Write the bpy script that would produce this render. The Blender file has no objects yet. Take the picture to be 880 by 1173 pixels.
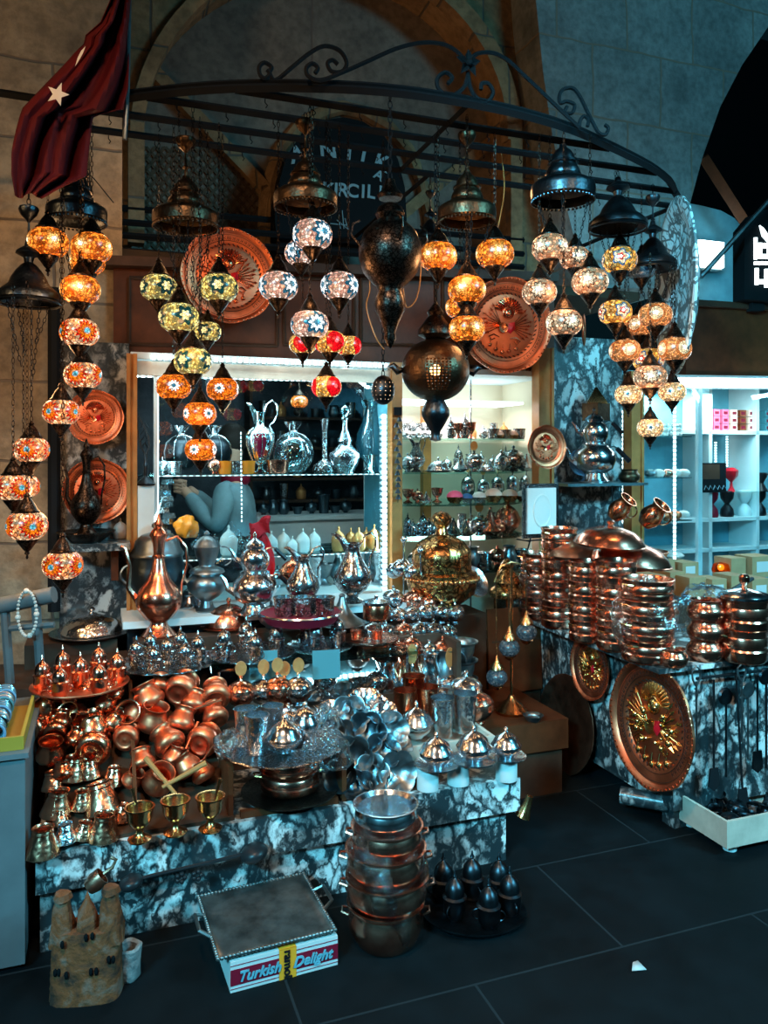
import bpy, math, random
from mathutils import Vector, Matrix, Euler
PI = math.pi
R = random.Random(7)
C = bpy.context.scene.collection
sc = bpy.context.scene
# ------------------------------------------------------------------ camera, light, exposure
F, HOR, CX, EYE = 900.0, 520.0, 440.0, 1.5
cam = bpy.data.objects.new('camera', bpy.data.cameras.new('camera')); C.objects.link(cam)
cam.location = (0, 0, EYE); cam.rotation_euler = (PI/2, 0, 0)
cam.data.sensor_fit = 'VERTICAL'; cam.data.sensor_height = 36
cam.data.lens = F/1173*36
cam.data.shift_y = -(1173/2-HOR)/1173
cam.data.clip_start = .05
sc.camera = cam
sc.view_settings.view_transform = 'Standard'; sc.view_settings.look = 'None'
sc.view_settings.exposure = 0.0; sc.view_settings.gamma = 1; sc.view_settings.use_curve_mapping = False
w = bpy.data.worlds.new('night'); sc.world = w; w.use_nodes = True
w.node_tree.nodes['Background'].inputs[0].default_value = (.10, .45, .62, 1)
w.node_tree.nodes['Background'].inputs[1].default_value = .016
def lamp(name, kind, loc, power, col, size=.5, target=None, size_y=None, spread=None):
    d = bpy.data.lights.new(name, kind); d.energy = power; d.color = col
    if kind == 'AREA':
        d.size = size
        if size_y: d.shape = 'RECTANGLE'; d.size_y = size_y
        if spread: d.spread = spread
    elif kind == 'SPOT':
        d.spot_size = spread or 1.0; d.spot_blend = .8; d.shadow_soft_size = size
    else: d.shadow_soft_size = size
    o = bpy.data.objects.new(name, d); C.objects.link(o); o.location = loc
    if target is not None:
        o.rotation_euler = (Vector(target)-Vector(loc)).to_track_quat('-Z', 'Y').to_euler()
    return o
TEAL = (.13, .62, .85); COLD = (.62, .93, 1.0); WARM = (1.0, .52, .22)
# added unseen area lights: teal for the lane's cold light, warm fills for wares
lamp('added_teal_fill', 'AREA', (4.4, .3, 3.5), 80, TEAL, 1.6, (1.0, 3.3, .45), .5, 1.25)
lamp('added_teal_fill', 'AREA', (-1.8, -1.4, 3.0), 46, TEAL, 1.2, (.3, 2.9, .1), .3, .95)
lamp('added_warm_fill', 'AREA', (-.6, .7, 3.5), 15, (1, .60, .34), .18, (-.35, 2.9, .5), .18, 1.5)
lamp('added_warm_fill', 'AREA', (-2.2, 1.5, 2.6), 15, (1, .55, .22), .3, (-1.8, 4.2, 3.0))  # added to warm the left wall
lamp('added_warm_fill', 'AREA', (1.5, .4, 3.3), 9, (1, .66, .42), .2, (1.2, 3.4, .6), .2, 1.5)
lamp('added_teal_fill', 'AREA', (-.9, -.6, 3.1), 16, TEAL, .5, (1.35, 3.5, 2.25), .3, .45)  # added narrow light that brightens the oval silver tray
lamp('vault_teal_fill', 'AREA', (3.4, 1.6, 4.4), 55, TEAL, 1.0, (1.7, 4.6, 3.2), .5)  # added area light brightening the blue vault
# ------------------------------------------------------------------ stall frame: u along the front, v into depth
TH = math.atan2(.55, 1.515)
P0 = Vector((-1.023, 2.33, 0)); U = Vector((math.cos(TH), math.sin(TH), 0)); V = Vector((-math.sin(TH), math.cos(TH), 0))
def S(a, b, z=0): p = P0+U*a+V*b; p.z = z; return p
def at(px, py, Y): return Vector(((px-CX)/F*Y, Y, EYE-(py-HOR)/F*Y))
def atz(px, py, z): return at(px, py, F*(EYE-z)/(py-HOR))
def depth(px, b):
    k = (px-CX)/F
    # (kY-P0x, Y-P0y).V = b
    return (b+P0.x*V.x+P0.y*V.y)/(k*V.x+V.y)
def atv(px, py, b): return at(px, py, depth(px, b))
def az(px, py, b):
    p = atv(px, py, b); return ((p-P0).dot(U), p.z)
def ab(p): d = p-P0; return d.dot(U), d.dot(V)
# ------------------------------------------------------------------ materials
MATS = {}
def newmat(name):
    m = bpy.data.materials.new(name); m.use_nodes = True; MATS[name] = m
    nt = m.node_tree; b = nt.nodes['Principled BSDF']; return m, nt, b
class N:
    """small node-tree writer"""
    def __init__(s, nt): s.nt = nt
    def n(s, t, **k):
        x = s.nt.nodes.new(t)
        for a, v in k.items():
            if a.startswith('i_'): x.inputs[int(a[2:])].default_value = v
            else: setattr(x, a, v)
        return x
    def l(s, a, b): s.nt.links.new(a, b)
    def m(s, op, a, b=None, c=None, clamp=False):
        x = s.nt.nodes.new('ShaderNodeMath'); x.operation = op; x.use_clamp = clamp
        for i, v in enumerate((a, b, c)):
            if v is None: continue
            if isinstance(v, (int, float)): x.inputs[i].default_value = v
            else: s.nt.links.new(v, x.inputs[i])
        return x.outputs[0]
    def mix(s, f, a, b, blend='MIX'):
        x = s.nt.nodes.new('ShaderNodeMix'); x.data_type = 'RGBA'; x.blend_type = blend
        for i, v in ((0, f), (6, a), (7, b)):
            if isinstance(v, (int, float)): x.inputs[i].default_value = v
            elif isinstance(v, tuple): x.inputs[i].default_value = (*v, 1) if len(v) == 3 else v
            else: s.nt.links.new(v, x.inputs[i])
        return x.outputs[2]
    def ramp(s, f, stops, interp='LINEAR'):
        x = s.nt.nodes.new('ShaderNodeValToRGB'); x.color_ramp.interpolation = interp
        e = x.color_ramp.elements
        while len(e) < len(stops): e.new(.5)
        for k, (p, c) in enumerate(stops): e[k].position = p; e[k].color = (*c, 1)
        s.nt.links.new(f, x.inputs[0]); return x.outputs[0]
    def coord(s, scale=(1, 1, 1), rot=(0, 0, 0), which='Object'):
        t = s.nt.nodes.new('ShaderNodeTexCoord'); mp = s.nt.nodes.new('ShaderNodeMapping')
        mp.inputs['Scale'].default_value = scale; mp.inputs['Rotation'].default_value = rot
        s.l(t.outputs[which], mp.inputs[0]); return mp.outputs[0]
    def noise(s, vec, scale, detail=4, rough=.5, dist=0):
        x = s.n('ShaderNodeTexNoise'); x.inputs['Scale'].default_value = scale; x.inputs['Detail'].default_value = detail
        x.inputs['Roughness'].default_value = rough; x.inputs['Distortion'].default_value = dist
        if vec is not None: s.l(vec, x.inputs['Vector'])
        return x
    def vor(s, vec, scale, feature='F1', rnd=1.0):
        x = s.n('ShaderNodeTexVoronoi'); x.feature = feature; x.inputs['Scale'].default_value = scale
        x.inputs['Randomness'].default_value = rnd
        if vec is not None: s.l(vec, x.inputs['Vector'])
        return x
    def bump(s, h, strength, dist, bsdf):
        x = s.n('ShaderNodeBump'); x.inputs['Strength'].default_value = strength; x.inputs['Distance'].default_value = dist
        s.l(h, x.inputs['Height']); s.l(x.outputs[0], bsdf.inputs['Normal'])
def plain(name, col, rough=.6, metal=0, spec=.22, bump=None, vary=0):
    m, nt, b = newmat(name); g = N(nt)
    b.inputs['Base Color'].default_value = (*col, 1); b.inputs['Roughness'].default_value = rough
    b.inputs['Metallic'].default_value = metal; b.inputs['Specular IOR Level'].default_value = spec
    v = g.coord()
    if vary:
        n = g.noise(v, 9, 5, .6)
        d = tuple(c*(1-vary) for c in col); l = tuple(min(1, c*(1+vary*.6)) for c in col)
        g.l(g.ramp(n.outputs[0], [(.3, d), (.7, l)]), b.inputs['Base Color'])
    if bump: g.bump(g.noise(v, bump[0], 4).outputs[0], bump[1], bump[2], b)
    return m
def metal(name, col, rough=.2, kind=None, sc_=60, st=.4, dist=.002, tarn=.35):
    m, nt, b = newmat(name); g = N(nt); v = g.coord()
    b.inputs['Metallic'].default_value = 1
    n = g.noise(v, 14, 4, .6)
    dk = tuple(c*(1-tarn) for c in col)
    base = g.ramp(n.outputs[0], [(.32, dk), (.62, col)])
    g.l(g.m('MULTIPLY_ADD', n.outputs[0], .22, rough-.08), b.inputs['Roughness'])
    if kind == 'hammer':
        x = g.vor(v, sc_, 'SMOOTH_F1'); g.bump(x.outputs[0], st, dist, b)
    elif kind == 'engrave':
        x = g.vor(v, sc_, 'DISTANCE_TO_EDGE'); n2 = g.noise(v, sc_*.6, 3, .6, 2.5)
        e = g.m('MULTIPLY', g.m('GREATER_THAN', x.outputs[0], .07), g.m('GREATER_THAN', n2.outputs[0], .46))
        base = g.mix(e, tuple(c*.18 for c in col), base)
        g.bump(e, st, dist, b)
    elif kind == 'dent':
        g.bump(g.noise(v, sc_, 2, .4).outputs[0], st, dist, b)
    g.l(base, b.inputs['Base Color'])
    return m
metal('copper', (.86, .29, .15), .20, 'dent', 22, .25, .004)
metal('copper_hammered', (.78, .36, .21), .22, 'hammer', 70, .6, .003)
metal('copper_engraved', (.74, .27, .12), .26, 'engrave', 55, .5, .002)
metal('copper_matt', (.82, .23, .11), .38, 'dent', 40, .2, .002)
metal('copper_pink', (.80, .33, .22), .20, 'dent', 30, .3, .003)
metal('copper_dark', (.50, .25, .16), .35, 'dent', 60, .4, .002)
metal('silver', (.66, .70, .74), .16, 'dent', 26, .35, .004, .25)
metal('silver_hammered', (.62, .66, .70), .18, 'hammer', 80, .8, .003, .25)
metal('silver_engraved', (.66, .69, .72), .20, 'engrave', 90, .7, .002, .25)
metal('silver_cold', (.60, .78, .82), .30, 'engrave', 16, .5, .004, .2)
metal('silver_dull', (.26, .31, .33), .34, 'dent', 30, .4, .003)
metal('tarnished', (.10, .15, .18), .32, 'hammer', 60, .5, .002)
metal('brass', (.88, .42, .15), .24, 'engrave', 50, .5, .002)
metal('brass_plain', (.62, .29, .12), .22, None)
metal('brass_dark', (.095, .06, .035), .36, 'hammer', 90, .6, .002)
metal('bronze_black', (.075, .055, .045), .32, 'engrave', 70, .8, .003)
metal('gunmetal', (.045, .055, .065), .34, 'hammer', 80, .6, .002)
plain('iron', (.008, .010, .012), .75, 0, .08)
plain('black_paint', (.012, .014, .016), .35)
plain('wood_brown', (.085, .024, .008), .5, bump=(30, .2, .003), vary=.4)
plain('wood_dark', (.055, .028, .017), .55, vary=.4)
plain('wood_orange', (.42, .18, .055), .4, vary=.3)
plain('wood_pale', (.50, .42, .34), .7, vary=.25)
plain('white_paint', (.60, .66, .66), .5, vary=.08)
plain('cream', (.70, .60, .45), .6)
plain('kraft', (.36, .25, .13), .8, vary=.2)
plain('paper_white', (.50, .53, .52), .7)
plain('red_cloth', (.42, .012, .02), .75, bump=(80, .2, .002))
plain('flag_red', (.085, .003, .006), .8, vary=.3)
plain('flag_white', (.70, .62, .52), .8)
plain('crimson', (.20, .006, .022), .5)
plain('pink', (.85, .12, .22), .6)
plain('orange_plastic', (.85, .30, .02), .5)
plain('yellow_plastic', (.34, .23, .03), .5)
plain('cabinet_grey', (.11, .135, .145), .6, vary=.15)
plain('teal_card', (.06, .20, .23), .7)
plain('sky_paint', (.12, .34, .42), .6, vary=.2)
plain('black_plastic', (.01, .01, .012), .25)
plain('skin', (.55, .30, .20), .6)
plain('jacket', (.20, .30, .33), .85, bump=(60, .5, .004), vary=.25)
plain('hair', (.02, .014, .01), .6)
plain('denim', (.02, .035, .05), .8)
plain('red_gloss', (.55, .01, .02), .25)
plain('blue_gloss', (.03, .12, .30), .25)
plain('ceramic_blue', (.12, .25, .38), .2, vary=.5)
plain('peach', (.80, .50, .38), .45, bump=(90, .5, .003))
plain('moon_white', (.72, .70, .66), .35, bump=(90, .5, .003))
plain('gold_foil', (.95, .40, .14), .35, .6, bump=(60, .7, .003), vary=.4)
plain('bead', (.62, .58, .52), .35)
plain('sign_black', (.004, .007, .009), .8, spec=.1)
plain('sign_letter', (.16, .30, .36), .5)
plain('engraving_line', (.035, .012, .008), .5)
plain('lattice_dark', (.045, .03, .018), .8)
plain('lattice_brown', (.10, .07, .045), .8)
plain('shade_black', (.004, .006, .007), .9, spec=.05)  # black that stands for shade in the passage and small openings
metal('gilt', (.92, .56, .20), .2, 'dent', 40, .4, .002)

metal('silver_tray', (.30, .34, .34), .42, 'dent', 40, .5, .003, .5)
plain('rock', (.26, .095, .03), .9, bump=(45, .8, .01), vary=.55)
_n = MATS['rock'].node_tree
for q in _n.nodes:
    if q.type == 'VALTORGB':
        e = q.color_ramp.elements; e[0].color = (.035, .022, .016, 1); e[1].color = (.16, .052, .018, 1); z = e.new(.80); z.color = (.17, .15, .13, 1); e[0].position = .34; e[1].position = .52
    if q.type == 'TEX_NOISE' and abs(q.inputs['Scale'].default_value-9) < .1: q.inputs['Scale'].default_value = 16; q.inputs['Distortion'].default_value = .6
plain('rock_grey', (.22, .24, .24), .9, bump=(45, .8, .01), vary=.5)
plain('red_glass_body', (.55, .006, .05), .12)
plain('amber_gloss', (.95, .24, .02), .15)
MATS['silver_cold'].node_tree.nodes['Principled BSDF'].inputs['Metallic'].default_value = .3
def emis(name, col, strength, base=(0, 0, 0)):
    m, nt, b = newmat(name)
    b.inputs['Base Color'].default_value = (*base, 1)
    b.inputs['Emission Color'].default_value = (*col, 1); b.inputs['Emission Strength'].default_value = strength
    return m
emis('led', (.72, .96, 1), 9)
emis('led_soft', (.72, .95, 1), 3.2)
emis('tube_white', (.72, .97, 1), 7)
emis('sign_lit', (.80, .97, 1), 4)
emis('candle_glow', (1, .42, .10), 5)
emis('bulb_warm', (1, .45, .15), 9)

def glass(name, col, trans, rough=.03, gloss=.35):
    """thin clear glass: mostly see-through with a mirror sheen"""
    m, nt, b = newmat(name); g = N(nt); nt.nodes.remove(b)
    out = [x for x in nt.nodes if x.type == 'OUTPUT_MATERIAL'][0]
    t = g.n('ShaderNodeBsdfTransparent'); t.inputs[0].default_value = (*trans, 1)
    q = g.n('ShaderNodeBsdfGlossy'); q.inputs[0].default_value = (*col, 1); q.inputs[1].default_value = rough
    lw = g.n('ShaderNodeLayerWeight'); lw.inputs[0].default_value = gloss
    mx = g.n('ShaderNodeMixShader'); g.l(g.m('MULTIPLY_ADD', lw.outputs[0], .9, .05, clamp=True), mx.inputs[0])
    g.l(t.outputs[0], mx.inputs[1]); g.l(q.outputs[0], mx.inputs[2]); g.l(mx.outputs[0], out.inputs[0])
    return m
glass('pane', (.8, .95, 1), (.90, .97, .98), .02, .12)
glass('glass_clear', (.9, 1, 1), (.62, .80, .84), .08, .5)
glass('glass_shelf', (.85, 1, 1), (.72, .86, .86), .05, .35)
glass('plastic_wrap', (.9, .97, 1), (.90, .95, .97), .14, .22)
glass('glass_red', (1, .5, .6), (.45, .01, .05), .08, .35)
glass('glass_amber', (1, .7, .4), (.65, .22, .03), .08, .35)
n_ = MATS['plastic_wrap'].node_tree; g_ = N(n_)
for q in n_.nodes:
    if q.type == 'BSDF_GLOSSY':
        bp = g_.n('ShaderNodeBump'); bp.inputs['Strength'].default_value = .9; bp.inputs['Distance'].default_value = .01
        g_.l(g_.noise(g_.coord(), 38, 5, .6, 1.5).outputs[0], bp.inputs['Height']); g_.l(bp.outputs[0], q.inputs['Normal'])

def marble(name, light, dark, scale, rough=.3):
    m, nt, b = newmat(name); g = N(nt); v = g.coord((1, 1, 1))
    v = g.coord((1, 1, .72), (0, .45, 0))
    nd = g.noise(v, 6, 5, .62); vec = g.n('ShaderNodeVectorMath', operation='MULTIPLY_ADD')
    g.l(nd.outputs['Color'], vec.inputs[0]); vec.inputs[1].default_value = (.27, .27, .27); g.l(v, vec.inputs[2])
    x = g.vor(vec.outputs[0], scale, 'DISTANCE_TO_EDGE'); y = g.vor(vec.outputs[0], scale*.5, 'F1')
    sc3 = g.n('ShaderNodeSeparateColor'); x3 = g.vor(vec.outputs[0], scale); g.l(x3.outputs['Color'], sc3.inputs[0])
    n2 = g.noise(vec.outputs[0], scale*1.3, 6, .65, .3); n3 = g.noise(v, 4.5, 2, .5)
    edge = g.ramp(x.outputs[0], [(.00, (0, 0, 0)), (.24, (1, 1, 1))])
    tone = g.m('MULTIPLY_ADD', sc3.outputs[0], .75, .25)
    f = g.m('MULTIPLY', g.m('MULTIPLY', edge, tone), g.ramp(n2.outputs[0], [(.40, (.06,)*3), (.54, (1, 1, 1))]))
    f = g.m('MULTIPLY', f, g.ramp(n3.outputs[0], [(.38, (.30,)*3), (.55, (1, 1, 1))]))
    mid = tuple((a*.22+c*.78) for a, c in zip(light, dark))
    g.l(g.ramp(f, [(.04, dark), (.16, mid), (.30, tuple(c*.55 for c in light)), (.58, light)]), b.inputs['Base Color'])
    b.inputs['Roughness'].default_value = rough
marble('marble', (.66, .69, .68), (.016, .026, .03), 13)
marble('marble_small', (.52, .55, .54), (.02, .03, .035), 11)
def stone(name, light, dark, bw=.55, bh=.34, rot=0, mortar=(.12, .10, .08), bumpy=.6):
    m, nt, b = newmat(name); g = N(nt); v = g.coord((1, 1, 1), (PI/2, 0, rot))
    br = g.n('ShaderNodeTexBrick'); br.inputs['Scale'].default_value = 1
    br.inputs['Brick Width'].default_value = bw; br.inputs['Row Height'].default_value = bh
    br.inputs['Mortar Size'].default_value = .008; br.inputs['Mortar Smooth'].default_value = .6
    br.inputs['Color1'].default_value = (1, 1, 1, 1); br.inputs['Color2'].default_value = (.72, .72, .72, 1)
    br.inputs['Mortar'].default_value = (0, 0, 0, 1)
    nd = g.noise(v, 3, 3); vec = g.n('ShaderNodeVectorMath', operation='MULTIPLY_ADD')
    g.l(nd.outputs['Color'], vec.inputs[0]); vec.inputs[1].default_value = (.05, .05, .05); g.l(v, vec.inputs[2]); g.l(vec.outputs[0], br.inputs['Vector'])
    n1 = g.noise(g.coord(), 2.3, 8, .65); n2 = g.noise(g.coord(), 22, 5, .6)
    base = g.ramp(n1.outputs[0], [(.3, dark), (.68, light)])
    base = g.mix(.5, base, g.ramp(n2.outputs[0], [(.35, (.35, .35, .35)), (.6, (1, 1, 1))]), 'MULTIPLY')
    base = g.mix(br.outputs['Fac'], g.mix(.6, base, br.outputs['Color'], 'MULTIPLY'), mortar)
    g.l(base, b.inputs['Base Color']); b.inputs['Roughness'].default_value = .9
    g.bump(g.m('SUBTRACT', n2.outputs[0], g.m('MULTIPLY', br.outputs['Fac'], .7)), bumpy, .012, b)
stone('stone_warm', (.46, .37, .25), (.14, .11, .075), .62, .36)
stone('stone_blue', (.40, .43, .42), (.17, .19, .19), .50, .44, .0, (.26, .20, .15), .35)
stone('plaster_brown', (.30, .25, .20), (.15, .12, .10), 1.4, .9, 0, (.16, .12, .10), .25)
stone('arch_stone', (.48, .30, .15), (.20, .12, .06), .30, .4)
def floor_mat():
    m, nt, b = newmat('floor_slabs'); g = N(nt); v = g.coord((1, 1, 1), (0, 0, -TH))
    br = g.n('ShaderNodeTexBrick'); br.inputs['Scale'].default_value = 1
    br.inputs['Brick Width'].default_value = 1.0; br.inputs['Row Height'].default_value = .5
    br.inputs['Mortar Size'].default_value = .004; g.l(v, br.inputs['Vector'])
    n1 = g.noise(v, 3.2, 8, .65)
    base = g.ramp(n1.outputs[0], [(.3, (.0012, .0028, .0035)), (.7, (.0045, .008, .010))])
    g.l(g.mix(br.outputs['Fac'], base, (.014, .020, .023)), b.inputs['Base Color'])
    g.l(g.ramp(n1.outputs[0], [(.3, (.5,)*3), (.7, (.8,)*3)]), b.inputs['Roughness'])
    g.bump(g.m('SUBTRACT', n1.outputs[0], g.m('MULTIPLY', br.outputs['Fac'], .4)), .25, .01, b)
    b.inputs['Specular IOR Level'].default_value = .10
floor_mat()
def led_strip(name, axis, pitch):
    m, nt, b = newmat(name); g = N(nt)
    t = g.n('ShaderNodeTexCoord'); s = g.n('ShaderNodeSeparateXYZ'); g.l(t.outputs['Object'], s.inputs[0])
    f = g.m('FRACT', g.m('DIVIDE', s.outputs[axis], pitch))
    on = g.m('LESS_THAN', g.m('ABSOLUTE', g.m('SUBTRACT', f, .5)), .26)
    b.inputs['Base Color'].default_value = (.5, .55, .55, 1)
    b.inputs['Emission Color'].default_value = (.72, .96, 1, 1)
    g.l(g.m('MULTIPLY_ADD', on, 9, .8), b.inputs['Emission Strength'])
led_strip('led_dots', 0, .028); led_strip('led_dots_upright', 2, .028)
led_strip('led_fine', 2, .02); led_strip('led_edge', 0, .03)
for q in MATS['led_edge'].node_tree.nodes:
    if q.type == 'MATH' and q.operation == 'MULTIPLY_ADD': q.inputs[1].default_value = 2.2; q.inputs[2].default_value = .15
for q in MATS['led_fine'].node_tree.nodes:
    if q.type == 'MATH' and q.operation == 'MULTIPLY_ADD': q.inputs[1].default_value = 5; q.inputs[2].default_value = .0
MATS['led_fine'].node_tree.nodes['Principled BSDF'].inputs['Base Color'].default_value = (.2, .2, .2, 1)
def mosaic(name, base, base2, flower=None, n=4, fr=.042, petals=0, hot=3.0, cell=75, grout=.10, off=0.0, mul=1.0):  # pale flower centres put the bulb's hot spot into the colour
    """self-glowing glass mosaic, no bulb inside; flower = [(r0..1, colour, strength)], object space, globe radius .07"""
    m, nt, b = newmat(name); g = N(nt)
    t = g.n('ShaderNodeTexCoord'); s = g.n('ShaderNodeSeparateXYZ'); g.l(t.outputs['Object'], s.inputs[0])
    x, y, z = s.outputs
    v = g.vor(t.outputs['Object'], cell); e = g.vor(t.outputs['Object'], cell, 'DISTANCE_TO_EDGE')
    sr = g.n('ShaderNodeSeparateColor'); g.l(v.outputs['Color'], sr.inputs[0])
    col = g.mix(g.m('GREATER_THAN', sr.outputs[0], .5), base, base2)
    stren = g.m('MULTIPLY_ADD', g.m('POWER', sr.outputs[1], 2.2), 2.9*mul, .22*mul)
    if flower:
        th = g.m('ARCTAN2', y, x)
        f = g.m('SUBTRACT', g.m('FRACT', g.m('MULTIPLY_ADD', th, n/(2*PI), 10.5+off)), .5)
        du = g.m('MULTIPLY', f, 2*PI/n*.066)
        dz = g.m('SUBTRACT', z, 0.0)
        r = g.m('SQRT', g.m('ADD', g.m('MULTIPLY', du, du), g.m('MULTIPLY', dz, dz)))
        if petals:
            ang = g.m('ARCTAN2', dz, du)
            r = g.m('DIVIDE', r, g.m('MULTIPLY_ADD', g.m('COSINE', g.m('MULTIPLY', ang, petals)), .17, .86))
        rn = g.m('DIVIDE', r, fr)
        for (rr, cc, ss) in sorted(flower, reverse=True, key=lambda q: q[0]):
            k = g.m('LESS_THAN', rn, rr)
            col = g.mix(k, col, cc)
            stren = g.m('ADD', g.m('MULTIPLY', stren, g.m('SUBTRACT', 1, k)), g.m('MULTIPLY', k, g.m('MULTIPLY_ADD', sr.outputs[2], ss*.9, ss*.5)))
    gr = g.m('GREATER_THAN', e.outputs[0], grout)
    stren = g.m('MULTIPLY', stren, g.m('MULTIPLY_ADD', gr, .82, .18))
    g.l(g.mix(.85, col, (0, 0, 0)), b.inputs['Base Color']); g.l(col, b.inputs['Emission Color']); g.l(stren, b.inputs['Emission Strength'])
    b.inputs['Roughness'].default_value = .25
W_ = (1, .86, .62)
mosaic('mosaic_amber', (1, .25, .025), (1, .17, .012), [(1, (1, .34, .05), 1.0), (.62, (1, .5, .14), 2.0), (.3, (1, .85, .6), 3.2)], 4, .034, 6, off=.0, cell=100)
mosaic('mosaic_sunflower', (1, .30, .10), (1, .62, .36), [(1, (1, .012, .006), .8), (.74, (1, .20, .006), 1.2), (.30, (.12, .5, .6), .9)], 4, .042, 14, off=.12, cell=95)
mosaic('mosaic_star', (.9, .66, .16), (.62, .60, .24), [(1, (.01, .14, .14), .30), (.52, (1, .86, .35), 1.5)], 4, .036, 6, off=.1, mul=.72, cell=100)
mosaic('mosaic_orange', (1, .17, .008), (1, .21, .012), [(1, (.75, .06, .02), .6), (.8, (1, .92, .8), 2.2), (.36, (.05, .25, .4), .8)], 4, .028, 10, off=.1, cell=150)
mosaic('mosaic_blue', (.95, .50, .38), (1, .78, .66), [(1, (.02, .24, .42), .55), (.66, (.85, .95, 1), 2.2), (.3, (.1, .4, .6), .9)], 3, .046, 8, off=.15, mul=.8, cell=100)
mosaic('mosaic_red', (1, .40, .06), (1, .66, .22), [(1, (1, .004, .012), 1.3), (.2, (1, .15, .15), 2.0)], 3, .046, 0, off=.3, cell=110)
mosaic('mosaic_tan', (1, .40, .19), (1, .58, .34), [(1, (.20, .05, .02), .25), (.82, (1, .70, .45), 1.5), (.3, (1, .92, .8), 3.4)], 4, .036, 9, off=.1, mul=.75, cell=85, grout=.13)
mosaic('mosaic_multi', (1, .38, .05), (1, .55, .16), [(1, (.06, .24, .5), .7), (.8, (1, .72, .42), 1.4), (.45, (.9, .06, .03), 1.2), (.2, (1, .9, .8), 3.0)], 4, .036, 5, off=.1, cell=85)
mosaic('mosaic_band', (1, .32, .09), (1, .42, .16), [(1, (1, .26, .06), .7), (.72, (1, .66, .36), 1.3), (.28, (1, .85, .6), 2.6)], 4, .038, 0, off=.05, mul=.7, cell=120)
mosaic('mosaic_cream', (1, .50, .20), (1, .72, .42), [(1, (.9, .62, .30), 1.2), (.62, (1, .85, .6), 2.2), (.3, (.05, .2, .35), .6)], 4, .034, 5, off=.1, cell=100)
mosaic('mosaic_unlit', (.12, .22, .30), (.30, .38, .42), [(1, (.02, .05, .10), .02)], 4, .03, 5, mul=.10, cell=130)
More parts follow.
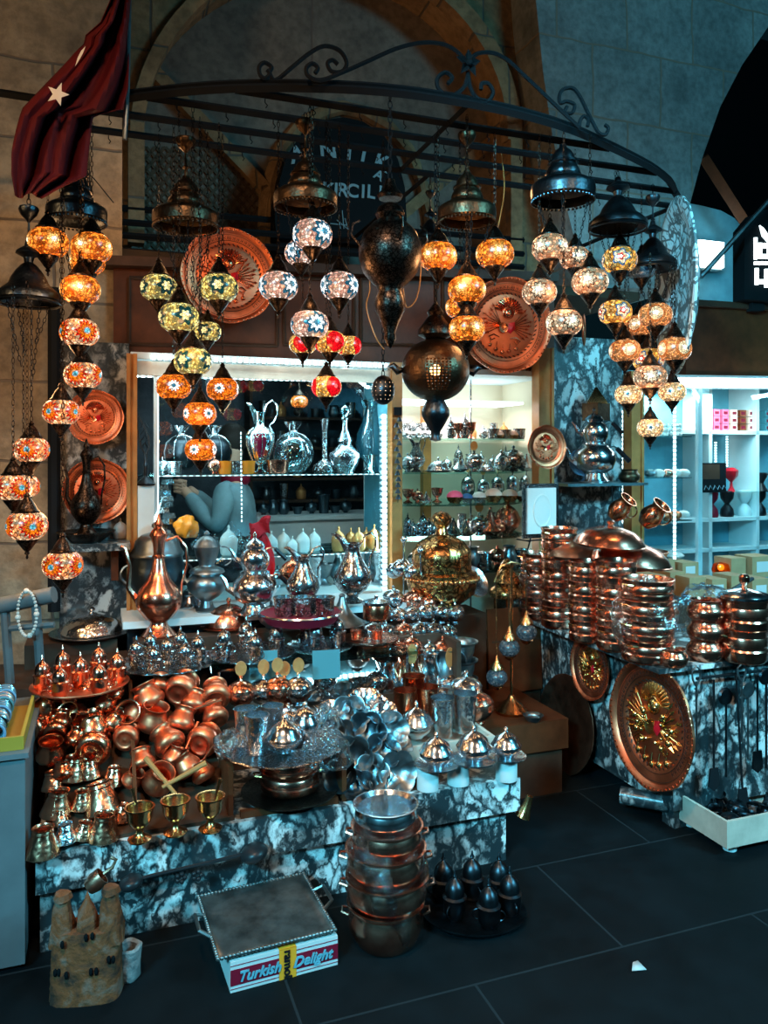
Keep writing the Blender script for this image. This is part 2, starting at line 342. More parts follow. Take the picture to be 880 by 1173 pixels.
# ------------------------------------------------------------------ mesh builder
class MB:
    def __init__(s): s.v = []; s.f = []; s.sm = []; s.mi = []; s.mats = []; s.M = Matrix()
    def mat(s, name):
        if name not in s.mats: s.mats.append(name)
        return s.mats.index(name)
    def add(s, vs, fs, mat, smooth=True):
        b = len(s.v); s.v += [tuple(s.M @ Vector(v)) for v in vs]; k = s.mat(mat)
        for f in fs: s.f.append([i+b for i in f]); s.sm.append(smooth); s.mi.append(k)
        return s
    def box(s, lo, hi, mat, taper=0):
        x0, y0, z0 = lo; x1, y1, z1 = hi; t = taper
        vs = [(x0, y0, z0), (x1, y0, z0), (x1, y1, z0), (x0, y1, z0), (x0+t, y0+t, z1), (x1-t, y0+t, z1), (x1-t, y1-t, z1), (x0+t, y1-t, z1)]
        return s.add(vs, [(3, 2, 1, 0), (4, 5, 6, 7), (0, 1, 5, 4), (1, 2, 6, 5), (2, 3, 7, 6), (3, 0, 4, 7)], mat, False)
    def prism(s, poly, d0, d1, mat, fn=None, smooth=False):
        """poly in (a,z); extruded along second axis d0..d1; fn maps (a,d,z)->point"""
        fn = fn or (lambda a, d, z: (a, d, z)); n = len(poly)
        vs = [fn(a, d0, z) for a, z in poly]+[fn(a, d1, z) for a, z in poly]
        fs = [list(range(n)), list(range(2*n-1, n-1, -1))]+[(i, i+n, (i+1) % n+n, (i+1) % n) for i in range(n)]
        return s.add(vs, fs, mat, smooth)
    def lathe(s, prof, mat, seg=24, flute=None, cap=True, center=(0, 0), squash=1.0, arc=None):
        vs = []; fs = []; n = len(prof); closed = arc is None
        m = seg if closed else seg+1
        for i in range(m):
            t = (2*PI*i/seg) if closed else arc[0]+(arc[1]-arc[0])*i/seg
            for k, (r, z) in enumerate(prof):
                q = r
                if flute: q = r*(1+flute(t, z, r))
                vs.append((center[0]+q*math.cos(t), center[1]+q*math.sin(t)*squash, z))
        for i in range(m if closed else m-1):
            j = (i+1) % m
            for k in range(n-1):
                if prof[k][0] < 1e-6 and prof[k+1][0] < 1e-6: continue
                fs.append((i*n+k, j*n+k, j*n+k+1, i*n+k+1))
        return s.add(vs, fs, mat)
    def sphere(s, c, r, mat, seg=12, rings=8, sz=None):
        sz = sz or r
        p = [(r*math.sin(PI*k/rings), -sz*math.cos(PI*k/rings)) for k in range(rings+1)]
        p[0] = (0, p[0][1]); p[-1] = (0, p[-1][1])
        M0 = s.M; s.M = M0 @ Matrix.Translation(c); s.lathe(p, mat, seg); s.M = M0; return s
    def tube(s, pts, r, mat, seg=6, closed=False, flat=1.0, caps=True):
        pts = [Vector(p) for p in pts]; n = len(pts); rr = r if isinstance(r, (list, tuple)) else [r]*n
        vs = []; fs = []; prev = None
        for i, p in enumerate(pts):
            if closed: d = pts[(i+1) % n]-pts[i-1]
            else: d = pts[min(i+1, n-1)]-pts[max(i-1, 0)]
            if d.length < 1e-9: d = Vector((0, 0, 1))
            d.normalize()
            if prev is None:
                a = Vector((0, 0, 1)) if abs(d.z) < .9 else Vector((1, 0, 0))
                x = d.cross(a).normalized()
            else:
                x = prev-d*prev.dot(d)
                x = x.normalized() if x.length > 1e-6 else d.orthogonal().normalized()
            prev = x; y = d.cross(x)
            for k in range(seg):
                t = 2*PI*k/seg
                vs.append(p+x*math.cos(t)*rr[i]+y*math.sin(t)*rr[i]*flat)
        for i in range(n if closed else n-1):
            j = (i+1) % n
            for k in range(seg): fs.append((i*seg+k, i*seg+(k+1) % seg, j*seg+(k+1) % seg, j*seg+k))
        if caps and not closed: fs += [tuple(range(seg-1, -1, -1)), tuple((n-1)*seg+k for k in range(seg))]
        return s.add(vs, fs, mat)
    def chain(s, p0, p1, mat, link=.018, w=.006, t=.0016):
        p0, p1 = Vector(p0), Vector(p1); L = (p1-p0).length; n = max(1, int(L/(link*.78))); d = (p1-p0)/n
        q = d.to_track_quat('Z', 'Y').to_matrix().to_4x4(); M0 = s.M.copy()
        for i in range(n):
            c = p0+d*(i+.5)
            s.M = M0 @ Matrix.Translation(c) @ q @ Matrix.Rotation(PI/2*(i % 2)+.4, 4, 'Z')
            h = link/2
            s.tube([(w*math.sin(a)*.8, 0, h*math.cos(a)) for a in [2*PI*k/8 for k in range(8)]], t, mat, 4, True)
        s.M = M0; return s
    def mesh(s, name):
        me = bpy.data.meshes.new(name); me.from_pydata(s.v, [], s.f)
        for m in s.mats: me.materials.append(MATS[m])
        me.polygons.foreach_set('use_smooth', s.sm); me.polygons.foreach_set('material_index', s.mi)
        me.update()
        import bmesh
        bm = bmesh.new(); bm.from_mesh(me)
        bmesh.ops.remove_doubles(bm, verts=bm.verts, dist=1e-5); bmesh.ops.recalc_face_normals(bm, faces=bm.faces)
        bm.to_mesh(me); bm.free()
        me.set_sharp_from_angle(angle=.75)
        return me
    def build(s, name, parent=None, label=None, cat=None, group=None, kind=None):
        o = bpy.data.objects.new(name, s.mesh(name)); C.objects.link(o)
        if parent is not None: o.parent = parent
        tag(o, label, cat, group, kind); return o
def tag(o, label=None, cat=None, group=None, kind=None):
    for k, v in (('label', label), ('category', cat), ('group', group), ('kind', kind)):
        if v: o[k] = v
    return o
def thing(name, label, cat, loc=(0, 0, 0), rz=0, group=None, rot=None):
    o = bpy.data.objects.new(name, None); C.objects.link(o); o.empty_display_size = .02
    o.location = loc; o.rotation_euler = rot or (0, 0, rz)
    return tag(o, label, cat, group)
# prototypes: name -> (category, [(part name, mesh, [(sub-part name, mesh)], part label)])
PROTO = {}
def proto(key, name, cat, *parts): PROTO[key] = (name, cat, parts)
def spawn(key, label, loc, rz=0, s=1.0, rot=None, group=None, swap=None, name=None, cat=None):
    nm, ct, parts = PROTO[key]
    nm = name or nm; ct = cat or ct
    scl = s if isinstance(s, tuple) else (s, s, s)
    def slot(o, me):
        if swap:
            for i, sl in enumerate(me.materials):
                if sl and sl.name in swap:
                    o.material_slots[i].link = 'OBJECT'; o.material_slots[i].material = MATS[swap[sl.name]]
    if len(parts) == 1 and not parts[0][2]:
        o = bpy.data.objects.new(nm, parts[0][1]); C.objects.link(o); slot(o, parts[0][1]); tag(o, label, ct, group)
    else:
        o = thing(nm, label, ct, group=group)
        for p in parts:
            q = bpy.data.objects.new(p[0], p[1]); C.objects.link(q); q.parent = o; slot(q, p[1])
            if len(p) > 3 and p[3]: q['label'] = p[3]
            for sn, sm in p[2]:
                z = bpy.data.objects.new(sn, sm); C.objects.link(z); z.parent = q; slot(z, sm)
    o.location = loc; o.rotation_euler = rot or (0, 0, rz); o.scale = scl
    return o
def sb(fn):  # helper: stall-box in (a,b,z)
    return fn
def stall_M(a=0, b=0, z=0): return Matrix.Translation(S(a, b, z)) @ Matrix.Rotation(TH, 4, 'Z')
def struct(mb, name, kind='structure', M=None, **k):
    o = mb.build(name, **k); o['kind'] = kind
    if M is not None: o.matrix_world = M
    return o
ORD = ['first', 'second', 'third', 'fourth', 'fifth', 'sixth', 'seventh', 'eighth', 'ninth', 'tenth', 'eleventh', 'twelfth']
# ================================================================== THE SETTING
SM = stall_M()
def lin(p, q, n): return [tuple(p[i]+(q[i]-p[i])*k/n for i in range(len(p))) for k in range(n+1)]
mb = MB(); mb.box((-7, -3, -.06), (10, 12, 0), 'floor_slabs'); struct(mb, 'floor')
mb = MB()
a0 = az(-160, 300, 1.3)[0]; a1 = az(140, 300, 1.3)[0]
mb.box((a0, 1.3, 0), (a1, 1.78, 5.0), 'stone_warm'); struct(mb, 'wall_left', M=SM)
# upper back wall with the great arch
B1 = 1.78
def circ(cx, cy, r, t0, t1, n, b): return [az(cx+r*math.cos(t0+(t1-t0)*i/n), cy-r*math.sin(t0+(t1-t0)*i/n), b) for i in range(n+1)]
arch = circ(370, 164, 219, 0, PI, 28, B1)
zlow = az(370, 300, B1)[1]
aL, aR = arch[-1][0], arch[0][0]
aRR = az(668, 300, B1)[0]
poly = [(a1-.05, zlow), (a1-.05, 5.2), (aRR, 5.2), (aRR, zlow), (aR, zlow)]+arch+[(aL, zlow)]
mb = MB(); mb.prism(poly, B1, B1+.32, 'arch_stone'); struct(mb, 'wall_back', M=SM)
# archivolt moulding round the arch
mb = MB()
o_ = circ(370, 164, 222, -.0, PI, 36, B1); i_ = circ(370, 164, 206, -.0, PI, 36, B1)
for k in range(36):
    mb.prism([o_[k], o_[k+1], i_[k+1], i_[k]], B1-.07, B1+.02, 'arch_stone')
mb.prism([(aL-.02, zlow), (aL+.06, zlow), (aL+.06, arch[-1][1]), (aL-.02, arch[-1][1])], B1-.07, B1+.02, 'arch_stone')
mb.prism([(aR-.06, zlow), (aR+.02, zlow), (aR+.02, arch[0][1]), (aR-.06, arch[0][1])], B1-.07, B1+.02, 'arch_stone')
struct(mb, 'trim_1', M=SM)
# recessed tympanum wall
B2 = B1+.30
mb = MB(); mb.box((aL-.25, B2, zlow-.1), (aR+.25, B2+.15, 5.1), 'plaster_brown'); struct(mb, 'wall_recess', M=SM)
def bar(mb, p, q, w, b0, b1, mat):
    (x0, y0), (x1, y1) = az(*p, b0), az(*q, b0)
    dx, dy = x1-x0, y1-y0; L = math.hypot(dx, dy); nx, ny = -dy/L*w/2, dx/L*w/2
    mb.prism([(x0+nx, y0+ny), (x0-nx, y0-ny), (x1-nx, y1-ny), (x1+nx, y1+ny)], b0, b1, mat)
mb = MB()
bar(mb, (160, 62), (305, 215), .07, B2-.07, B2+.01, 'arch_stone'); bar(mb, (604, 128), (462, 245), .07, B2-.07, B2+.01, 'arch_stone')
bar(mb, (305, 212), (303, 300), .06, B2-.07, B2+.01, 'arch_stone')
struct(mb, 'trim_2', M=SM)
# pointed niche moulding behind the signboard
ni = [(302, 300), (304, 240), (310, 205), (322, 170), (345, 142), (372, 128), (392, 123), (415, 128), (445, 145), (468, 172), (482, 205), (492, 245), (496, 300)]
mb = MB(); mb.tube([(lambda q: (q[0], B2-.03, q[1]))(az(x, y, B2-.03)) for x, y in ni], .042, 'arch_stone', 8); struct(mb, 'trim_3', M=SM)
# lattice screens left of the niche
mb = MB()
for i in range(-12, 16):
    for sgn in (1, -1):
        x0 = 165+i*11; pts = []
        for t in range(0, 121, 3):
            x = x0+sgn*t*.85+(0 if sgn > 0 else 60); y = 165+t
            if 158 < x < 296 and y > 165+max(0, (x-235))*.9*.0 and (y-62) > (x-160)*1.02-(-6): pts.append((x, y))
        if len(pts) > 2: bar(mb, pts[0], pts[-1], .016, B2-.012, B2+.005, 'lattice_brown')
struct(mb, 'window_1', M=SM)
# cold-lit vault springer on the right, built of big blocks
vp = [(610, -60), (614, 0), (622, 80), (632, 150), (650, 240), (672, 330), (786, 330), (788, 262), (791, 232), (805, 180), (825, 123), (850, 75), (880, 31), (925, -30), (925, -60)]
mb = MB(); mb.prism([az(x, y, 1.5) for x, y in vp], 1.5, 2.1, 'stone_blue'); o = struct(mb, 'wall_right', M=SM)
# passage beyond: black wall, its darkness put into the colour
mb = MB(); a_, _ = az(760, 300, 2.9); mb.box((a_, 2.9, 0), (a_+4.5, 3.0, 5.2), 'shade_black'); struct(mb, 'wall_passage', M=SM)
# brown timber strut across the passage mouth
mb = MB(); mb.tube([atv(806, 180, 2.0), atv(852, 252, 2.0)], .05, 'wood_brown', 4); struct(mb, 'trim_4')
# lit wall panel of the next shop with arched head
B3 = 2.25
hp = [(770, 352), (770, 240), (785, 232), (806, 236), (826, 241), (842, 250), (850, 260), (851, 352)]
mb = MB(); mb.prism([az(x, y, B3) for x, y in hp], B3, B3+.1, 'sky_paint')
struct(mb, 'wall_panel', M=SM)
mb = MB(); mb.prism([az(x, y, 1.62) for x, y in [(786, 347), (990, 360), (990, 438), (786, 432)]], 1.62, 1.75, 'wood_brown')
mb.prism([az(x, y, 1.6) for x, y in [(786, 343), (990, 356), (990, 362), (786, 350)]], 1.58, 1.78, 'wood_dark')
struct(mb, 'trim_5', M=SM)
# timber fascia over the two show windows
mb = MB()
fa = [az(x, y, 1.26) for x, y in [(130, 300), (635, 318), (635, 420), (130, 408)]]
mb.prism(fa, 1.26, 1.36, 'wood_brown')
for x0, x1 in ((148, 230), (238, 318), (326, 406), (414, 500), (508, 620)):
    t = lambda x, y: az(x, y, 1.25)
    q = [t(x0, 318), t(x1, 320), t(x1, 396), t(x0, 394)]
    for i in range(4):
        p_, r_ = q[i], q[(i+1) % 4]
        mb.tube([(p_[0], 1.255, p_[1]), (r_[0], 1.255, r_[1])], .009, 'wood_dark', 4)
mb.prism([az(x, y, 1.2) for x, y in [(120, 292), (640, 312), (640, 322), (120, 303)]], 1.2, 1.8, 'wood_dark')
struct(mb, 'trim_6', M=SM)
# marble-faced piers
mb = MB(); q = [az(x, y, 1.24) for x, y in [(68, 390), (148, 392)]]
mb.box((q[0][0], 1.24, 0), (q[1][0], 1.31, q[0][1]), 'marble_small'); struct(mb, 'wall_pier_left', M=SM)
mb = MB(); q = [az(x, y, 1.3) for x, y in [(633, 405), (713, 405)]]
mb.box((q[0][0], 1.3, 0), (q[1][0], 1.8, q[0][1]+.1), 'marble_small'); struct(mb, 'wall_pier_right', M=SM)
# posts
def post(px0, px1, y0, y1, b, mat, name, d=.07):
    mb = MB(); a_0, z1 = az(px0, y0, b); a_1, _ = az(px1, y0, b); z0 = az(px0, y1, b)[1]
    mb.box((a_0, b, z0), (a_1, b+d, z1), mat)
    mb.box((a_0-.004, b-.012, z0), (a_0+.012, b, z1), mat); mb.box((a_1-.012, b-.012, z0), (a_1+.004, b, z1), mat)
    return struct(mb, name, M=SM)
post(617, 633, 398, 745, 1.2, 'wood_orange', 'trim_7')
post(723, 736, 425, 735, 1.3, 'wood_orange', 'trim_8')
post(146, 156, 405, 735, 1.16, 'wood_orange', 'trim_9', .06)
# back room of the shop, seen through the left window
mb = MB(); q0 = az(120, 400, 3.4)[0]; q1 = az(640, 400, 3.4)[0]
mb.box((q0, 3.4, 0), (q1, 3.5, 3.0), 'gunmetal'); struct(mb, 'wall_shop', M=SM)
mb = MB(); q0 = az(110, 400, 1.4)[0]; q1 = az(630, 400, 1.4)[0]
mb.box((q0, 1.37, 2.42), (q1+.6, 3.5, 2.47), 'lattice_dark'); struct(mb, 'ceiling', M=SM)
lamp('back_room_fill', 'AREA', S(1.1, 2.3, 2.38), 3.2, COLD, .5, S(1.0, 2.5, 1))  # added weak area light for the figure behind the window

# ================================================================== LEFT STALL
LEN = 1.62
mb = MB(); mb.box((0.0, .035, 0), (LEN-.04, .7, .19), 'marble'); mb.box((-.01, 0, .193), (LEN, .74, .31), 'marble')
mb.box((0, .05, .186), (LEN-.05, .69, .196), 'lattice_dark')
ctr = thing('stall_plinth', 'low veined marble plinth carrying the whole display of copper and silver ware', 'stall counter')
x = MB(); x.box((0, .035, 0), (LEN-.04, .7, .188), 'marble'); o = x.build('base', ctr); o.matrix_world = SM
x = MB(); x.box((-.01, 0, .192), (LEN, .95, .312), 'marble'); o = x.build('top_slab', ctr); o.matrix_world = SM
# the sloping display board and stepped shelves on it
def zb(b): return .315+max(0, b-.1)*.80     # height of the sloping board
dk = MB()
dk.prism([(.02, .313), (1.0, .313), (1.0, .66), (.62, .66), (.1, .325), (.02, .325)], .01, .58, 'wood_dark', fn=lambda a, d, z: (d, a, z))
o = dk.build('display_board', None, 'dark sloping wooden board under the heap of copper coffee pots', 'display board'); o.matrix_world = SM
dk = MB()
dk.prism([(.42, .313), (.93, .313), (.93, .46), (.42, .46)], .58, 1.08, 'wood_dark', fn=lambda a, d, z: (d, a, z))
dk.prism([(.53, .313), (.93, .313), (.93, .46), (.53, .42)], 1.08, 1.58, 'wood_dark', fn=lambda a, d, z: (d, a, z))
o = dk.build('display_steps', None, 'dark stepped shelf block under the silver ware in the middle of the stall', 'display steps'); o.matrix_world = SM
# back unit with white ledge in front of the window
ZL = .80
bu = thing('window_ledge_unit', 'dark base unit with white ledge below the lit show window', 'ledge unit')
x = MB(); x.box((.28, .97, .313), (1.64, 1.2, ZL-.03), 'gunmetal'); o = x.build('base', bu); o.matrix_world = SM
x = MB(); x.box((.26, .90, ZL-.03), (1.66, 1.22, ZL), 'white_paint'); o = x.build('ledge', bu); o.matrix_world = SM
qa = az(288, 780, .9)[0]; qb = az(438, 774, .9)[0]; qz = az(360, 781, .9)[1]
lt = MB(); lt.box((0, 0, 0), (qb-qa, .012, .012), 'led_dots'); o = lt.build('led_strip', bu, 'glowing white light strip'); o.matrix_world = stall_M(qa, .912, qz)
x = MB(); x.box((qa-.05, .93, qz-.14), (qb+.03, .97, qz+.15), 'sky_paint'); x.box((qa-.05, .90, qz-.01), (qb+.03, .97, qz), 'glass_shelf'); o = x.build('back_board', bu); o.matrix_world = SM
lamp('ledge_led_light', 'AREA', S((qa+qb)/2, .87, qz+.02), 2.2, COLD, .5, S((qa+qb)/2, .55, .45), .04)

# ---- left show window (glazed cabinet)
c0, c1 = az(155, 420, 1.2)[0], az(447, 420, 1.2)[0]
zt = az(300, 414, 1.2)[1]; cab = thing('show_window_cabinet', 'wide glazed show window with bright white light strips, full of glass and silver ware', 'display cabinet')
CB = 1.70
def part(mbx, name, par, label=None, M=SM):
    o = mbx.build(name, par, label); o.matrix_world = M; return o
x = MB(); x.box((c0-.02, 1.2, zt-.01), (c1+.06, CB, zt+.02), 'white_paint'); x.box((c0-.01, 1.2, ZL), (c0+.0, CB, zt), 'white_paint'); x.box((c1+.03, 1.24, ZL), (c1+.04, CB, zt), 'sky_paint')
x.box((c0-.02, 1.2, ZL-.02), (c1+.06, CB, ZL+.01), 'white_paint'); part(x, 'frame', cab)
x = MB(); x.box((c0, 1.195, zt-.085), (c1+.02, 1.215, zt-.02), 'wood_pale'); part(x, 'header_board', cab)
x = MB(); cz = az(178, 430, 1.2)[0]; x.box((cz-.006, 1.2, ZL), (cz+.010, 1.23, zt-.08), 'white_paint'); x.box((cz+.010, 1.215, ZL+.2), (cz+.016, 1.23, zt-.09), 'led_soft'); part(x, 'upright', cab)
x = MB(); x.box((cz+.01, 1.205, ZL), (c1, 1.209, zt-.08), 'pane'); part(x, 'glass_pane', cab)
x = MB(); x.box((c1, 1.17, ZL-.03), (c1+.055, 1.24, zt+.02), 'wood_orange'); part(x, 'corner_post', cab)
zs1, zs2 = az(310, 542, 1.4)[1], az(310, 632, 1.4)[1]
for z in (zs1, zs2):
    x = MB(); x.box((c0, 1.25, z-.008), (c1+.02, CB-.02, z), 'glass_shelf'); sh = part(x, 'shelf', cab)
    x = MB(); x.box((0, 0, 0), (c1-cz, .004, .004), 'led_edge')
    o = x.build('light_edge', sh); o.matrix_world = stall_M(cz, 1.244, z-.008)
def led(name, p, q, mat='led_dots', r=.008, par=None, label=None):
    p, q = Vector(p), Vector(q); L = (q-p).length
    x = MB()
    if mat.endswith('upright') or mat == 'led_fine': x.box((-r, -r, 0), (r, r, L), mat); m = Matrix.Translation(p) @ (q-p).to_track_quat('Z', 'Y').to_matrix().to_4x4()
    else: x.box((0, -r, -r), (L, r, r), mat); m = Matrix.Translation(p) @ (q-p).to_track_quat('X', 'Z').to_matrix().to_4x4()
    o = x.build(name, par, label); o.matrix_world = m; return o
led('led_strip', atv(172, 409.5, 1.17), atv(445, 418.5, 1.17), par=cab, label='glowing white light strip')
led('led_strip', atv(153, 430.5, 1.23), atv(372, 436, 1.23), par=cab, r=.005, label='glowing white light strip')
led('led_strip', atv(440, 474, 1.19), atv(441, 690, 1.19), 'led_dots_upright', par=cab, r=.009, label='glowing white light strip')
led('led_strip', atv(392, 420, 1.24), atv(418, 441, 1.5), par=cab, r=.008, label='glowing white light strip')
led('led_strip', atv(418, 443, 1.3), atv(440, 446, 1.3), par=cab, r=.007, label='glowing white light strip')
led('led_strip', atv(276, 494, 1.24), atv(277, 600, 1.24), 'led_fine', par=cab, r=.002, label='fine dotted light string')
lamp('window_led_light', 'AREA', S((c0+c1)/2, 1.35, zt-.05), 10, COLD, 1.1, S((c0+c1)/2, 1.5, 1), .08)
lamp('window_led_light', 'AREA', S(c0+.12, 1.24, 1.35), 3, COLD, .05, S(c0+.4, 1.5, 1.2), .8)
lamp('window_led_light', 'AREA', S(c1-.05, 1.3, 1.3), 4, COLD, .05, S(c0, 1.45, 1.2), .9)
lamp('window_front_led_light', 'AREA', S((c0+c1)/2, 1.13, zt-.02), 3, COLD, 1.1, S((c0+c1)/2, .6, .6), .04)

# ---- middle open cabinet of silver ware
d0, d1 = az(462, 430, 1.25)[0], az(617, 430, 1.25)[0]
cab2 = thing('corner_display_cabinet', 'brightly lit corner cabinet with glass shelves of small silver and copper ware', 'display cabinet')
DB = 1.85; z2t = az(540, 428, 1.25)[1]
x = MB(); x.box((d0, DB, .4), (d1+.12, DB+.04, z2t+.1), 'cream'); x.box((d0-.015, 1.3, .4), (d0-.005, DB, z2t+.1), 'white_paint'); x.box((d1+.1, 1.3, .4), (d1+.12, DB, z2t+.1), 'cream')
x.box((d0, 1.28, z2t), (d1+.1, DB, z2t+.03), 'white_paint'); part(x, 'carcass', cab2)
lz = az(540, 462, 1.5)[1]
x = MB(); x.box((d0+.03, 1.5, lz), (d1+.05, DB-.02, lz+.015), 'led_soft'); part(x, 'light_panel', cab2, 'glowing white panel')
x = MB(); q = az(535, 500, 1.6)[0]; x.tube([(q, 1.55, .5), (q, 1.55, z2t)], .006, 'silver', 8); part(x, 'pole', cab2)
x = MB(); q = az(489, 500, 1.7)[0]; x.box((q, 1.75, .6), (q+.05, 1.8, z2t), 'wood_orange'); part(x, 'wooden_upright', cab2)
SHELF2 = []
for y in (503, 540, 575, 613, 650):
    z = az(540, y, 1.45)[1]; SHELF2.append(z)
    x = MB(); pl = [(d0, DB-.01), (d0, 1.42), (d0+.12, 1.32), (d0+.32, 1.27), (d1-.12, 1.30), (d1+.02, 1.42), (d1+.08, DB-.01)]
    x.prism([(a, b) for a, b in pl], z-.009, z, 'glass_shelf', fn=lambda a, d, bb: (a, bb, d)); part(x, 'shelf', cab2)
lamp('corner_cabinet_light', 'AREA', S((d0+d1)/2, 1.6, lz-.02), 7, (1, .95, .88), .5, S((d0+d1)/2, 1.5, 1), .3)
lamp('corner_cabinet_light', 'AREA', S((d0+d1)/2+.05, 1.72, SHELF2[3]-.03), 2.6, (1, .9, .8), .5, S((d0+d1)/2, 1.2, .8), .2)

# ================================================================== RIGHT STALL
RA, RZ = 2.31, .665
rs = thing('stall_counter', 'marble-faced market counter with hung trays and copper pots stacked on it', 'stall counter')
x = MB(); x.box((RA, 0, .08), (RA+2.2, 1.25, RZ-.02), 'marble'); part(x, 'body', rs)
x = MB(); x.box((RA-.10, -.04, RZ-.02), (RA+2.25, 1.27, RZ), 'marble'); part(x, 'top_slab', rs)
for (a, b) in ((RA+.02, .02), (RA+1.3, .02), (RA+.02, 1.1)):
    x = MB(); x.box((a, b, 0), (a+.07, b+.07, .08), 'marble'); part(x, 'leg', rs)
# glazed shop on the right
B4 = 1.62
g0 = az(736, 430, B4)[0]; g1 = az(796, 430, B4)[0]; g2 = az(960, 430, B4)[0]; gz = az(800, 432, B4)[1]
shp = thing('glazed_shop_case', 'pale blue lit shop case with white shelving beside the marble counter', 'shop case')
x = MB(); x.box((g0-.1, 2.2, 0), (g2, 2.25, gz+.1), 'sky_paint'); x.box((g0-.12, B4, 0), (g0-.1, 2.2, gz), 'sky_paint'); x.box((g0-.1, B4, .3), (g2, 2.2, .34), 'white_paint'); part(x, 'carcass', shp)
gx = az(802, 480, B4)[0]
x = MB(); x.box((gx-.012, B4, .3), (gx+.02, B4+.03, gz), 'white_paint'); part(x, 'upright', shp)
for px in (812, 866, 925):
    x = MB(); q = az(px, 480, 1.95)[0]; x.box((q-.014, 1.93, .3), (q+.014, 2.2, gz), 'white_paint'); part(x, 'divider', shp)
SH3 = {}
for y in (494, 593, 627):
    z = az(840, y, 1.95)[1]; SH3[y] = z
    x = MB(); x.box((gx+.02, 1.93, z-.022), (g2, 2.2, z+.004), 'white_paint'); part(x, 'shelf', shp)
for y in (500, 546, 594, 640):
    z = az(765, y, 1.8)[1]; SH3['l%d' % y] = z
    x = MB(); x.box((g0-.08, 1.66, z-.006), (gx-.03, 2.1, z), 'glass_shelf'); part(x, 'glass_shelf', shp)
x = MB(); x.box((g0-.1, B4-.004, .35), (g2, B4, gz-.02), 'pane'); part(x, 'glass_pane', shp)
for px, y0, y1 in ((773, 462, 700), (712, 470, 600), (720, 470, 600)):
    led('led_strip', atv(px, y1, 1.64 if px > 730 else 1.5), atv(px, y0, 1.64 if px > 730 else 1.5), 'led_dots_upright', par=shp, r=.007, label='glowing white light strip')
for px, y0, y1 in ((820, 505, 530), (833, 500, 535), (844, 500, 545), (856, 500, 545), (868, 535, 600)):
    led('led_strip', atv(px, y1, 2.17), atv(px, y0, 2.17), 'led_fine', par=shp, r=.006, label='dotted light string')
x = MB(); p, q = atv(778, 438, 1.55), atv(985, 440, 1.55); x.tube([p, q], .032, 'tube_white', 10)
tb = x.build('tube_light', None, 'long glowing white tube light over the right shop window', 'tube light')
x = MB(); x.tube([p+Vector((0, .03, .03)), q+Vector((0, .03, .03))], .022, 'white_paint', 4); x.build('holder', tb)
lamp('tube_light_glow', 'AREA', atv(840, 452, 1.75), 30, COLD, 1.2, atv(840, 620, 1.9), .15)
lamp('tube_light_glow', 'AREA', atv(840, 446, 1.45), 6, COLD, 1.2, atv(800, 720, .3), .08)
# wall lamp on the blue panel
p = atv(813, 291, B3-.1)
wl = thing('wall_floodlight', 'bright white flood lamp on the pale blue wall behind the round silver tray', 'wall lamp', p, TH)
x = MB(); x.box((-.11, -.03, -.10), (.11, .0, .09), 'tube_white'); x.build('lens', wl)
x = MB(); x.box((-.12, 0, -.11), (.12, .06, .10), 'white_paint'); x.build('housing', wl)
lamp('floodlight_glow', 'POINT', p+Vector((0, -.22, 0)), 5, COLD, .08)

# hanging shop sign on the right
sg = thing('vertical_shop_sign', 'black box sign with glowing white letters at the right edge', 'sign')
x = MB(); x.prism([az(a, b, 1.5) for a, b in [(853, 262), (853, 343), (900, 346), (900, 232), (868, 244)]], 1.5, 1.6, 'sign_black'); part(x, 'box', sg)
x = MB(); x.prism([az(a, b, 1.55) for a, b in [(862, 343), (862, 356), (876, 356), (876, 343)]], 1.55, 1.6, 'iron'); part(x, 'bracket', sg)
def sbox(x, x0, y0, x1, y1, b=1.49, m='sign_lit'): x.prism([az(x0, y0, b), az(x1, y0, b), az(x1, y1, b), az(x0, y1, b)], b, b+.015, m)
for k, bs in enumerate(([(865, 272, 868, 297)], [(869.5, 278.5, 884, 284), (869.5, 291, 884, 296), (869.5, 278, 873.5, 296), (880, 278, 884, 296)], [(865, 299.5, 884, 303)], [(866, 307, 869.5, 326), (866, 320, 884, 325), (877, 308, 881, 329)])):
    x = MB()
    for b_ in bs: sbox(x, *b_)
    part(x, 'letter', sg, 'glowing white letter')
x = MB(); x.prism([az(*q, 1.49) for q in [(871, 258), (876, 262), (886, 278), (882, 279), (874, 270)]], 1.49, 1.505, 'sign_lit'); part(x, 'letter', sg, 'glowing white letter')
x = MB(); x.tube([atv(803, 317, 1.35), atv(882, 229, 1.35)], .017, 'silver_dull', 8); x.build('support_rod', None, 'slanting grey metal rod in front of the glowing box sign', 'rod')
# ================================================================== IRON RACK OVERHEAD
H = 2.7
rk = thing('iron_canopy_rack', 'black curved iron canopy rack with scroll work above the stall', 'canopy rack')
def onH(px, py): return atz(px, py, H)
curve_px = [(106, 112), (150, 106), (200, 101), (260, 98.5), (320, 98.5), (380, 100), (440, 104), (500, 112), (560, 122), (610, 133), (650, 146), (690, 164), (725, 181), (752, 200), (768, 218), (778, 238)]
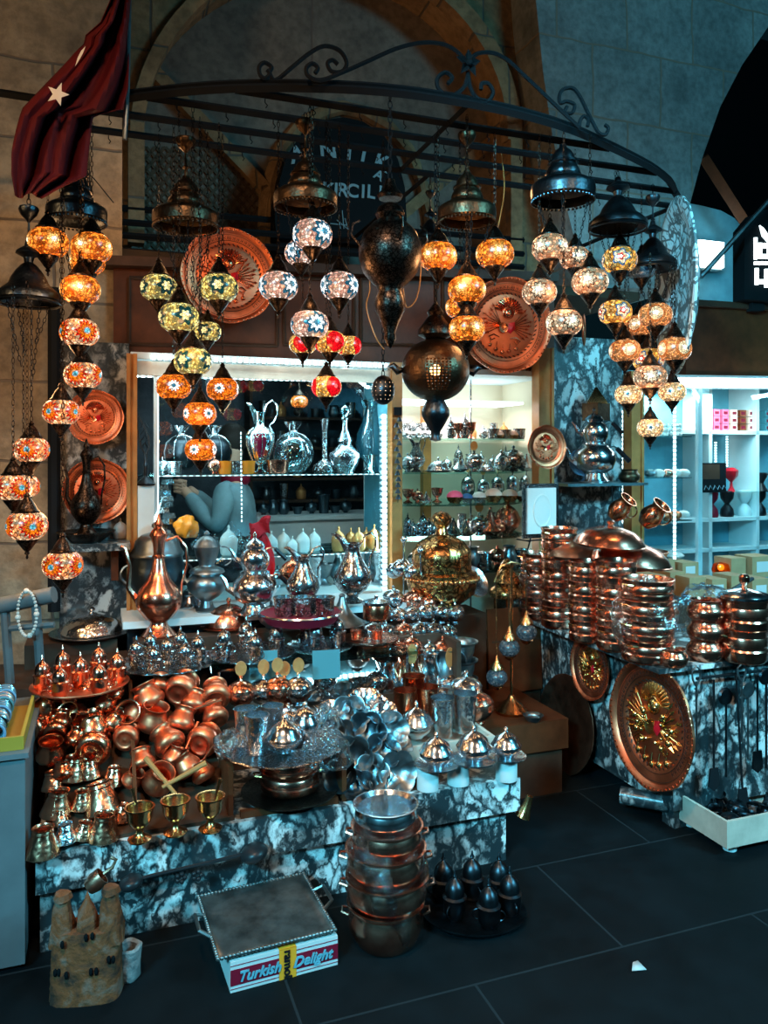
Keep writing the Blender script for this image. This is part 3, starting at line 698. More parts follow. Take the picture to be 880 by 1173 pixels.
# smooth arc in stall coordinates through the observed sweep
import bisect
def arc_b(a):
    ks = [(.10, .36), (.4, .14), (.66, .01), (1.05, -.105), (1.43, -.115), (1.78, -.06), (2.0, .03), (2.25, .13), (2.46, .23), (2.66, .38), (2.8, .56)]
    for (x0, y0), (x1, y1) in zip(ks, ks[1:]):
        if a <= x1: t = (a-x0)/(x1-x0); return y0+(y1-y0)*t
    return ks[-1][1]
x = MB(); pts = [S(.10+2.7*k/40, sum(arc_b(.10+2.7*max(0, min(40, k+j))/40) for j in (-2, -1, 0, 1, 2))/5, H) for k in range(41)]
x.tube(pts, .016, 'iron', 4); x.tube([p+Vector((0, 0, .018)) for p in pts], .010, 'iron', 4); x.build('front_rail', rk)
def a_at_b(b, side):
    A = [.10+2.7*k/200 for k in range(201)]
    A = A if side < 0 else A[::-1]
    for a in A:
        if arc_b(a) <= b: return a
    return A[0]
for b in (.05, .205, .37, .545):
    x = MB(); a_0, a_1 = a_at_b(b, -1), a_at_b(b, 1)
    if b > .35: a_0 = .10 if b > .4 else a_0
    x.tube([S(a_0, b, H-.005), S(a_1, b, H-.005)], .014, 'iron', 4)
    hooks = [a_0+.1+i*.165 for i in range(int((a_1-a_0-.15)/.165))]
    o = x.build('crossbar', rk)
    h = MB()
    for hh in hooks:
        p = S(hh, b, H-.02); h.tube([p, p-Vector((0, 0, .012)), p+Vector((.008, 0, -.022)), p+Vector((.002, 0, -.03))], .002, 'iron', 4)
    q = h.build('hook_row', o); 
x = MB(); x.tube([onH(536, 120), S(ab(onH(462, 192))[0], .56, H)], .012, 'iron', 4); x.build('brace', rk)
x = MB(); x.tube([S(-.75, .33, H), S(.14, .36, H)], .014, 'iron', 4); x.build('side_bar', rk)
for a_, b_ in ((-.3, .36), (.12, .36), (2.79, .56), (1.5, .56)):
    x = MB(); x.tube([S(a_, b_, H), S(a_, 1.77 if a_ < 1.9 else 1.5, H)], .012, 'iron', 4); x.build('wall_arm', rk)
# scroll work standing on the front rail
def scr(pl, b=-.1, r=.0075):
    x = MB(); q = []
    for k in range(len(pl)-1):
        p0, p1, p2, p3 = pl[max(0, k-1)], pl[k], pl[k+1], pl[min(len(pl)-1, k+2)]
        for j in range(4):
            t = j/4; q.append(tuple(.5*((2*p1[i])+(-p0[i]+p2[i])*t+(2*p0[i]-5*p1[i]+4*p2[i]-p3[i])*t*t+(-p0[i]+3*p1[i]-3*p2[i]+p3[i])*t**3) for i in (0, 1)))
    q.append(pl[-1]); x.tube([atv(px, py, b) for px, py in q], r, 'iron', 5); return x.build('scroll', rk)
scr([(306, 80), (309, 85), (304, 90), (298, 86), (297, 77), (303, 72), (311, 77), (309, 84), (316, 92), (335, 77), (355, 61), (372, 53), (389, 58), (397, 72), (392, 82), (380, 82), (375, 73), (381, 69), (387, 74)], -.0)
scr([(361, 84), (364, 78), (358, 73), (351, 78), (353, 87), (368, 92), (395, 82), (420, 71), (454, 56), (484, 49), (508, 51), (522, 58), (531, 67)], -.08)
scr([(536, 82), (535, 92), (529, 103), (515, 110), (503, 102), (501, 90), (510, 83), (518, 89), (513, 96)], -.11)
scr([(536, 82), (538, 98), (544, 110), (556, 118), (565, 107), (560, 96), (552, 96), (551, 103)], -.11)
scr([(541, 66), (549, 61), (566, 61), (583, 70), (598, 84), (611, 96), (635, 119), (652, 135), (664, 146)], -.08)
scr([(650, 122), (647, 129), (656, 129), (658, 120), (649, 116), (642, 118), (641, 110), (646, 102), (656, 101), (664, 110), (672, 126), (680, 142), (686, 152), (694, 154), (697, 147), (693, 143)], -.03)
scr([(664, 146), (665, 138), (669, 133), (674, 138), (673, 145)], -.03)
x = MB(); c = atv(536, 73, -.115)
for k in range(5):
    t = PI/2+k*2*PI/5; d = U*math.cos(t)+Vector((0, 0, math.sin(t))); e = U*-math.sin(t)+Vector((0, 0, math.cos(t)))
    x.add([c-V*.008, c+d*.022+e*.014-V*.01, c+d*.05-V*.004, c+d*.022-e*.014-V*.01, c+V*.006, c+d*.022+V*.008], [(0, 3, 5), (0, 5, 1), (5, 3, 2), (1, 5, 2), (0, 1, 4), (0, 4, 3), (4, 1, 2), (4, 2, 3)], 'iron', False)
x.sphere(c-V*.01, .012, 'iron', 8, 6); x.build('leaf_rosette', rk)
# second, lower grille at the wall
gr = thing('iron_wall_grille', 'black iron bars low along the wall behind the hanging lamps', 'grille')
for k, (y, b) in enumerate(((231, 1.72), (247, 1.6), (262, 1.5), (280, 1.4))):
    x = MB(); x.tube([atv(48, y, b), atv(600, y+44, b)], .017, 'iron', 4); x.build('bar', gr)
x = MB(); x.tube([atv(62, 218, 1.75), atv(62, 292, 1.28)], .02, 'iron', 4); x.build('bracket', gr)
# dark pole at the left
x = MB(); a = atv(62, 330, 1.2); x.tube([a, Vector((a.x, a.y, atv(62, 700, 1.2).z))], .028, 'iron', 8); x.build('iron_pole', None, 'dark upright iron pole against the stone wall beside the mosaic lamps', 'pole')

# ================================================================== MOSAIC LAMPS
def globe_prof(r=.07, h=.052):
    p = []
    for k in range(17):
        t = -PI/2+PI*k/16; c = math.cos(t); s = math.sin(t)
        p.append((r*(abs(c)**.72), h*(1 if s > 0 else -1)*abs(s)**.95))
    return [(.030, -h*.97)]+[q for q in p if q[0] > .033]+[(.028, h*.97)]
gp = globe_prof()
def lamp_meshes(key, glob='mosaic_amber', metal_='bronze_black'):
    m = {}
    for k, g in (('globe', glob),):
        x = MB(); x.lathe(gp, g, 36); m[k] = x.mesh('globe')
    x = MB(); x.lathe([(.042, .044), (.043, .050), (.034, .058), (.030, .068), (.022, .082), (.013, .094), (.009, .100), (.012, .104), (.008, .110), (.004, .116)], metal_, 20); m['cap'] = x.mesh('cap')
    x = MB(); x.lathe([(.002, -.118), (.005, -.112), (.003, -.104), (.010, -.098), (.006, -.092), (.014, -.084), (.022, -.072), (.033, -.058), (.036, -.051), (.038, -.044), (.030, -.042)], metal_, 20); m['base_cup'] = x.mesh('base_cup')
    return m
_lm = {}
def hang_lamp(px, py, wpx, style, Y, rz, label, group, top=None, unlit=False, lit=None):
    key = 'mosaic_'+style
    if key not in _lm: _lm[key] = lamp_meshes(key, key)
    m = _lm[key]; s = (wpx/2)*Y/F/.0705
    loc = at(px, py, Y); t = thing('mosaic_hanging_lamp', label, 'lamp', loc, rz, group)
    t.scale = (s, s, s)
    q = bpy.data.objects.new('glass_globe', m['globe']); C.objects.link(q); q.parent = t
    for k in ('cap', 'base_cup'):
        z = bpy.data.objects.new(k, m[k]); C.objects.link(z); z.parent = q
    top = H if top is None else top
    L = (top-loc.z)/s
    if L > .13:
        x = MB(); x.chain((0, 0, .113), (0, 0, L), 'bronze_black', .022/s, .006/s, .0013/s); x.build('chain', t)
    return t
FACE = -PI/2
GR = {'sun': 'sunflower mosaic lamps on the left', 'amb': 'amber mosaic lamps on the left', 'star': 'green star mosaic lamps', 'or': 'orange daisy mosaic lamps', 'blue': 'blue flower mosaic lamps', 'red': 'red and gold mosaic lamps', 'gold': 'golden amber lamps in the middle', 'tan': 'pale rosette mosaic lamps', 'right': 'small warm lamps on the right'}
LAMPS = [
 (55, 278, 46, 'amber', 2.78, 0, 'amber mosaic lamp with white-hot star, leftmost of the topmost pair on the left', 'amb'),
 (105, 284, 46, 'amber', 2.80, .5, 'amber mosaic lamp under the flag, right one of the topmost pair', 'amb'),
 (100, 300, 40, 'amber', 2.95, 1.1, 'amber mosaic lamp mostly hidden behind the right topmost amber lamp', 'amb'),
 (92, 332, 45, 'amber', 2.74, .9, 'amber mosaic lamp hanging just above the sunflower lamps', 'amb'),
 (91, 381, 44, 'sunflower', 2.74, .2, 'orange sunflower mosaic lamp, highest of the sunflower column', 'sun'),
 (95, 430, 42, 'sunflower', 2.76, .75, 'orange sunflower mosaic lamp, second down the column, above the upper wall tray', 'sun'),
 (70, 472, 41, 'sunflower', 2.72, .55, 'orange sunflower mosaic lamp left of the upper wall tray', 'sun'),
 (36, 515, 40, 'sunflower', 2.66, .9, 'orange sunflower mosaic lamp right of the one cut by the picture edge', 'sun'),
 (15, 558, 42, 'sunflower', 2.60, .3, 'orange sunflower mosaic lamp nearest the left edge of the picture', 'sun'),
 (27, 557, 36, 'sunflower', 2.85, 1.0, 'orange sunflower mosaic lamp peeping out behind the leftmost one', 'sun'),
 (31, 602, 46, 'sunflower', 2.55, .15, 'largest sunflower mosaic lamp, with pointed finial, low on the left', 'sun'),
 (72, 647, 45, 'sunflower', 2.60, .62, 'orange sunflower mosaic lamp, lowest of all the hanging lamps', 'sun'),
 (182, 330, 42, 'star', 2.95, .15, 'pale green mosaic lamp with teal star, leftmost of its cluster', 'star'),
 (205, 364, 46, 'star', 2.75, .05, 'pale green mosaic lamp with teal star, biggest of its cluster', 'star'),
 (251, 330, 44, 'star', 2.85, .85, 'pale green mosaic lamp in front of the round copper tray', 'star'),
 (238, 380, 31, 'star', 2.93, .7, 'small pale green mosaic lamp at the lower rim of the copper tray', 'star'),
 (221, 414, 43, 'star', 2.72, .5, 'pale green mosaic lamp, lowest of the teal star cluster', 'star'),
 (199, 443, 40, 'orange', 2.85, .95, 'orange daisy mosaic lamp, upper left of its cluster', 'or'),
 (255, 446, 37, 'orange', 2.95, .75, 'orange daisy mosaic lamp, upper right of its cluster', 'or'),
 (229, 474, 38, 'orange', 2.80, .2, 'orange daisy mosaic lamp in the middle of its cluster', 'or'),
 (230, 515, 36, 'orange', 2.85, .6, 'orange daisy mosaic lamp, lowest of its cluster', 'or'),
 (358, 269, 46, 'blue', 2.70, .3, 'blue and white mosaic lamp, topmost of its cluster', 'blue'),
 (345, 290, 38, 'blue', 3.00, .9, 'blue and white mosaic lamp half hidden behind the topmost', 'blue'),
 (319, 328, 45, 'blue', 2.80, .4, 'blue and white mosaic lamp at the left of its cluster', 'blue'),
 (389, 328, 44, 'blue', 2.85, .5, 'blue and white mosaic lamp at the right of its cluster', 'blue'),
 (355, 372, 44, 'blue', 2.68, .1, 'blue and white mosaic lamp, lowest of the blue ones', 'blue'),
 (347, 394, 32, 'red', 3.00, 0, 'small red and gold mosaic lamp left behind the lowest blue lamp', 'red'),
 (378, 392, 36, 'red', 2.85, .35, 'red and gold mosaic lamp in the middle of the upper three', 'red'),
 (399, 396, 31, 'red', 2.95, .8, 'red and gold mosaic lamp, rightmost of the upper three', 'red'),
 (374, 443, 35, 'red', 2.80, .52, 'red and gold mosaic lamp, lowest, over the show window', 'red'),
 (502, 294, 44, 'amber', 2.85, .2, 'golden amber lamp left of the pair under the beaded brass canopy', 'gold'),
 (567, 291, 44, 'amber', 2.90, .7, 'golden amber lamp right of the pair under the beaded brass canopy', 'gold'),
 (535, 332, 44, 'amber', 2.80, .35, 'golden amber lamp in the centre below the pair', 'gold'),
 (527, 352, 34, 'amber', 3.00, .9, 'golden amber lamp hidden behind the centre one', 'gold'),
 (535, 377, 42, 'amber', 2.78, 1.0, 'golden amber lamp, lowest of the golden ones, above the pierced globe', 'gold'),
 (630, 284, 42, 'tan', 2.95, .2, 'pale rosette mosaic lamp, topmost at the left of its cluster', 'tan'),
 (659, 296, 35, 'tan', 3.10, .75, 'small pale rosette mosaic lamp with a very bright flower', 'tan'),
 (676, 323, 42, 'tan', 2.95, .45, 'pale rosette mosaic lamp at the right of its cluster', 'tan'),
 (618, 335, 40, 'tan', 2.95, .6, 'pale rosette mosaic lamp over the edge of the right copper tray', 'tan'),
 (646, 370, 42, 'tan', 2.90, .95, 'pale rosette mosaic lamp, lowest of its cluster', 'tan'),
 (710, 298, 40, 'multi', 3.05, .6, 'orange mosaic lamp with blue and red flowers, upper of two', 'right'),
 (705, 358, 38, 'multi', 3.00, .9, 'orange mosaic lamp with blue and red flowers, lower of two', 'right'),
 (751, 361, 38, 'band', 3.10, .5, 'warm banded lamp beside the big oval tray, highest of the right cluster', 'right'),
 (733, 373, 34, 'band', 3.25, .2, 'warm banded lamp tucked behind the highest of the right cluster', 'right'),
 (716, 402, 36, 'band', 3.10, .7, 'warm banded lamp at the left of the right cluster', 'right'),
 (773, 400, 38, 'band', 3.05, .9, 'warm banded lamp at the right of the right cluster', 'right'),
 (743, 412, 36, 'multi', 3.20, .2, 'mottled lamp with blue spot hidden in the middle of the right cluster', 'right'),
 (745, 432, 38, 'tan', 3.00, .55, 'pale rosette mosaic lamp in the centre of the right cluster', 'right'),
 (720, 452, 31, 'cream', 3.10, .5, 'small cream lamp with dark blue star, lower left of the right cluster', 'right'),
 (770, 449, 31, 'cream', 3.10, .4, 'small cream lamp with dark blue star by the tube light', 'right'),
 (745, 490, 30, 'cream', 3.05, .55, 'small cream lamp with dark blue star, lowest on the right', 'right'),
]
for (px, py, wd, st, Y, rz, lb, gk) in LAMPS:
    if px >= 700: Y += .34
    top = None
    if px < 60 and py > 400: top = 2.06
    if px > 725: top = atv(748, 296, 0).z*0+1.5+(520-300)/900*3.5
    hang_lamp(px, py, wd, st, Y, rz*1.4-.9, lb, GR[gk], top)
t = hang_lamp(735, 308, 34, 'unlit', 3.5, .3, 'unlit blue and clear mosaic lamp behind the right cluster', None)

# warm light shed by the lamp clusters
for (px, py, Y, p_) in ((75, 320, 2.62, 1.6), (60, 500, 2.5, 1.6), (60, 575, 2.75, 1.2), (25, 420, 2.95, 2.4), (20, 640, 3.0, 1.6), (215, 390, 2.6, 1.4), (228, 492, 2.7, 1.2), (355, 330, 2.6, 1.3), (378, 425, 2.7, 1.0), (535, 310, 2.72, 2.0), (525, 400, 2.9, 1.0), (650, 335, 2.85, 1.6), (740, 390, 3.25, 1.8), (745, 465, 3.3, 1.2), (90, 250, 2.95, 1.5), (240, 260, 3.2, .9), (545, 225, 3.6, 3.0), (150, 215, 3.4, 1.6)):
    lamp('lamp_cluster_glow', 'POINT', at(px, py, Y), p_*1.3, (1, .50, .20), .05)

# ================================================================== CANOPIES, BIG LAMPS
def canopy_proto(key, m='brass_dark', beads=True, prof='dome'):
    parts = []
    x = MB()
    if prof == 'dome':
        x.lathe([(.0, .165), (.012, .163), (.014, .150), (.028, .138), (.040, .118), (.043, .100), (.052, .096), (.054, .088), (.048, .082), (.058, .062), (.062, .048), (.060, .040), (.068, .036), (.070, .030), (.066, .024)], m, 28, lambda t, z, r: .02*math.cos(14*t) if .04 < z < .13 else 0)
        parts.append(('dome', x.mesh('dome'), []))
        y = MB(); y.lathe([(.066, .026), (.098, .016), (.112, .004), (.114, -.012), (.112, -.045), (.106, -.050), (.104, -.046), (.108, -.012), (.094, .006), (.060, .016)], m, 32)
        bead = MB()
        for k in range(44):
            t = 2*PI*k/44; bead.sphere((.109*math.cos(t), .109*math.sin(t), -.055), .0055, m, 6, 4)
        parts.append(('skirt', y.mesh('skirt'), [('bead_fringe', bead.mesh('bead_fringe'))] if beads else []))
    elif prof == 'bell':
        x.lathe([(0, .20), (.012, .19), (.016, .17), (.045, .15), (.048, .14), (.02, .125), (.016, .105), (.03, .095), (.05, .07), (.065, .045), (.075, .02), (.10, .0), (.118, -.02), (.120, -.04), (.114, -.045), (.10, -.02), (.06, .01), (.02, .06)], m, 28)
        parts.append(('bell', x.mesh('bell'), []))
        y = MB(); y.lathe([(.117, -.045), (.121, -.052), (.117, -.058), (.112, -.052), (.117, -.045)], m, 28); parts.append(('rim', y.mesh('rim'), []))
    z = MB(); z.lathe([(0, .262), (.006, .262), (.008, .268), (.028, .290), (.036, .312), (.034, .322), (.026, .318), (.012, .33), (0, .335)], m, 20, lambda t, zz, r: .06*math.cos(8*t) if .28 < zz < .32 else 0)
    parts.append(('top_cup', z.mesh('top_cup'), []))
    z = MB(); z.lathe([(0, .16), (.006, .16), (.005, .19), (.012, .20), (.005, .21), (.004, .262), (0, .262)], m, 10); parts.append(('stem', z.mesh('stem'), []))
    PROTO[key] = ('lamp_canopy', 'lamp canopy', parts)
canopy_proto('can1'); canopy_proto('can2', 'gunmetal', True); canopy_proto('can3', 'gunmetal', False, 'bell')
for k_, src in (('can2n', 'can2'), ('can3n', 'can3')): PROTO[k_] = (PROTO[src][0], PROTO[src][1], PROTO[src][2][:2])
def canopy(key, px, py, wpx, Y, label, zt=.33):
    zt = {'can2n': .165, 'can3n': .20}.get(key, .335)
    s = (wpx/2)*Y/F/.112; loc = at(px, py, Y)
    q = min(1, (H-.025-loc.z)/(zt*s))
    o = spawn(key, label, loc, R.random()*2, (s, s, s*q), group=None)
    L = (H-.0-loc.z)/s/q
    if L > zt:
        x = MB(); x.chain((0, 0, zt-.005), (0, 0, L), 'iron', .026/s, .008/s, .0018/s); x.build('chain', o)
    for k in range(4):
        t = k*PI/2+.6; x = MB(); x.chain((.09*math.cos(t), .09*math.sin(t), -.04), (.03*math.cos(t), .03*math.sin(t), -.20-.05*k), 'iron', .022/s, .006/s, .0013/s); x.build('lamp_chain', o)
    return o
canopy('can2', 88, 240, 66, 2.85, 'dark canopy with beaded rim just below the hanging flag')
canopy('can3', 33, 332, 66, 2.75, 'dark bell canopy at the far left under the amber lamps')
canopy('can1', 213, 246, 74, 2.90, 'dark brass canopy left of the signboard, above the round copper tray')
canopy('can1', 350, 224, 72, 2.75, 'dark brass canopy in front of the signboard, above the blue lamps')
canopy('can1', 535, 240, 66, 2.85, 'brass canopy with beaded fringe above the golden amber lamps')
canopy('can2n', 645, 214, 72, 2.98, 'wide dark canopy with fringed rim above the pale rosette lamps')
canopy('can3n', 708, 250, 62, 3.32, 'black bell canopy on the right with waisted top')
canopy('can3', 748, 296, 50, 3.5, 'black bell canopy nearest the big oval silver tray')
canopy('can3', 493, 268, 34, 3.4, 'small dark lantern top hanging behind the golden lamps')
# large dark pierced vase lamp
Y = 2.62; s = Y/F; x = MB()
t = thing('pierced_vase_lamp', 'very large dark vase-shaped lamp hanging in front of the signboard', 'lamp', at(447, 290, Y))
x.lathe([(0, 58*s), (6*s, 57*s), (14*s, 52*s), (17*s, 44*s), (14*s, 38*s), (20*s, 34*s), (30*s, 24*s), (36*s, 8*s), (36*s, -6*s), (31*s, -22*s), (22*s, -33*s), (16*s, -38*s), (14*s, -44*s), (16*s, -50*s)], 'bronze_black', 32); x.build('body', t)
x = MB(); x.lathe([(16*s, -49*s), (18*s, -56*s), (17*s, -66*s), (10*s, -80*s), (6*s, -92*s), (7*s, -98*s), (3*s, -106*s), (0, -110*s)], 'bronze_black', 24); x.build('tail', t)
x = MB(); x.lathe([(0, 62*s), (13*s, 62*s), (15*s, 66*s), (8*s, 74*s), (5*s, 84*s), (0, 86*s)], 'bronze_black', 20); x.build('cap', t)
x = MB(); x.chain((0, 0, 84*s), (0, 0, H-t.location.z), 'iron', .03, .009, .002); x.build('chain', t)
for k in range(4):
    a = k*PI/2+.3; x = MB(); x.tube([(34*s*math.cos(a), 34*s*math.sin(a), 4*s), (46*s*math.cos(a), 46*s*math.sin(a), 18*s), (44*s*math.cos(a), 44*s*math.sin(a), 30*s), (36*s*math.cos(a), 36*s*math.sin(a), 34*s)], .0035, 'bronze_black', 5); x.build('scroll_arm', t)
# large pierced globe lamp: real holes over a glowing bulb
Y = 2.95; s = Y/F
t = thing('pierced_globe_lamp', 'large brown pierced metal globe lamp glowing from inside, above the corner cabinet', 'lamp', at(499, 424, Y), .2)
x = MB(); rg = 39*s; n1, n2 = 56, 30
def gpnt(i, j): 
    a = 2*PI*i/n1; e = -PI/2+PI*(j+1)/(n2+2); return (rg*math.cos(e)*math.cos(a), rg*math.cos(e)*math.sin(a), rg*.92*math.sin(e))
vs = []; fs = []
for j in range(n2):
    for i in range(n1):
        c = [Vector(gpnt(i, j)), Vector(gpnt(i+1, j)), Vector(gpnt(i+1, j+1)), Vector(gpnt(i, j+1))]
        m_ = sum(c, Vector())/4; front = ((i/n1*2*PI+.2+PI/2+PI) % (2*PI))-PI
        lozenge = 6 < j < 18 and abs(front) < .40
        f = .56 if lozenge else .16 if (i+j) % 2 else 0
        b0 = len(vs); vs += c
        if f: 
            vs += [m_+(q-m_)*f for q in c]
            fs += [(b0, b0+1, b0+5, b0+4), (b0+1, b0+2, b0+6, b0+5), (b0+2, b0+3, b0+7, b0+6), (b0+3, b0, b0+4, b0+7)]
        else: fs.append((b0, b0+1, b0+2, b0+3))
x.add(vs, fs, 'brass_dark'); x.build('globe', t)
x = MB(); x.sphere((0, 0, 0), .022, 'bulb_warm', 12, 8); x.build('bulb', t)
lamp('pierced_globe_glow', 'POINT', at(499, 424, Y-.04), 1.0, (1, .4, .15), .02)
x = MB(); x.lathe([(12*s, 36*s), (20*s, 40*s), (20*s, 46*s), (14*s, 54*s), (8*s, 62*s), (10*s, 66*s), (4*s, 74*s), (0, 80*s)], 'bronze_black', 20); x.build('cap', t)
x = MB(); x.lathe([(10*s, -34*s), (12*s, -38*s), (16*s, -46*s), (16*s, -52*s), (11*s, -62*s), (6*s, -70*s), (5*s, -76*s), (7*s, -80*s), (0, -82*s)], 'gunmetal', 20); x.build('tail', t)
x = MB(); x.chain((0, 0, 78*s), (0, 0, H-t.location.z), 'iron', .028, .008, .002); x.build('chain', t)
for a in (0, PI):
    x = MB(); x.tube([(36*s*math.cos(a), 0, 0), (44*s*math.cos(a), 0, -2*s), (50*s*math.cos(a), 0, 4*s), (56*s*math.cos(a), 0, 3*s)], [2*s, 5*s, 4*s, .6*s], 'gunmetal', 8); x.build('leaf_handle', t)
# small blue-black pierced ball at the window corner
t = thing('pierced_ball', 'small blue-black pierced metal ball hanging at the window corner', 'lamp', at(439, 447, 3.0))
s = 3.0/F; x = MB(); x.sphere((0, 0, 0), 13.5*s, 'gunmetal', 20, 14, 17*s); x.build('ball', t)
x = MB()
for j in range(5):
    for i in range(14): 
        a = 2*PI*i/14; e = -.7+j*.3; x.sphere((13.6*s*math.cos(e)*math.cos(a), 13.6*s*math.cos(e)*math.sin(a), 17*s*math.sin(e)), .0022, 'silver', 5, 4)
x.build('studs', t)
x = MB(); x.chain((0, 0, 16*s), (0, 0, H-t.location.z), 'iron', .026, .008, .0018); x.build('chain', t)

# loose electric cables among the lamps
for nm, pts in (('thin orange cable dangling beside the golden amber lamps', [(573, 168, 3.1), (578, 215, 3.05), (570, 262, 3.0), (560, 290, 3.0), (552, 305, 3.0)]),
                ('thin cable looped from the large dark vase lamp', [(420, 290, 2.7), (424, 330, 2.72), (420, 352, 2.75), (430, 385, 2.75), (440, 400, 2.8)]),
                ('thin cable drooping right of the dark vase lamp', [(474, 262, 2.75), (482, 300, 2.75), (478, 340, 2.8), (466, 352, 2.8), (462, 330, 2.8)]),
                ('dark cable hanging from the flag corner to the grille', [(99, 165, 2.7), (98, 195, 2.75), (108, 205, 2.9), (130, 232, 3.2)])):
    x = MB(); P_ = [at(*q) for q in pts]; q = []
    for k in range(len(P_)-1):
        a, b_, c, d = P_[max(0, k-1)], P_[k], P_[k+1], P_[min(len(P_)-1, k+2)]
        for j in range(5): t = j/5; q.append(.5*((2*b_)+(c-a)*t+(2*a-5*b_+4*c-d)*t*t+(3*b_-a-3*c+d)*t**3))
    q.append(P_[-1]); x.tube(q, .0022, 'wood_orange' if 'dark cable' not in nm else 'iron', 5); x.build('electric_cable', None, nm, 'cable')
# ================================================================== PROTOTYPES OF THE WARES
def L_(prof, mat, seg=24, flute=None, name='m', **k): x = MB(); x.lathe(prof, mat, seg, flute, **k); return x.mesh(name)
def T_(name, *tubes):
    x = MB()
    for (pts, r, mat) in tubes: x.tube(pts, r, mat, 6)
    return x.mesh(name)
W = {}
def P(key, name, cat, width, *parts): PROTO[key] = (name, cat, parts); W[key] = width
def put(key, px, py, wpx, label, z=None, b=None, Y=None, rz=None, group=None, rot=None, swap=None, hz=1.0, name=None, cat=None):
    loc = atz(px, py, z) if z is not None else atv(px, py, b) if b is not None else at(px, py, Y)
    s = wpx*loc.y/F/W[key]
    return spawn(key, label, loc, (R.random()*6.28 if rz is None else rz), (s, s, s*hz), rot, group, swap, name, cat)
def arc3(c, r, t0, t1, n=10, sq=1.0): return [(c[0]+r*math.cos(t0+(t1-t0)*k/n), 0, c[1]+sq*r*math.sin(t0+(t1-t0)*k/n)) for k in range(n+1)]
CU, SI = 'copper', 'silver'
# round-bellied coffee pot (seen mostly from below in the heap)
pot_prof = [(0, .004), (.006, .004), (.008, .005), (.031, .005), (.034, .003), (.036, .001), (.041, 0), (.050, .004), (.059, .016), (.062, .028), (.058, .042), (.049, .060), (.043, .072), (.042, .080), (.046, .090), (.050, .094), (.050, .097), (.046, .096), (.039, .080), (.040, .072), (.046, .059), (.055, .042), (.058, .028), (.056, .018), (.044, .010), (0, .012)]
P('pot', 'coffee_pot', 'pot', .124, ('body', L_(pot_prof, CU, 28, name='body'), []))
hd = T_('handle', ([(.040, 0, .096), (.075, 0, .112), (.16, 0, .150)], [.0045, .006, .007], 'copper_matt'))
P('pot_handle', 'coffee_pot', 'pot', .124, ('body', PROTO['pot'][2][0][1], []), ('handle', hd, []))
# flared hammered bell cup
bell = [(0, .004), (.044, .004), (.050, 0), (.054, .004), (.050, .018), (.040, .045), (.033, .060), (.031, .066), (.033, .070), (.030, .078), (.034, .084), (.031, .084), (.026, .076), (.028, .060), (.036, .044), (.045, .02), (.046, .008), (0, .008)]
P('bell', 'hammered_jug', 'jug', .108, ('body', L_(bell, 'copper_hammered', 28, name='body'), []))
# goblet with pestle
gob = [(0, 0), (.030, 0), (.031, .004), (.018, .010), (.010, .018), (.009, .026), (.016, .034), (.027, .044), (.033, .06), (.035, .078), (.039, .084), (.039, .088), (.034, .087), (.031, .078), (.029, .060), (.022, .046), (0, .040)]
P('goblet', 'mortar_goblet', 'goblet', .078, ('cup', L_(gob, 'brass_plain', 28, name='cup'), []))
P('goblet_pestle', 'mortar_goblet', 'goblet', .078, ('cup', PROTO['goblet'][2][0][1], []), ('pestle', T_('pestle', ([(0, 0, .048), (.012, 0, .08), (.022, 0, .115), (.027, 0, .13)], [.006, .004, .004, .007], 'brass_plain')), []))
# covered coffee cup with pointed lid
def cup_set(m):
    body = L_([(0, 0), (.020, 0), (.021, .004), (.026, .012), (.028, .026), (.027, .04), (.029, .046), (.026, .046), (.024, .03), (0, .01)], m, 20, name='cup')
    lid = L_([(.029, .046), (.030, .050), (.024, .054), (.024, .066), (.021, .078), (.013, .088), (.007, .092), (.004, .096), (.006, .100), (.003, .106), (.0015, .114), (0, .116)], m, 20, name='lid')
    h = T_('handle', (arc3((.028, .026), .012, -PI/2, PI/2, 8), .002, m)); h2 = T_('handle', ([(-p[0], 0, p[2]) for p in arc3((.028, .026), .012, -PI/2, PI/2, 8)], .002, m))
    return (('cup', body, []), ('lid', lid, []), ('handle', h, []), ('handle', h2, []))
P('cup_cu', 'covered_coffee_cup', 'cup', .06, *cup_set('copper_pink')); P('cup_si', 'covered_coffee_cup', 'cup', .06, *cup_set('silver_engraved'))
# round scalloped tray
def tray_mesh(m, n=18, amp=.03, deep=.012):
    return L_([(0, .002), (.80, .002), (.86, .006), (.93, deep), (1.0, deep+.008), (1.0, deep+.012), (.92, deep+.004), (.84, .012), (0, .008)], m, 72, lambda t, z, r: amp*math.cos(n*t)*max(0, (r-.85)/.15), name='tray')
def tray(px, py, wpx, label, z, m='silver_engraved', n=18, amp=.03, name='serving_tray', tilt=None):
    loc = atz(px, py, z); r = wpx/2*loc.y/F
    me = L_([(0, .002), (r*.80, .002), (r*.88, .005), (r*.95, .011), (r, .016), (r*.995, .019), (r*.92, .012), (r*.84, .007), (0, .006)], m, 72, lambda t, z_, rr: amp*math.cos(n*t)*max(0, (rr/r-.85)/.15), name='tray')
    o = bpy.data.objects.new(name, me); C.objects.link(o); o.location = loc; tag(o, label, 'tray'); return o
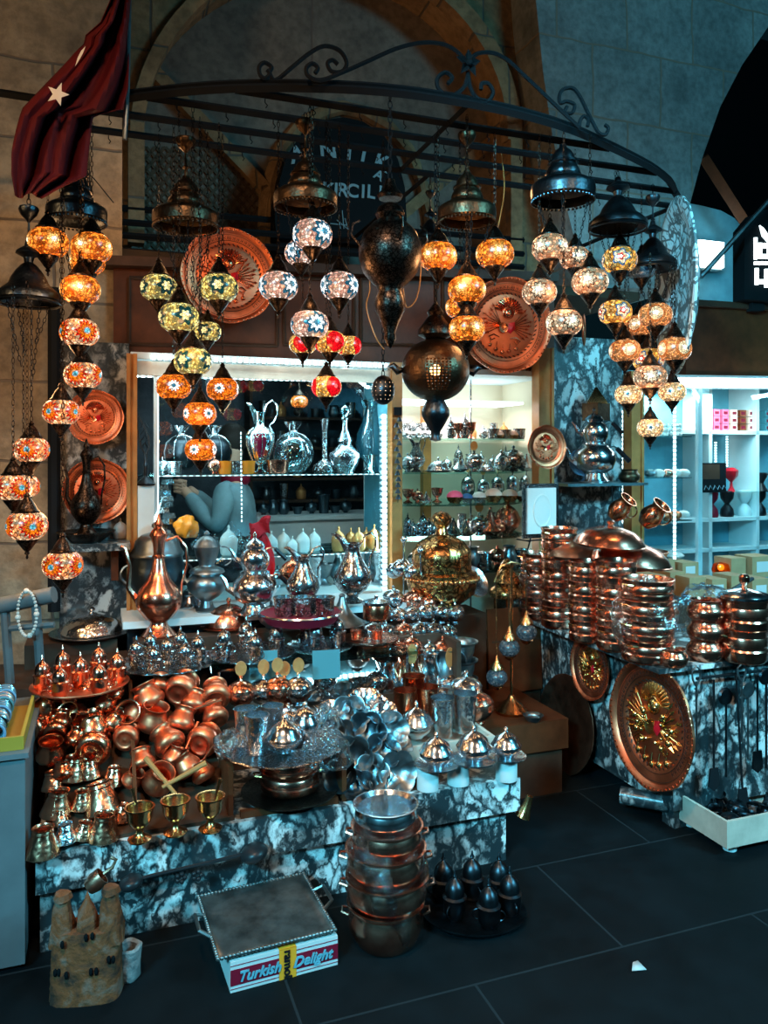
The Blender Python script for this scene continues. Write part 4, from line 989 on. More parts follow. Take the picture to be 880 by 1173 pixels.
# cloche on a plate
def cloche(m, knob=True, flat=1.0, plate=True):
    p = [('dome', L_([(.098, .010), (.100, .014), (.097, .024*flat), (.088, .050*flat), (.066, .078*flat), (.036, .094*flat), (.012, .100*flat), (0, .101*flat)], m, 32, name='dome'), [])]
    if knob: p.append(('knob', L_([(.012, .099*flat), (.006, .106*flat), (.011, .114*flat), (.012, .120*flat), (.006, .127*flat), (0, .130*flat)], m, 14, name='knob'), []))
    if plate: p.append(('plate', L_([(0, 0), (.09, 0), (.12, .006), (.137, .010), (.138, .013), (.12, .010), (.09, .006), (0, .006)], m, 40, name='plate'), []))
    return p
P('cloche_pink', 'covered_dish', 'covered dish', .276, *cloche('copper_pink')); P('cloche_si', 'covered_dish', 'covered dish', .276, *cloche('silver_hammered'))
P('cloche_flat', 'covered_dish', 'covered dish', .276, *cloche('copper_pink', True, .75)); P('dome_cu', 'dish_cover', 'dish cover', .2, *cloche('copper_hammered', True, .62, False))
# onion-lidded bowl on saucer
def bonbon(m, saucer=True):
    p = [('bowl', L_([(0, .004), (.02, .004), (.022, .010), (.038, .022), (.046, .036), (.046, .042), (0, .042)], m, 28, lambda t, z, r: .03*abs(math.cos(8*t)) if .012 < z < .04 else 0, name='bowl'), []),
         ('lid', L_([(.047, .042), (.048, .046), (.042, .054), (.036, .066), (.022, .078), (.010, .084), (.005, .090), (.008, .095), (.004, .101), (0, .105)], m, 28, lambda t, z, r: .03*abs(math.cos(8*t)) if z < .08 else 0, name='lid'), [])]
    if saucer: p.append(('saucer', L_([(0, 0), (.035, 0), (.05, .004), (.064, .010), (.064, .013), (.048, .008), (0, .005)], m, 32, name='saucer'), []))
    return p
P('bonbon', 'lidded_bowl', 'bowl', .128, *bonbon('silver')); P('bonbon_ns', 'lidded_bowl', 'bowl', .096, *bonbon('silver', False)); P('bonbon_cu', 'lidded_bowl', 'bowl', .096, *bonbon('copper', False)); P('bonbon_pk', 'lidded_bowl', 'bowl', .096, *bonbon('copper_pink', False))
# round lidded sugar bowl
sug = lambda m: (('bowl', L_([(0, 0), (.016, 0), (.018, .004), (.014, .010), (.030, .018), (.040, .034), (.042, .046), (.039, .056)], m, 24, name='bowl'), []), ('lid', L_([(.040, .056), (.041, .059), (.034, .070), (.020, .079), (.006, .083), (.004, .088), (.007, .092), (.004, .097), (0, .099)], m, 24, name='lid'), []))
P('sugar', 'sugar_bowl', 'sugar bowl', .084, *sug('silver')); P('sugar_cu', 'sugar_bowl', 'sugar bowl', .084, *sug('copper_pink')); P('sugar_en', 'sugar_bowl', 'sugar bowl', .084, *sug('silver_engraved')); P('sugar_h', 'sugar_bowl', 'sugar bowl', .084, *sug('silver_hammered'))
# beaker
bk = [(0, 0), (.026, 0), (.027, .003), (.030, .06), (.034, .105), (.035, .107), (.033, .107), (.029, .06), (.025, .006), (0, .006)]
P('beaker', 'beaker', 'beaker', .07, ('cup', L_(bk, 'silver_hammered', 28, name='cup'), [])); P('beaker_cu', 'beaker', 'beaker', .07, ('cup', L_(bk, 'copper', 28, name='cup'), []))
# belly jug with handle
jg = [(0, 0), (.024, 0), (.026, .004), (.036, .022), (.039, .038), (.032, .06), (.026, .074), (.028, .086), (.034, .094), (.032, .094), (.024, .084), (.023, .074), (.03, .058), (.036, .038), (0, .01)]
for k, m in (('jug', 'silver'), ('jug_cu', 'copper'), ('jug_dull', 'silver_dull')):
    P(k, 'milk_jug', 'jug', .078, ('body', L_(jg, m, 24, name='body'), []), ('handle', T_('handle', (arc3((.03, .056), .028, -1.2, 1.35, 10), .003, m)), []))
# wide-rimmed deep bowl
P('basin', 'deep_bowl', 'bowl', .10, ('bowl', L_([(0, 0), (.028, 0), (.03, .006), (.038, .03), (.040, .05), (.049, .056), (.050, .060), (.046, .060), (.037, .052), (.034, .03), (0, .008)], 'silver_dull', 32, name='bowl'), []))
# scalloped flower bowl
def scal(m): return L_([(0, 0), (.018, 0), (.020, .006), (.016, .010), (.030, .016), (.046, .034), (.056, .052), (.0565, .054), (.053, .053), (.042, .034), (.026, .018), (0, .013)], m, 60, lambda t, z, r: .17*abs(math.cos(3*t))**.7*max(0, (z-.012)/.042), name='bowl')
for k, m in (('scal', 'silver_dull'), ('scal_b', 'silver'), ('scal_t', 'tarnished')): P(k, 'scalloped_bowl', 'bowl', .125, ('bowl', scal(m), []))
# small teapot
def teapot(m, hm='black_plastic'):
    b = L_([(0, 0), (.030, 0), (.032, .005), (.028, .010), (.044, .024), (.052, .044), (.048, .062), (.036, .074), (.034, .080)], m, 32, lambda t, z, r: .025*abs(math.cos(9*t)) if .015 < z < .07 else 0, name='body')
    l = L_([(.035, .080), (.036, .083), (.028, .092), (.012, .099), (.005, .103), (.008, .108), (.004, .114), (0, .116)], m, 24, name='lid')
    s = T_('spout', ([(.046, 0, .034), (.066, 0, .044), (.074, 0, .066), (.086, 0, .080)], [.011, .008, .0055, .004], m))
    h = T_('handle', (arc3((-.046, .050), .030, PI/2+.3, 3*PI/2-.2, 10), .004, hm))
    return (('body', b, [('lid', l)]), ('spout', s, []), ('handle', h, []))
P('teapot', 'teapot', 'teapot', .15, *teapot('silver', 'silver'))
# stacked double teapot
def dteapot(m):
    b = L_([(0, 0), (.05, 0), (.052, .006), (.040, .016), (.034, .03), (.060, .046), (.070, .074), (.066, .10), (.050, .116), (.046, .122)], m, 36, lambda t, z, r: .03*abs(math.cos(8*t)) if .035 < z < .11 else 0, name='kettle')
    u = L_([(.046, .122), (.048, .126), (.036, .132), (.044, .150), (.046, .172), (.038, .19), (.030, .198), (.031, .204)], m, 36, lambda t, z, r: .03*abs(math.cos(8*t)) if .14 < z < .185 else 0, name='upper_pot')
    l = L_([(.032, .204), (.033, .208), (.024, .218), (.010, .226), (.004, .232), (.007, .238), (.003, .246), (0, .248)], m, 24, name='lid')
    s1 = T_('spout', ([(-.060, 0, .066), (-.086, 0, .080), (-.094, 0, .104), (-.108, 0, .12)], [.014, .010, .007, .005], m)); s2 = T_('spout', ([(-.040, 0, .158), (-.060, 0, .168), (-.068, 0, .186), (-.08, 0, .2)], [.010, .007, .005, .004], m))
    h1 = T_('handle', ([(.05, 0, .112), (.07, 0, .118), (.08, 0, .112)], .004, m), ([(.08, 0, .112), (.125, 0, .070)], [.008, .009], 'black_plastic')); h2 = T_('handle', ([(.034, 0, .194), (.056, 0, .2), (.064, 0, .196)], .003, m), ([(.064, 0, .196), (.10, 0, .162)], [.007, .008], 'black_plastic'))
    return (('kettle', b, [('spout', s1), ('handle', h1)]), ('upper_pot', u, [('lid', l), ('spout', s2), ('handle', h2)]))
P('dteapot', 'double_teapot', 'teapot', .15, *dteapot('silver')); P('dteapot_c', 'double_teapot', 'teapot', .15, *dteapot('copper_pink'))
# tall samovar-like pot, cold grey
m = 'silver_dull'
P('samovar', 'footed_teapot', 'teapot', .17,
  ('body', L_([(0, 0), (.04, 0), (.042, .006), (.026, .016), (.020, .04), (.044, .056), (.066, .080), (.072, .104), (.062, .128), (.052, .136), (.058, .142), (.066, .146), (.062, .156), (.046, .164), (.034, .170)], m, 40, lambda t, z, r: .04*abs(math.cos(10*t)) if .05 < z < .125 else 0, name='body'), []),
  ('upper_cup', L_([(.030, .170), (.028, .176), (.040, .205), (.046, .232), (.048, .238)], m, 28, name='upper_cup'), []),
  ('lid', L_([(.050, .238), (.051, .243), (.040, .256), (.038, .262), (.022, .276), (.008, .284), (.012, .290), (.005, .300), (0, .303)], m, 28, name='lid'), []),
  ('handle', T_('handle', (arc3((.058, .205), .036, -1.3, 1.7, 12), .003, m)), []), ('spout', T_('spout', ([(-.06, 0, .1), (-.084, 0, .12), (-.088, 0, .15), (-.104, 0, .17)], [.012, .009, .006, .004], m)), []))
# tall ewer with long neck
def ewer(m):
    return (('body', L_([(0, 0), (.050, 0), (.052, .005), (.040, .016), (.026, .030), (.024, .040), (.040, .052), (.062, .080), (.066, .104), (.056, .132), (.034, .160), (.022, .190), (.016, .220), (.020, .226), (.015, .232), (.017, .262), (.024, .282)], m, 32, name='body'), []),
            ('lid', L_([(.025, .282), (.027, .287), (.020, .30), (.010, .310), (.014, .318), (.007, .330), (.003, .345), (0, .348)], m, 20, name='lid'), []),
            ('spout', T_('spout', ([(-.058, 0, .10), (-.085, 0, .14), (-.080, 0, .20), (-.094, 0, .25), (-.106, 0, .258)], [.010, .008, .006, .005, .005], m)), []),
            ('handle', T_('handle', ([(.020, 0, .270), (.052, 0, .282), (.078, 0, .25), (.080, 0, .20), (.066, 0, .15), (.064, 0, .11)], .004, m)), []))
P('ewer_cu', 'tall_ewer', 'ewer', .132, *ewer('copper_pink')); P('ewer_dk', 'tall_ewer', 'ewer', .132, *ewer('bronze_black')); P('ewer_si', 'tall_ewer', 'ewer', .132, *ewer('silver_dull'))
# curvy open-mouthed swan pitcher
def pitcher(m, inner=None):
    b = L_([(0, 0), (.028, 0), (.030, .005), (.016, .014), (.016, .020), (.038, .036), (.050, .060), (.046, .084), (.030, .112), (.020, .136), (.019, .150), (.026, .162), (.024, .162), (.016, .150), (.016, .136), (0, .11)], m, 30, lambda t, z, r: .05*abs(math.cos(7*t)) if .03 < z < .10 else 0, name='body')
    return (('body', b, []), ('spout', T_('spout', ([(-.014, 0, .146), (-.03, 0, .172), (-.048, 0, .186), (-.058, 0, .186)], [.013, .009, .006, .003], m)), []),
            ('handle', T_('handle', ([(.020, 0, .156), (.034, 0, .182), (.052, 0, .19), (.064, 0, .176), (.062, 0, .15), (.046, 0, .12), (.046, 0, .09)], .003, m)), []))
P('pitcher', 'engraved_pitcher', 'pitcher', .10, *pitcher('silver_engraved'))
# big lidded urn
P('urn', 'lidded_urn', 'urn', .20,
  ('body', L_([(0, 0), (.06, 0), (.065, .01), (.05, .03), (.078, .06), (.098, .11), (.100, .16), (.092, .20), (.094, .205)], 'tarnished', 40, name='body'), []),
  ('lid', L_([(.096, .205), (.098, .212), (.094, .220), (.084, .235), (.078, .262), (.056, .282), (.024, .292), (.012, .296), (.010, .304), (.020, .312), (.020, .322), (.008, .330), (0, .332)], 'silver_dull', 36, name='lid'), []),
  ('handle', T_('handle', (arc3((.092, .14), .035, -1.4, 1.4, 10), .005, 'silver_dull')), []), ('handle', T_('handle', ([(-a, b, c) for a, b, c in arc3((.092, .14), .035, -1.4, 1.4, 10)], .005, 'silver_dull')), []))
# ornate brass covered vessel
P('vessel', 'brass_tureen', 'tureen', .20,
  ('bowl', L_([(0, 0), (.05, 0), (.055, .008), (.036, .022), (.05, .040), (.084, .066), (.094, .095), (.095, .105)], 'brass', 48, lambda t, z, r: .035*abs(math.cos(12*t)) if .03 < z < .09 else 0, name='bowl'), []),
  ('rim', (lambda x: ([x.sphere((.098*math.cos(2*PI*k/48), .098*math.sin(2*PI*k/48), .108), .006, 'brass_plain', 6, 5) for k in range(48)], x.mesh('rim'))[1])(MB()), []),
  ('lid', L_([(.094, .108), (.094, .122), (.080, .128), (.078, .150), (.080, .156), (.074, .18), (.056, .205), (.036, .218), (.018, .224), (.014, .240), (.026, .256), (.028, .268), (.018, .280), (.006, .284), (0, .286)], 'brass', 48, lambda t, z, r: .06*abs(math.cos(7*t)) if .158 < z < .215 else 0, name='lid'), []))
# coffee saucepan stack units
def cauld(m='copper'): return L_([(0, 0), (.078, 0), (.088, .004), (.092, .011), (.093, .026), (.089, .030), (.089, .034), (.093, .038), (.093, .050), (.089, .055), (.090, .060), (.095, .066), (.097, .070), (.093, .071), (.086, .056), (.088, .030), (.080, .010), (0, .006)], m, 40, name='pan')
P('pan', 'banded_pan', 'pan', .192, ('bowl', cauld('copper_pink'), []), ('handle', T_('handle', ([(.092, -.02, .055), (.112, -.014, .058), (.112, .014, .058), (.092, .02, .055)], .003, 'brass_plain')), []), ('handle', T_('handle', ([(-.092, -.02, .055), (-.112, -.014, .058), (-.112, .014, .058), (-.092, .02, .055)], .003, 'brass_plain')), []))
P('pan_lid', 'lidded_pan', 'pan', .192, ('bowl', cauld('copper_pink'), []), ('lid', L_([(.097, .072), (.098, .077), (.09, .082), (.05, .088), (.014, .092)], 'silver', 36, name='lid'), [('knob', L_([(.014, .092), (.010, .098), (.020, .106), (.021, .116), (.014, .121), (0, .122)], 'copper_pink', 18, name='knob'))]))
bp_ = [(0, 0), (.045, 0), (.052, .006), (.062, .022), (.064, .038), (.058, .052), (.050, .060), (.048, .070), (.053, .078), (.050, .078), (.044, .070), (.046, .058), (.056, .04), (0, .008)]
P('bulb_pot', 'bulbous_pot', 'pot', .128, ('body', L_(bp_, 'copper_pink', 32, name='body'), []))
P('bulb_pot_h', 'long_handled_coffee_pot', 'pot', .128, ('body', PROTO['bulb_pot'][2][0][1], []), ('handle', T_('handle', ([(.05, 0, .066), (.1, 0, .09), (.24, 0, .135)], [.004, .007, .008], 'black_plastic')), []))
# copper relief tray
def relief(rad, rings=True, arms='red_gloss', m='copper_engraved', big=True):
    """engraved copper medallion: beaded rim, leaf band, sunburst with shield, flags and hanging medals, facing -y"""
    x = MB(); r = rad
    x.lathe([(0, .006), (r*.55, .006), (r*.66, .004), (r*.70, .010), (r*.90, .013), (r*.95, .022), (r, .024), (r*1.0, .018), (r*.93, .008), (r*.7, .002), (0, .0)], 'copper_matt', 64, lambda t, z, q: .012*math.cos(56*t) if q > r*.96 else 0)
    plate = x.mesh('plate')
    x = MB()
    for k in range(64): a = 2*PI*k/64; x.sphere((r*.975*math.cos(a), r*.975*math.sin(a), .022), r*.022, 'copper', 6, 4)
    beads = x.mesh('beaded_rim')
    x = MB(); L = 'engraving_line'
    for k in range(44):                       # rope ring
        a = 2*PI*k/44; d = .035; x.tube([(r*.655*math.cos(a-d), r*.655*math.sin(a-d), .008), (r*.685*math.cos(a+d), r*.685*math.sin(a+d), .011)], r*.012, L, 4)
    for k in range(60):                       # leaf band
        a = 2*PI*(k+.5)/60; s = 1
        if abs(((a-1.5*PI+PI) % (2*PI))-PI) < .62: continue
        for q in (-1, 1):
            c0 = Vector((math.cos(a), math.sin(a), 0)); tn = Vector((-c0.y, c0.x, 0))*(1 if math.cos(a) > 0 else -1)
            base = c0*r*.80+Vector((0, 0, .012)); tip = base+c0*q*r*.06+tn*r*.065; mid = base+c0*q*r*.045+tn*r*.015; mid2 = base+c0*q*r*.012+tn*r*.045
            x.tube([base, mid, tip, mid2, base], r*.0045, L, 3)
    for q in (.745, .875):
        n = 70; x.tube([(r*q*math.cos(2*PI*k/n), r*q*math.sin(2*PI*k/n), .0125) for k in range(n)], r*.005, L, 4, True)
    lines = x.mesh('engraved_band')
    x = MB(); E = 'gilt' if big else 'copper'
    for k in range(15):                       # sun rays
        a = PI*.06+PI*.88*k/14; c = Vector((0, r*.26, 0)); d = Vector((math.cos(a), math.sin(a), 0)); tn = Vector((-d.y, d.x, 0))
        x.add([c+d*r*.13+tn*r*.012+Vector((0, 0, .007)), c+d*r*.13-tn*r*.012+Vector((0, 0, .007)), c+d*r*.31-tn*r*.028+Vector((0, 0, .008)), c+d*r*.34+Vector((0, 0, .008)), c+d*r*.31+tn*r*.028+Vector((0, 0, .008)), c+d*r*.22+Vector((0, 0, .016))], [(0, 1, 5), (1, 2, 5), (2, 3, 5), (3, 4, 5), (4, 0, 5)], E, False)
    x.sphere((0, r*.26, .008), r*.10, E, 16, 8, .010)
    x.lathe([(r*.12, .006), (r*.125, .012), (r*.115, .013), (r*.11, .008)], E, 24, center=(0, r*.26))
    for s in (-1, 1):                         # banners, spears, weapons fanned to both sides
        for k in range(9):
            a = (-.55+k*.19); d = Vector((s*math.cos(a), math.sin(a), 0)); c = Vector((s*r*.10, -r*.02, .009)); n_ = Vector((-d.y, d.x, 0))
            L2 = r*(.34+.10*((k*37) % 3)/2); e = c+d*L2+Vector((0, 0, .003))
            x.tube([c, e], [r*.012, r*.009], E, 4)
            x.add([e-n_*r*.03, e+d*r*.09, e+n_*r*.03, e+Vector((0, 0, .006))], [(0, 1, 3), (1, 2, 3), (2, 0, 3)], E, False)
        x.tube([(s*r*.12, -r*.26, .01), (s*r*.26, -r*.22, .012), (s*r*.36, -r*.28, .012), (s*r*.30, -r*.35, .012), (s*r*.22, -r*.30, .012)], r*.014, E, 5)
    for i, (u, v_) in enumerate(((-.30, -.45), (-.15, -.52), (0, -.56), (.15, -.52), (.30, -.45))):   # medals
        x.tube([(u*r, (v_+.16)*r, .008), (u*r, (v_+.05)*r, .010)], r*.008, E, 4); x.sphere((u*r, v_*r, .008), r*.05, E, 10, 5, .006)
    x.lathe([(0, .008), (r*.10, .012), (r*.12, .006)], E, 20, center=(-r*.06, -r*.06))
    if big:                                   # extra relief: leaf sprays between the rays
        for s in (-1, 1):
            for k in range(10):
                a = -1.1+k*.27; c = Vector((s*r*(.22+.09*(k % 3))*math.cos(a), r*(.20+.10*(k % 2))*math.sin(a)-r*.05, .010)); x.sphere(c, r*(.035+.012*(k % 3)), E, 8, 5, .009)
        x.v = [(a_*1.14, b_*1.14, c_) for a_, b_, c_ in x.v]
    emb = x.mesh('embossed_arms')
    x = MB(); x.add([(r*.04, r*.06, .010), (r*.17, r*.10, .012), (r*.20, -r*.04, .012), (r*.12, -r*.16, .011), (r*.03, -r*.12, .010), (r*.11, -r*.02, .022)], [(0, 5, 1), (1, 5, 2), (2, 5, 3), (3, 5, 4), (4, 5, 0)], 'red_gloss', False)
    red = x.mesh('red_shield')
    return [('plate', plate, [('beaded_rim', beads), ('engraved_band', lines)]), ('embossed_arms', emb, [('red_shield', red)])]
P('relief', 'engraved_wall_tray', 'decorative tray', 2*.15, *relief(.15, big=False)); P('relief_gold', 'embossed_tray', 'decorative tray', 2*.15, *relief(.15, big=True))
def face_rot(yaw, tilt, roll=0):
    """disc modelled in xy facing +z -> stands up facing the viewer (-Y), yaw about z, tilt back"""
    return (Matrix.Rotation(yaw, 4, 'Z') @ Matrix.Rotation(PI/2-tilt, 4, 'X') @ Matrix.Rotation(roll, 4, 'Z')).to_euler()
# ================================================================== TRAYS HUNG ON THE WALL
put('relief', 262, 317, 108, 'large round copper tray with embossed arms on the fascia behind the green lamps', b=1.2, rot=face_rot(TH, 0), name='engraved_wall_tray')
put('relief', 579, 373, 108, 'large round copper tray with embossed arms behind the golden amber lamps', b=1.12, rot=face_rot(TH-.1, -.12, -.12))
put('relief', 109, 478, 62, 'upper of the two round copper trays on the marble pier at the left', b=1.19, rot=face_rot(TH, 0))
put('relief', 111, 562, 74, 'lower of the two round copper trays on the marble pier, behind the dark ewer', b=1.19, rot=face_rot(TH, 0))
put('relief', 625, 512, 50, 'small round copper tray with arms on the easel above the white tablet', b=1.0, rot=face_rot(TH, .05))
put('relief', 667, 378, 36, 'narrow copper tray seen at an angle behind the pale rosette lamps', b=1.2, rot=face_rot(TH+.9, 0))
def ata(px, py, a):
    lo, hi = 1.0, 9.0
    for _ in range(50):
        m_ = (lo+hi)/2
        if ab(at(px, py, m_))[0] < a: lo = m_
        else: hi = m_
    return at(px, py, lo)
FL = -PI/2+TH
def on_side(key, px, py, h, label):
    p = ata(px, py, 2.285); s = h*p.y/F/.3; return spawn(key, label, p, 0, s, face_rot(FL, .06))
on_side('relief_gold', 752, 829, 143, 'biggest copper tray with golden embossed arms leaning on the marble counter side')
on_side('relief_gold', 679, 764, 74, 'small copper tray with golden embossed arms hung on the marble counter side')
# plain dark hammered tray leaning at the counter's side
x = MB(); p = ata(650, 829, 2.27); r = 55*p.y/F
x.lathe([(0, .004), (r*.86, .004), (r*.92, .014), (r, .018), (r, .012), (r*.9, 0), (0, -.002)], 'copper_dark', 64, lambda t, z, q: .012*math.cos(60*t) if q > r*.95 else 0)
o = x.build('plain_copper_tray', None, 'plain dark copper tray without arms leaning at the left side of the marble counter', 'decorative tray'); o.location = p; o.rotation_euler = face_rot(FL, .1)
# big oval silver tray seen edge-on
x = MB(); r = .40
x.lathe([(0, .01), (r*.70, .01), (r*.78, .03), (r*.92, .05), (r, .045), (r, .035), (r*.9, .03), (r*.72, 0), (0, 0)], 'silver_cold', 64, squash=.9)
o = x.build('oval_silver_tray', None, 'big oval silver tray hung nearly edge-on at the right end of the canopy', 'decorative tray'); o.location = at(783, 329, 3.55)
o.rotation_euler = (Matrix.Rotation(-1.68, 4, 'Z') @ Matrix.Rotation(PI/2, 4, 'X') @ Matrix.Rotation(PI/2, 4, 'Z')).to_euler()

# ================================================================== SIGNBOARD, FLAG
sg = thing('oval_signboard', 'black pointed oval signboard with pale lettering under the arch', 'sign')
BS = 1.66
pl = [(318, 290), (315, 250), (318, 215), (328, 180), (346, 152), (370, 138), (393, 134), (416, 139), (440, 155), (456, 182), (464, 215), (466, 250), (462, 290)]
x = MB(); x.prism([az(a, b, BS) for a, b in pl], BS, BS+.03, 'sign_black'); part(x, 'board', sg)
def text(body, px, py, size, b, mat, name, par, rot=0.0, label=None, M=None, font_sx=1, bold=None, shear=0.0):
    cu = bpy.data.curves.new(name, 'FONT'); cu.body = body; cu.size = size; cu.extrude = .002; cu.align_x = 'CENTER'; cu.align_y = 'CENTER'; cu.shear = shear; cu.offset = size*.022 if bold is None else bold
    tmp = bpy.data.objects.new(name, cu); C.objects.link(tmp)
    dg = bpy.context.evaluated_depsgraph_get(); me = bpy.data.meshes.new_from_object(tmp.evaluated_get(dg)); bpy.data.objects.remove(tmp)
    me.materials.clear(); me.materials.append(MATS[mat])
    o = bpy.data.objects.new(name, me); C.objects.link(o)
    if par is not None: o.parent = par
    if label: o['label'] = label
    m = M if M is not None else Matrix.Translation(atv(px, py, b)) @ Matrix.Rotation(TH, 4, 'Z') @ Matrix.Rotation(PI/2, 4, 'X')
    o.matrix_world = m @ Matrix.Rotation(rot, 4, 'Z') @ Matrix.Diagonal((font_sx, 1, 1, 1)); return o
for ch, px, py, r_ in (('A', 341, 178, .25), ('N', 376, 173, .1), ('T', 400, 177, -.1), ('I', 416, 181, -.2), ('K', 437, 187, -.3)):
    text(ch, px, py, .13, BS-.004, 'sign_letter', 'letter', sg, r_)
text('A', 434, 201, .08, BS-.004, 'sign_letter', 'letter', sg, -.4)
for ch, px in (('B', 352), ('A', 364), ('K', 376), ('I', 385), ('R', 393), ('C', 404), ('I', 416), ('L', 425), ('I', 436)):
    text(ch, px, 219+(px-400)*.06, .105, BS-.004, 'sign_letter', 'letter', sg, -.05)
x = MB()
for p, q in (((386, 252), (398, 262)), ((392, 241), (394, 262)), ((388, 246), (390, 262)), ((378, 256), (398, 258)), ((395, 250), (399, 263))): x.tube([atv(*p, BS-.004), atv(*q, BS-.004)], .003, 'sign_letter', 4)
x.build('painted_emblem', sg)
# flag
fl = thing('hanging_flag', 'dark red flag with pale star and crescent hanging at the top left', 'flag')
x = MB(); Y0 = 2.45
rows = [(-30, 160, 150), (0, 147, 149), (25, 122, 148), (50, 100, 148), (75, 74, 148), (100, 50, 147), (125, 28, 135), (150, 20, 110), (175, 13, 103), (200, 14, 100), (212, 16, 97), (223, 18, 78)]
vs = []; n = 40
rows = [(-30, 128, 150), (0, 126, 149), (25, 115, 148), (40, 98, 148), (50, 96, 148), (75, 74, 148), (100, 50, 147), (124, 27, 141), (132, 24, 107), (150, 19, 104), (175, 13, 101), (200, 13, 99), (212, 15, 72), (224, 17, 50)]
fine = []
for (r0, r1) in zip(rows, rows[1:]):
    for j in range(4): fine.append(tuple(r0[i]+(r1[i]-r0[i])*j/4 for i in range(3)))
rows = fine+[rows[-1]]
for (y, xl, xr) in rows:
    for k in range(n+1):
        u = k/n; d = .035*math.sin(u*13+y*.02)+.02*math.sin(u*27+y*.03)
        vs.append(at(xl+(xr-xl)*u, y+3*math.sin(u*9), Y0+d+.1*u))
m_ = n+1; fs = [(i*m_+k, i*m_+k+1, (i+1)*m_+k+1, (i+1)*m_+k) for i in range(len(rows)-1) for k in range(n)]
x.add(vs, fs, 'flag_red'); o = x.build('cloth', fl)
md = o.modifiers.new('thick', 'SOLIDIFY'); md.thickness = .003
c = (66, 108); st = []
for k in range(10):
    a = PI/2-.35+k*PI/5; r_ = 13.5 if k % 2 == 0 else 5.6; st.append(at(c[0]+r_*math.cos(a), c[1]-r_*1.05*math.sin(a), Y0-.06))
x = MB(); cc = at(c[0], c[1], Y0-.063); x.add([cc]+st, [(0, 1+k, 1+(k+1) % 10) for k in range(10)], 'flag_white', False); x.build('star', fl, 'pale five-pointed star')
x = MB(); p = [(98, 53), (93, 58), (89, 66), (86, 76), (90, 70), (95, 61)]; x.add([at(a, b, Y0-.06) for a, b in p], [tuple(range(6))], 'flag_white', False); x.build('crescent', fl, 'sliver of a pale crescent')
x = MB(); x.tube([at(149, -60, 2.58), at(146, 100, 2.58), at(143, 160, 2.58)], .008, 'silver_dull', 8); x.build('pole', fl)

# ================================================================== HEAP OF COPPER POTS
def on_slope(px, py, off=.05, zf=zb):
    lo, hi = -.1, 1.1
    for _ in range(40):
        b = (lo+hi)/2; z = atv(px, py, b).z
        if z > zf(b)+off: lo = b      # ray passes above the board -> go deeper
        else: hi = b
    return atv(px, py, (lo+hi)/2)
def heap(key, px, py, w, pitch, yaw, roll, label, group, off=None, swap=None, zf=zb, cy=.5, H_=None):
    """(px,py) = centre of the piece; pitch 0 upright, 90 base towards the viewer, -90 mouth towards the viewer"""
    s = w*2.65/F/W[key]
    p = on_slope(px, py, off if off is not None else .055, zf)
    s = w*p.y/F/W[key]
    rot = Matrix.Rotation(math.radians(yaw), 4, 'Z') @ Matrix.Rotation(math.radians(-pitch), 4, 'X') @ Matrix.Rotation(math.radians(roll), 4, 'Y')
    hc = (H_ or .04)*s
    p = p-rot @ Vector((0, 0, hc))
    return spawn(key, label, p, 0, s, rot.to_euler(), group, swap)
GP = 'copper coffee pots heaped on the sloping board'
CN = 'pot in the right heap, '
HEAP_R = [
 (208, 789, 39, 75, -5, 0, 'flat base facing out, topmost of all'), (183, 785, 25, 30, 60, 40, 'small and tipped over, left of the topmost'), (170, 799, 36, 15, 10, -25, 'upright and leaning, below the silver cup tray'),
 (247, 796, 35, 70, 15, 0, 'round base facing out, beside the silver beakers'), (246, 820, 31, 55, 45, 10, 'tipped sideways under the one by the beakers'), (176, 824, 37, -8, 0, 15, 'standing upright in the middle of the heap'),
 (208, 826, 33, 35, -20, 0, 'mouth down with pale rim, in the middle of the heap'), (193, 850, 37, 60, 50, 0, 'lying on its side with base to the right'), (233, 848, 37, 82, -10, 0, 'big flat base facing out, lowest at the right'),
 (145, 844, 30, 85, 5, 0, 'silvery worn base facing out at the divider'), (163, 873, 30, 40, 60, 20, 'lying low beside the divider'), (181, 894, 36, -35, 40, 10, 'on its side above the goblets'), (213, 877, 33, 25, 50, -20, 'lying with its mouth towards the goblets'),
 (152, 892, 24, 20, -50, 30, 'small, half buried at the foot of the divider'), (222, 805, 30, 35, 20, 20, 'between the two topmost flat bases'), (158, 815, 30, 10, -30, 30, 'squeezed in at the left edge of the right heap'), (232, 885, 28, 10, 0, -30, 'behind the two wooden handles'), (200, 868, 28, 20, 0, 20, 'deep in the heap between two big ones')]
for i, (px, py, w_, pi_, ya, ro, lb) in enumerate(HEAP_R):
    heap('pot_handle' if i in (6, 12, 16) else 'pot', px, py, w_, pi_, ya, ro, CN+lb, GP, swap={'copper': 'copper_matt'})
CN = 'shiny pot in the left heap, '
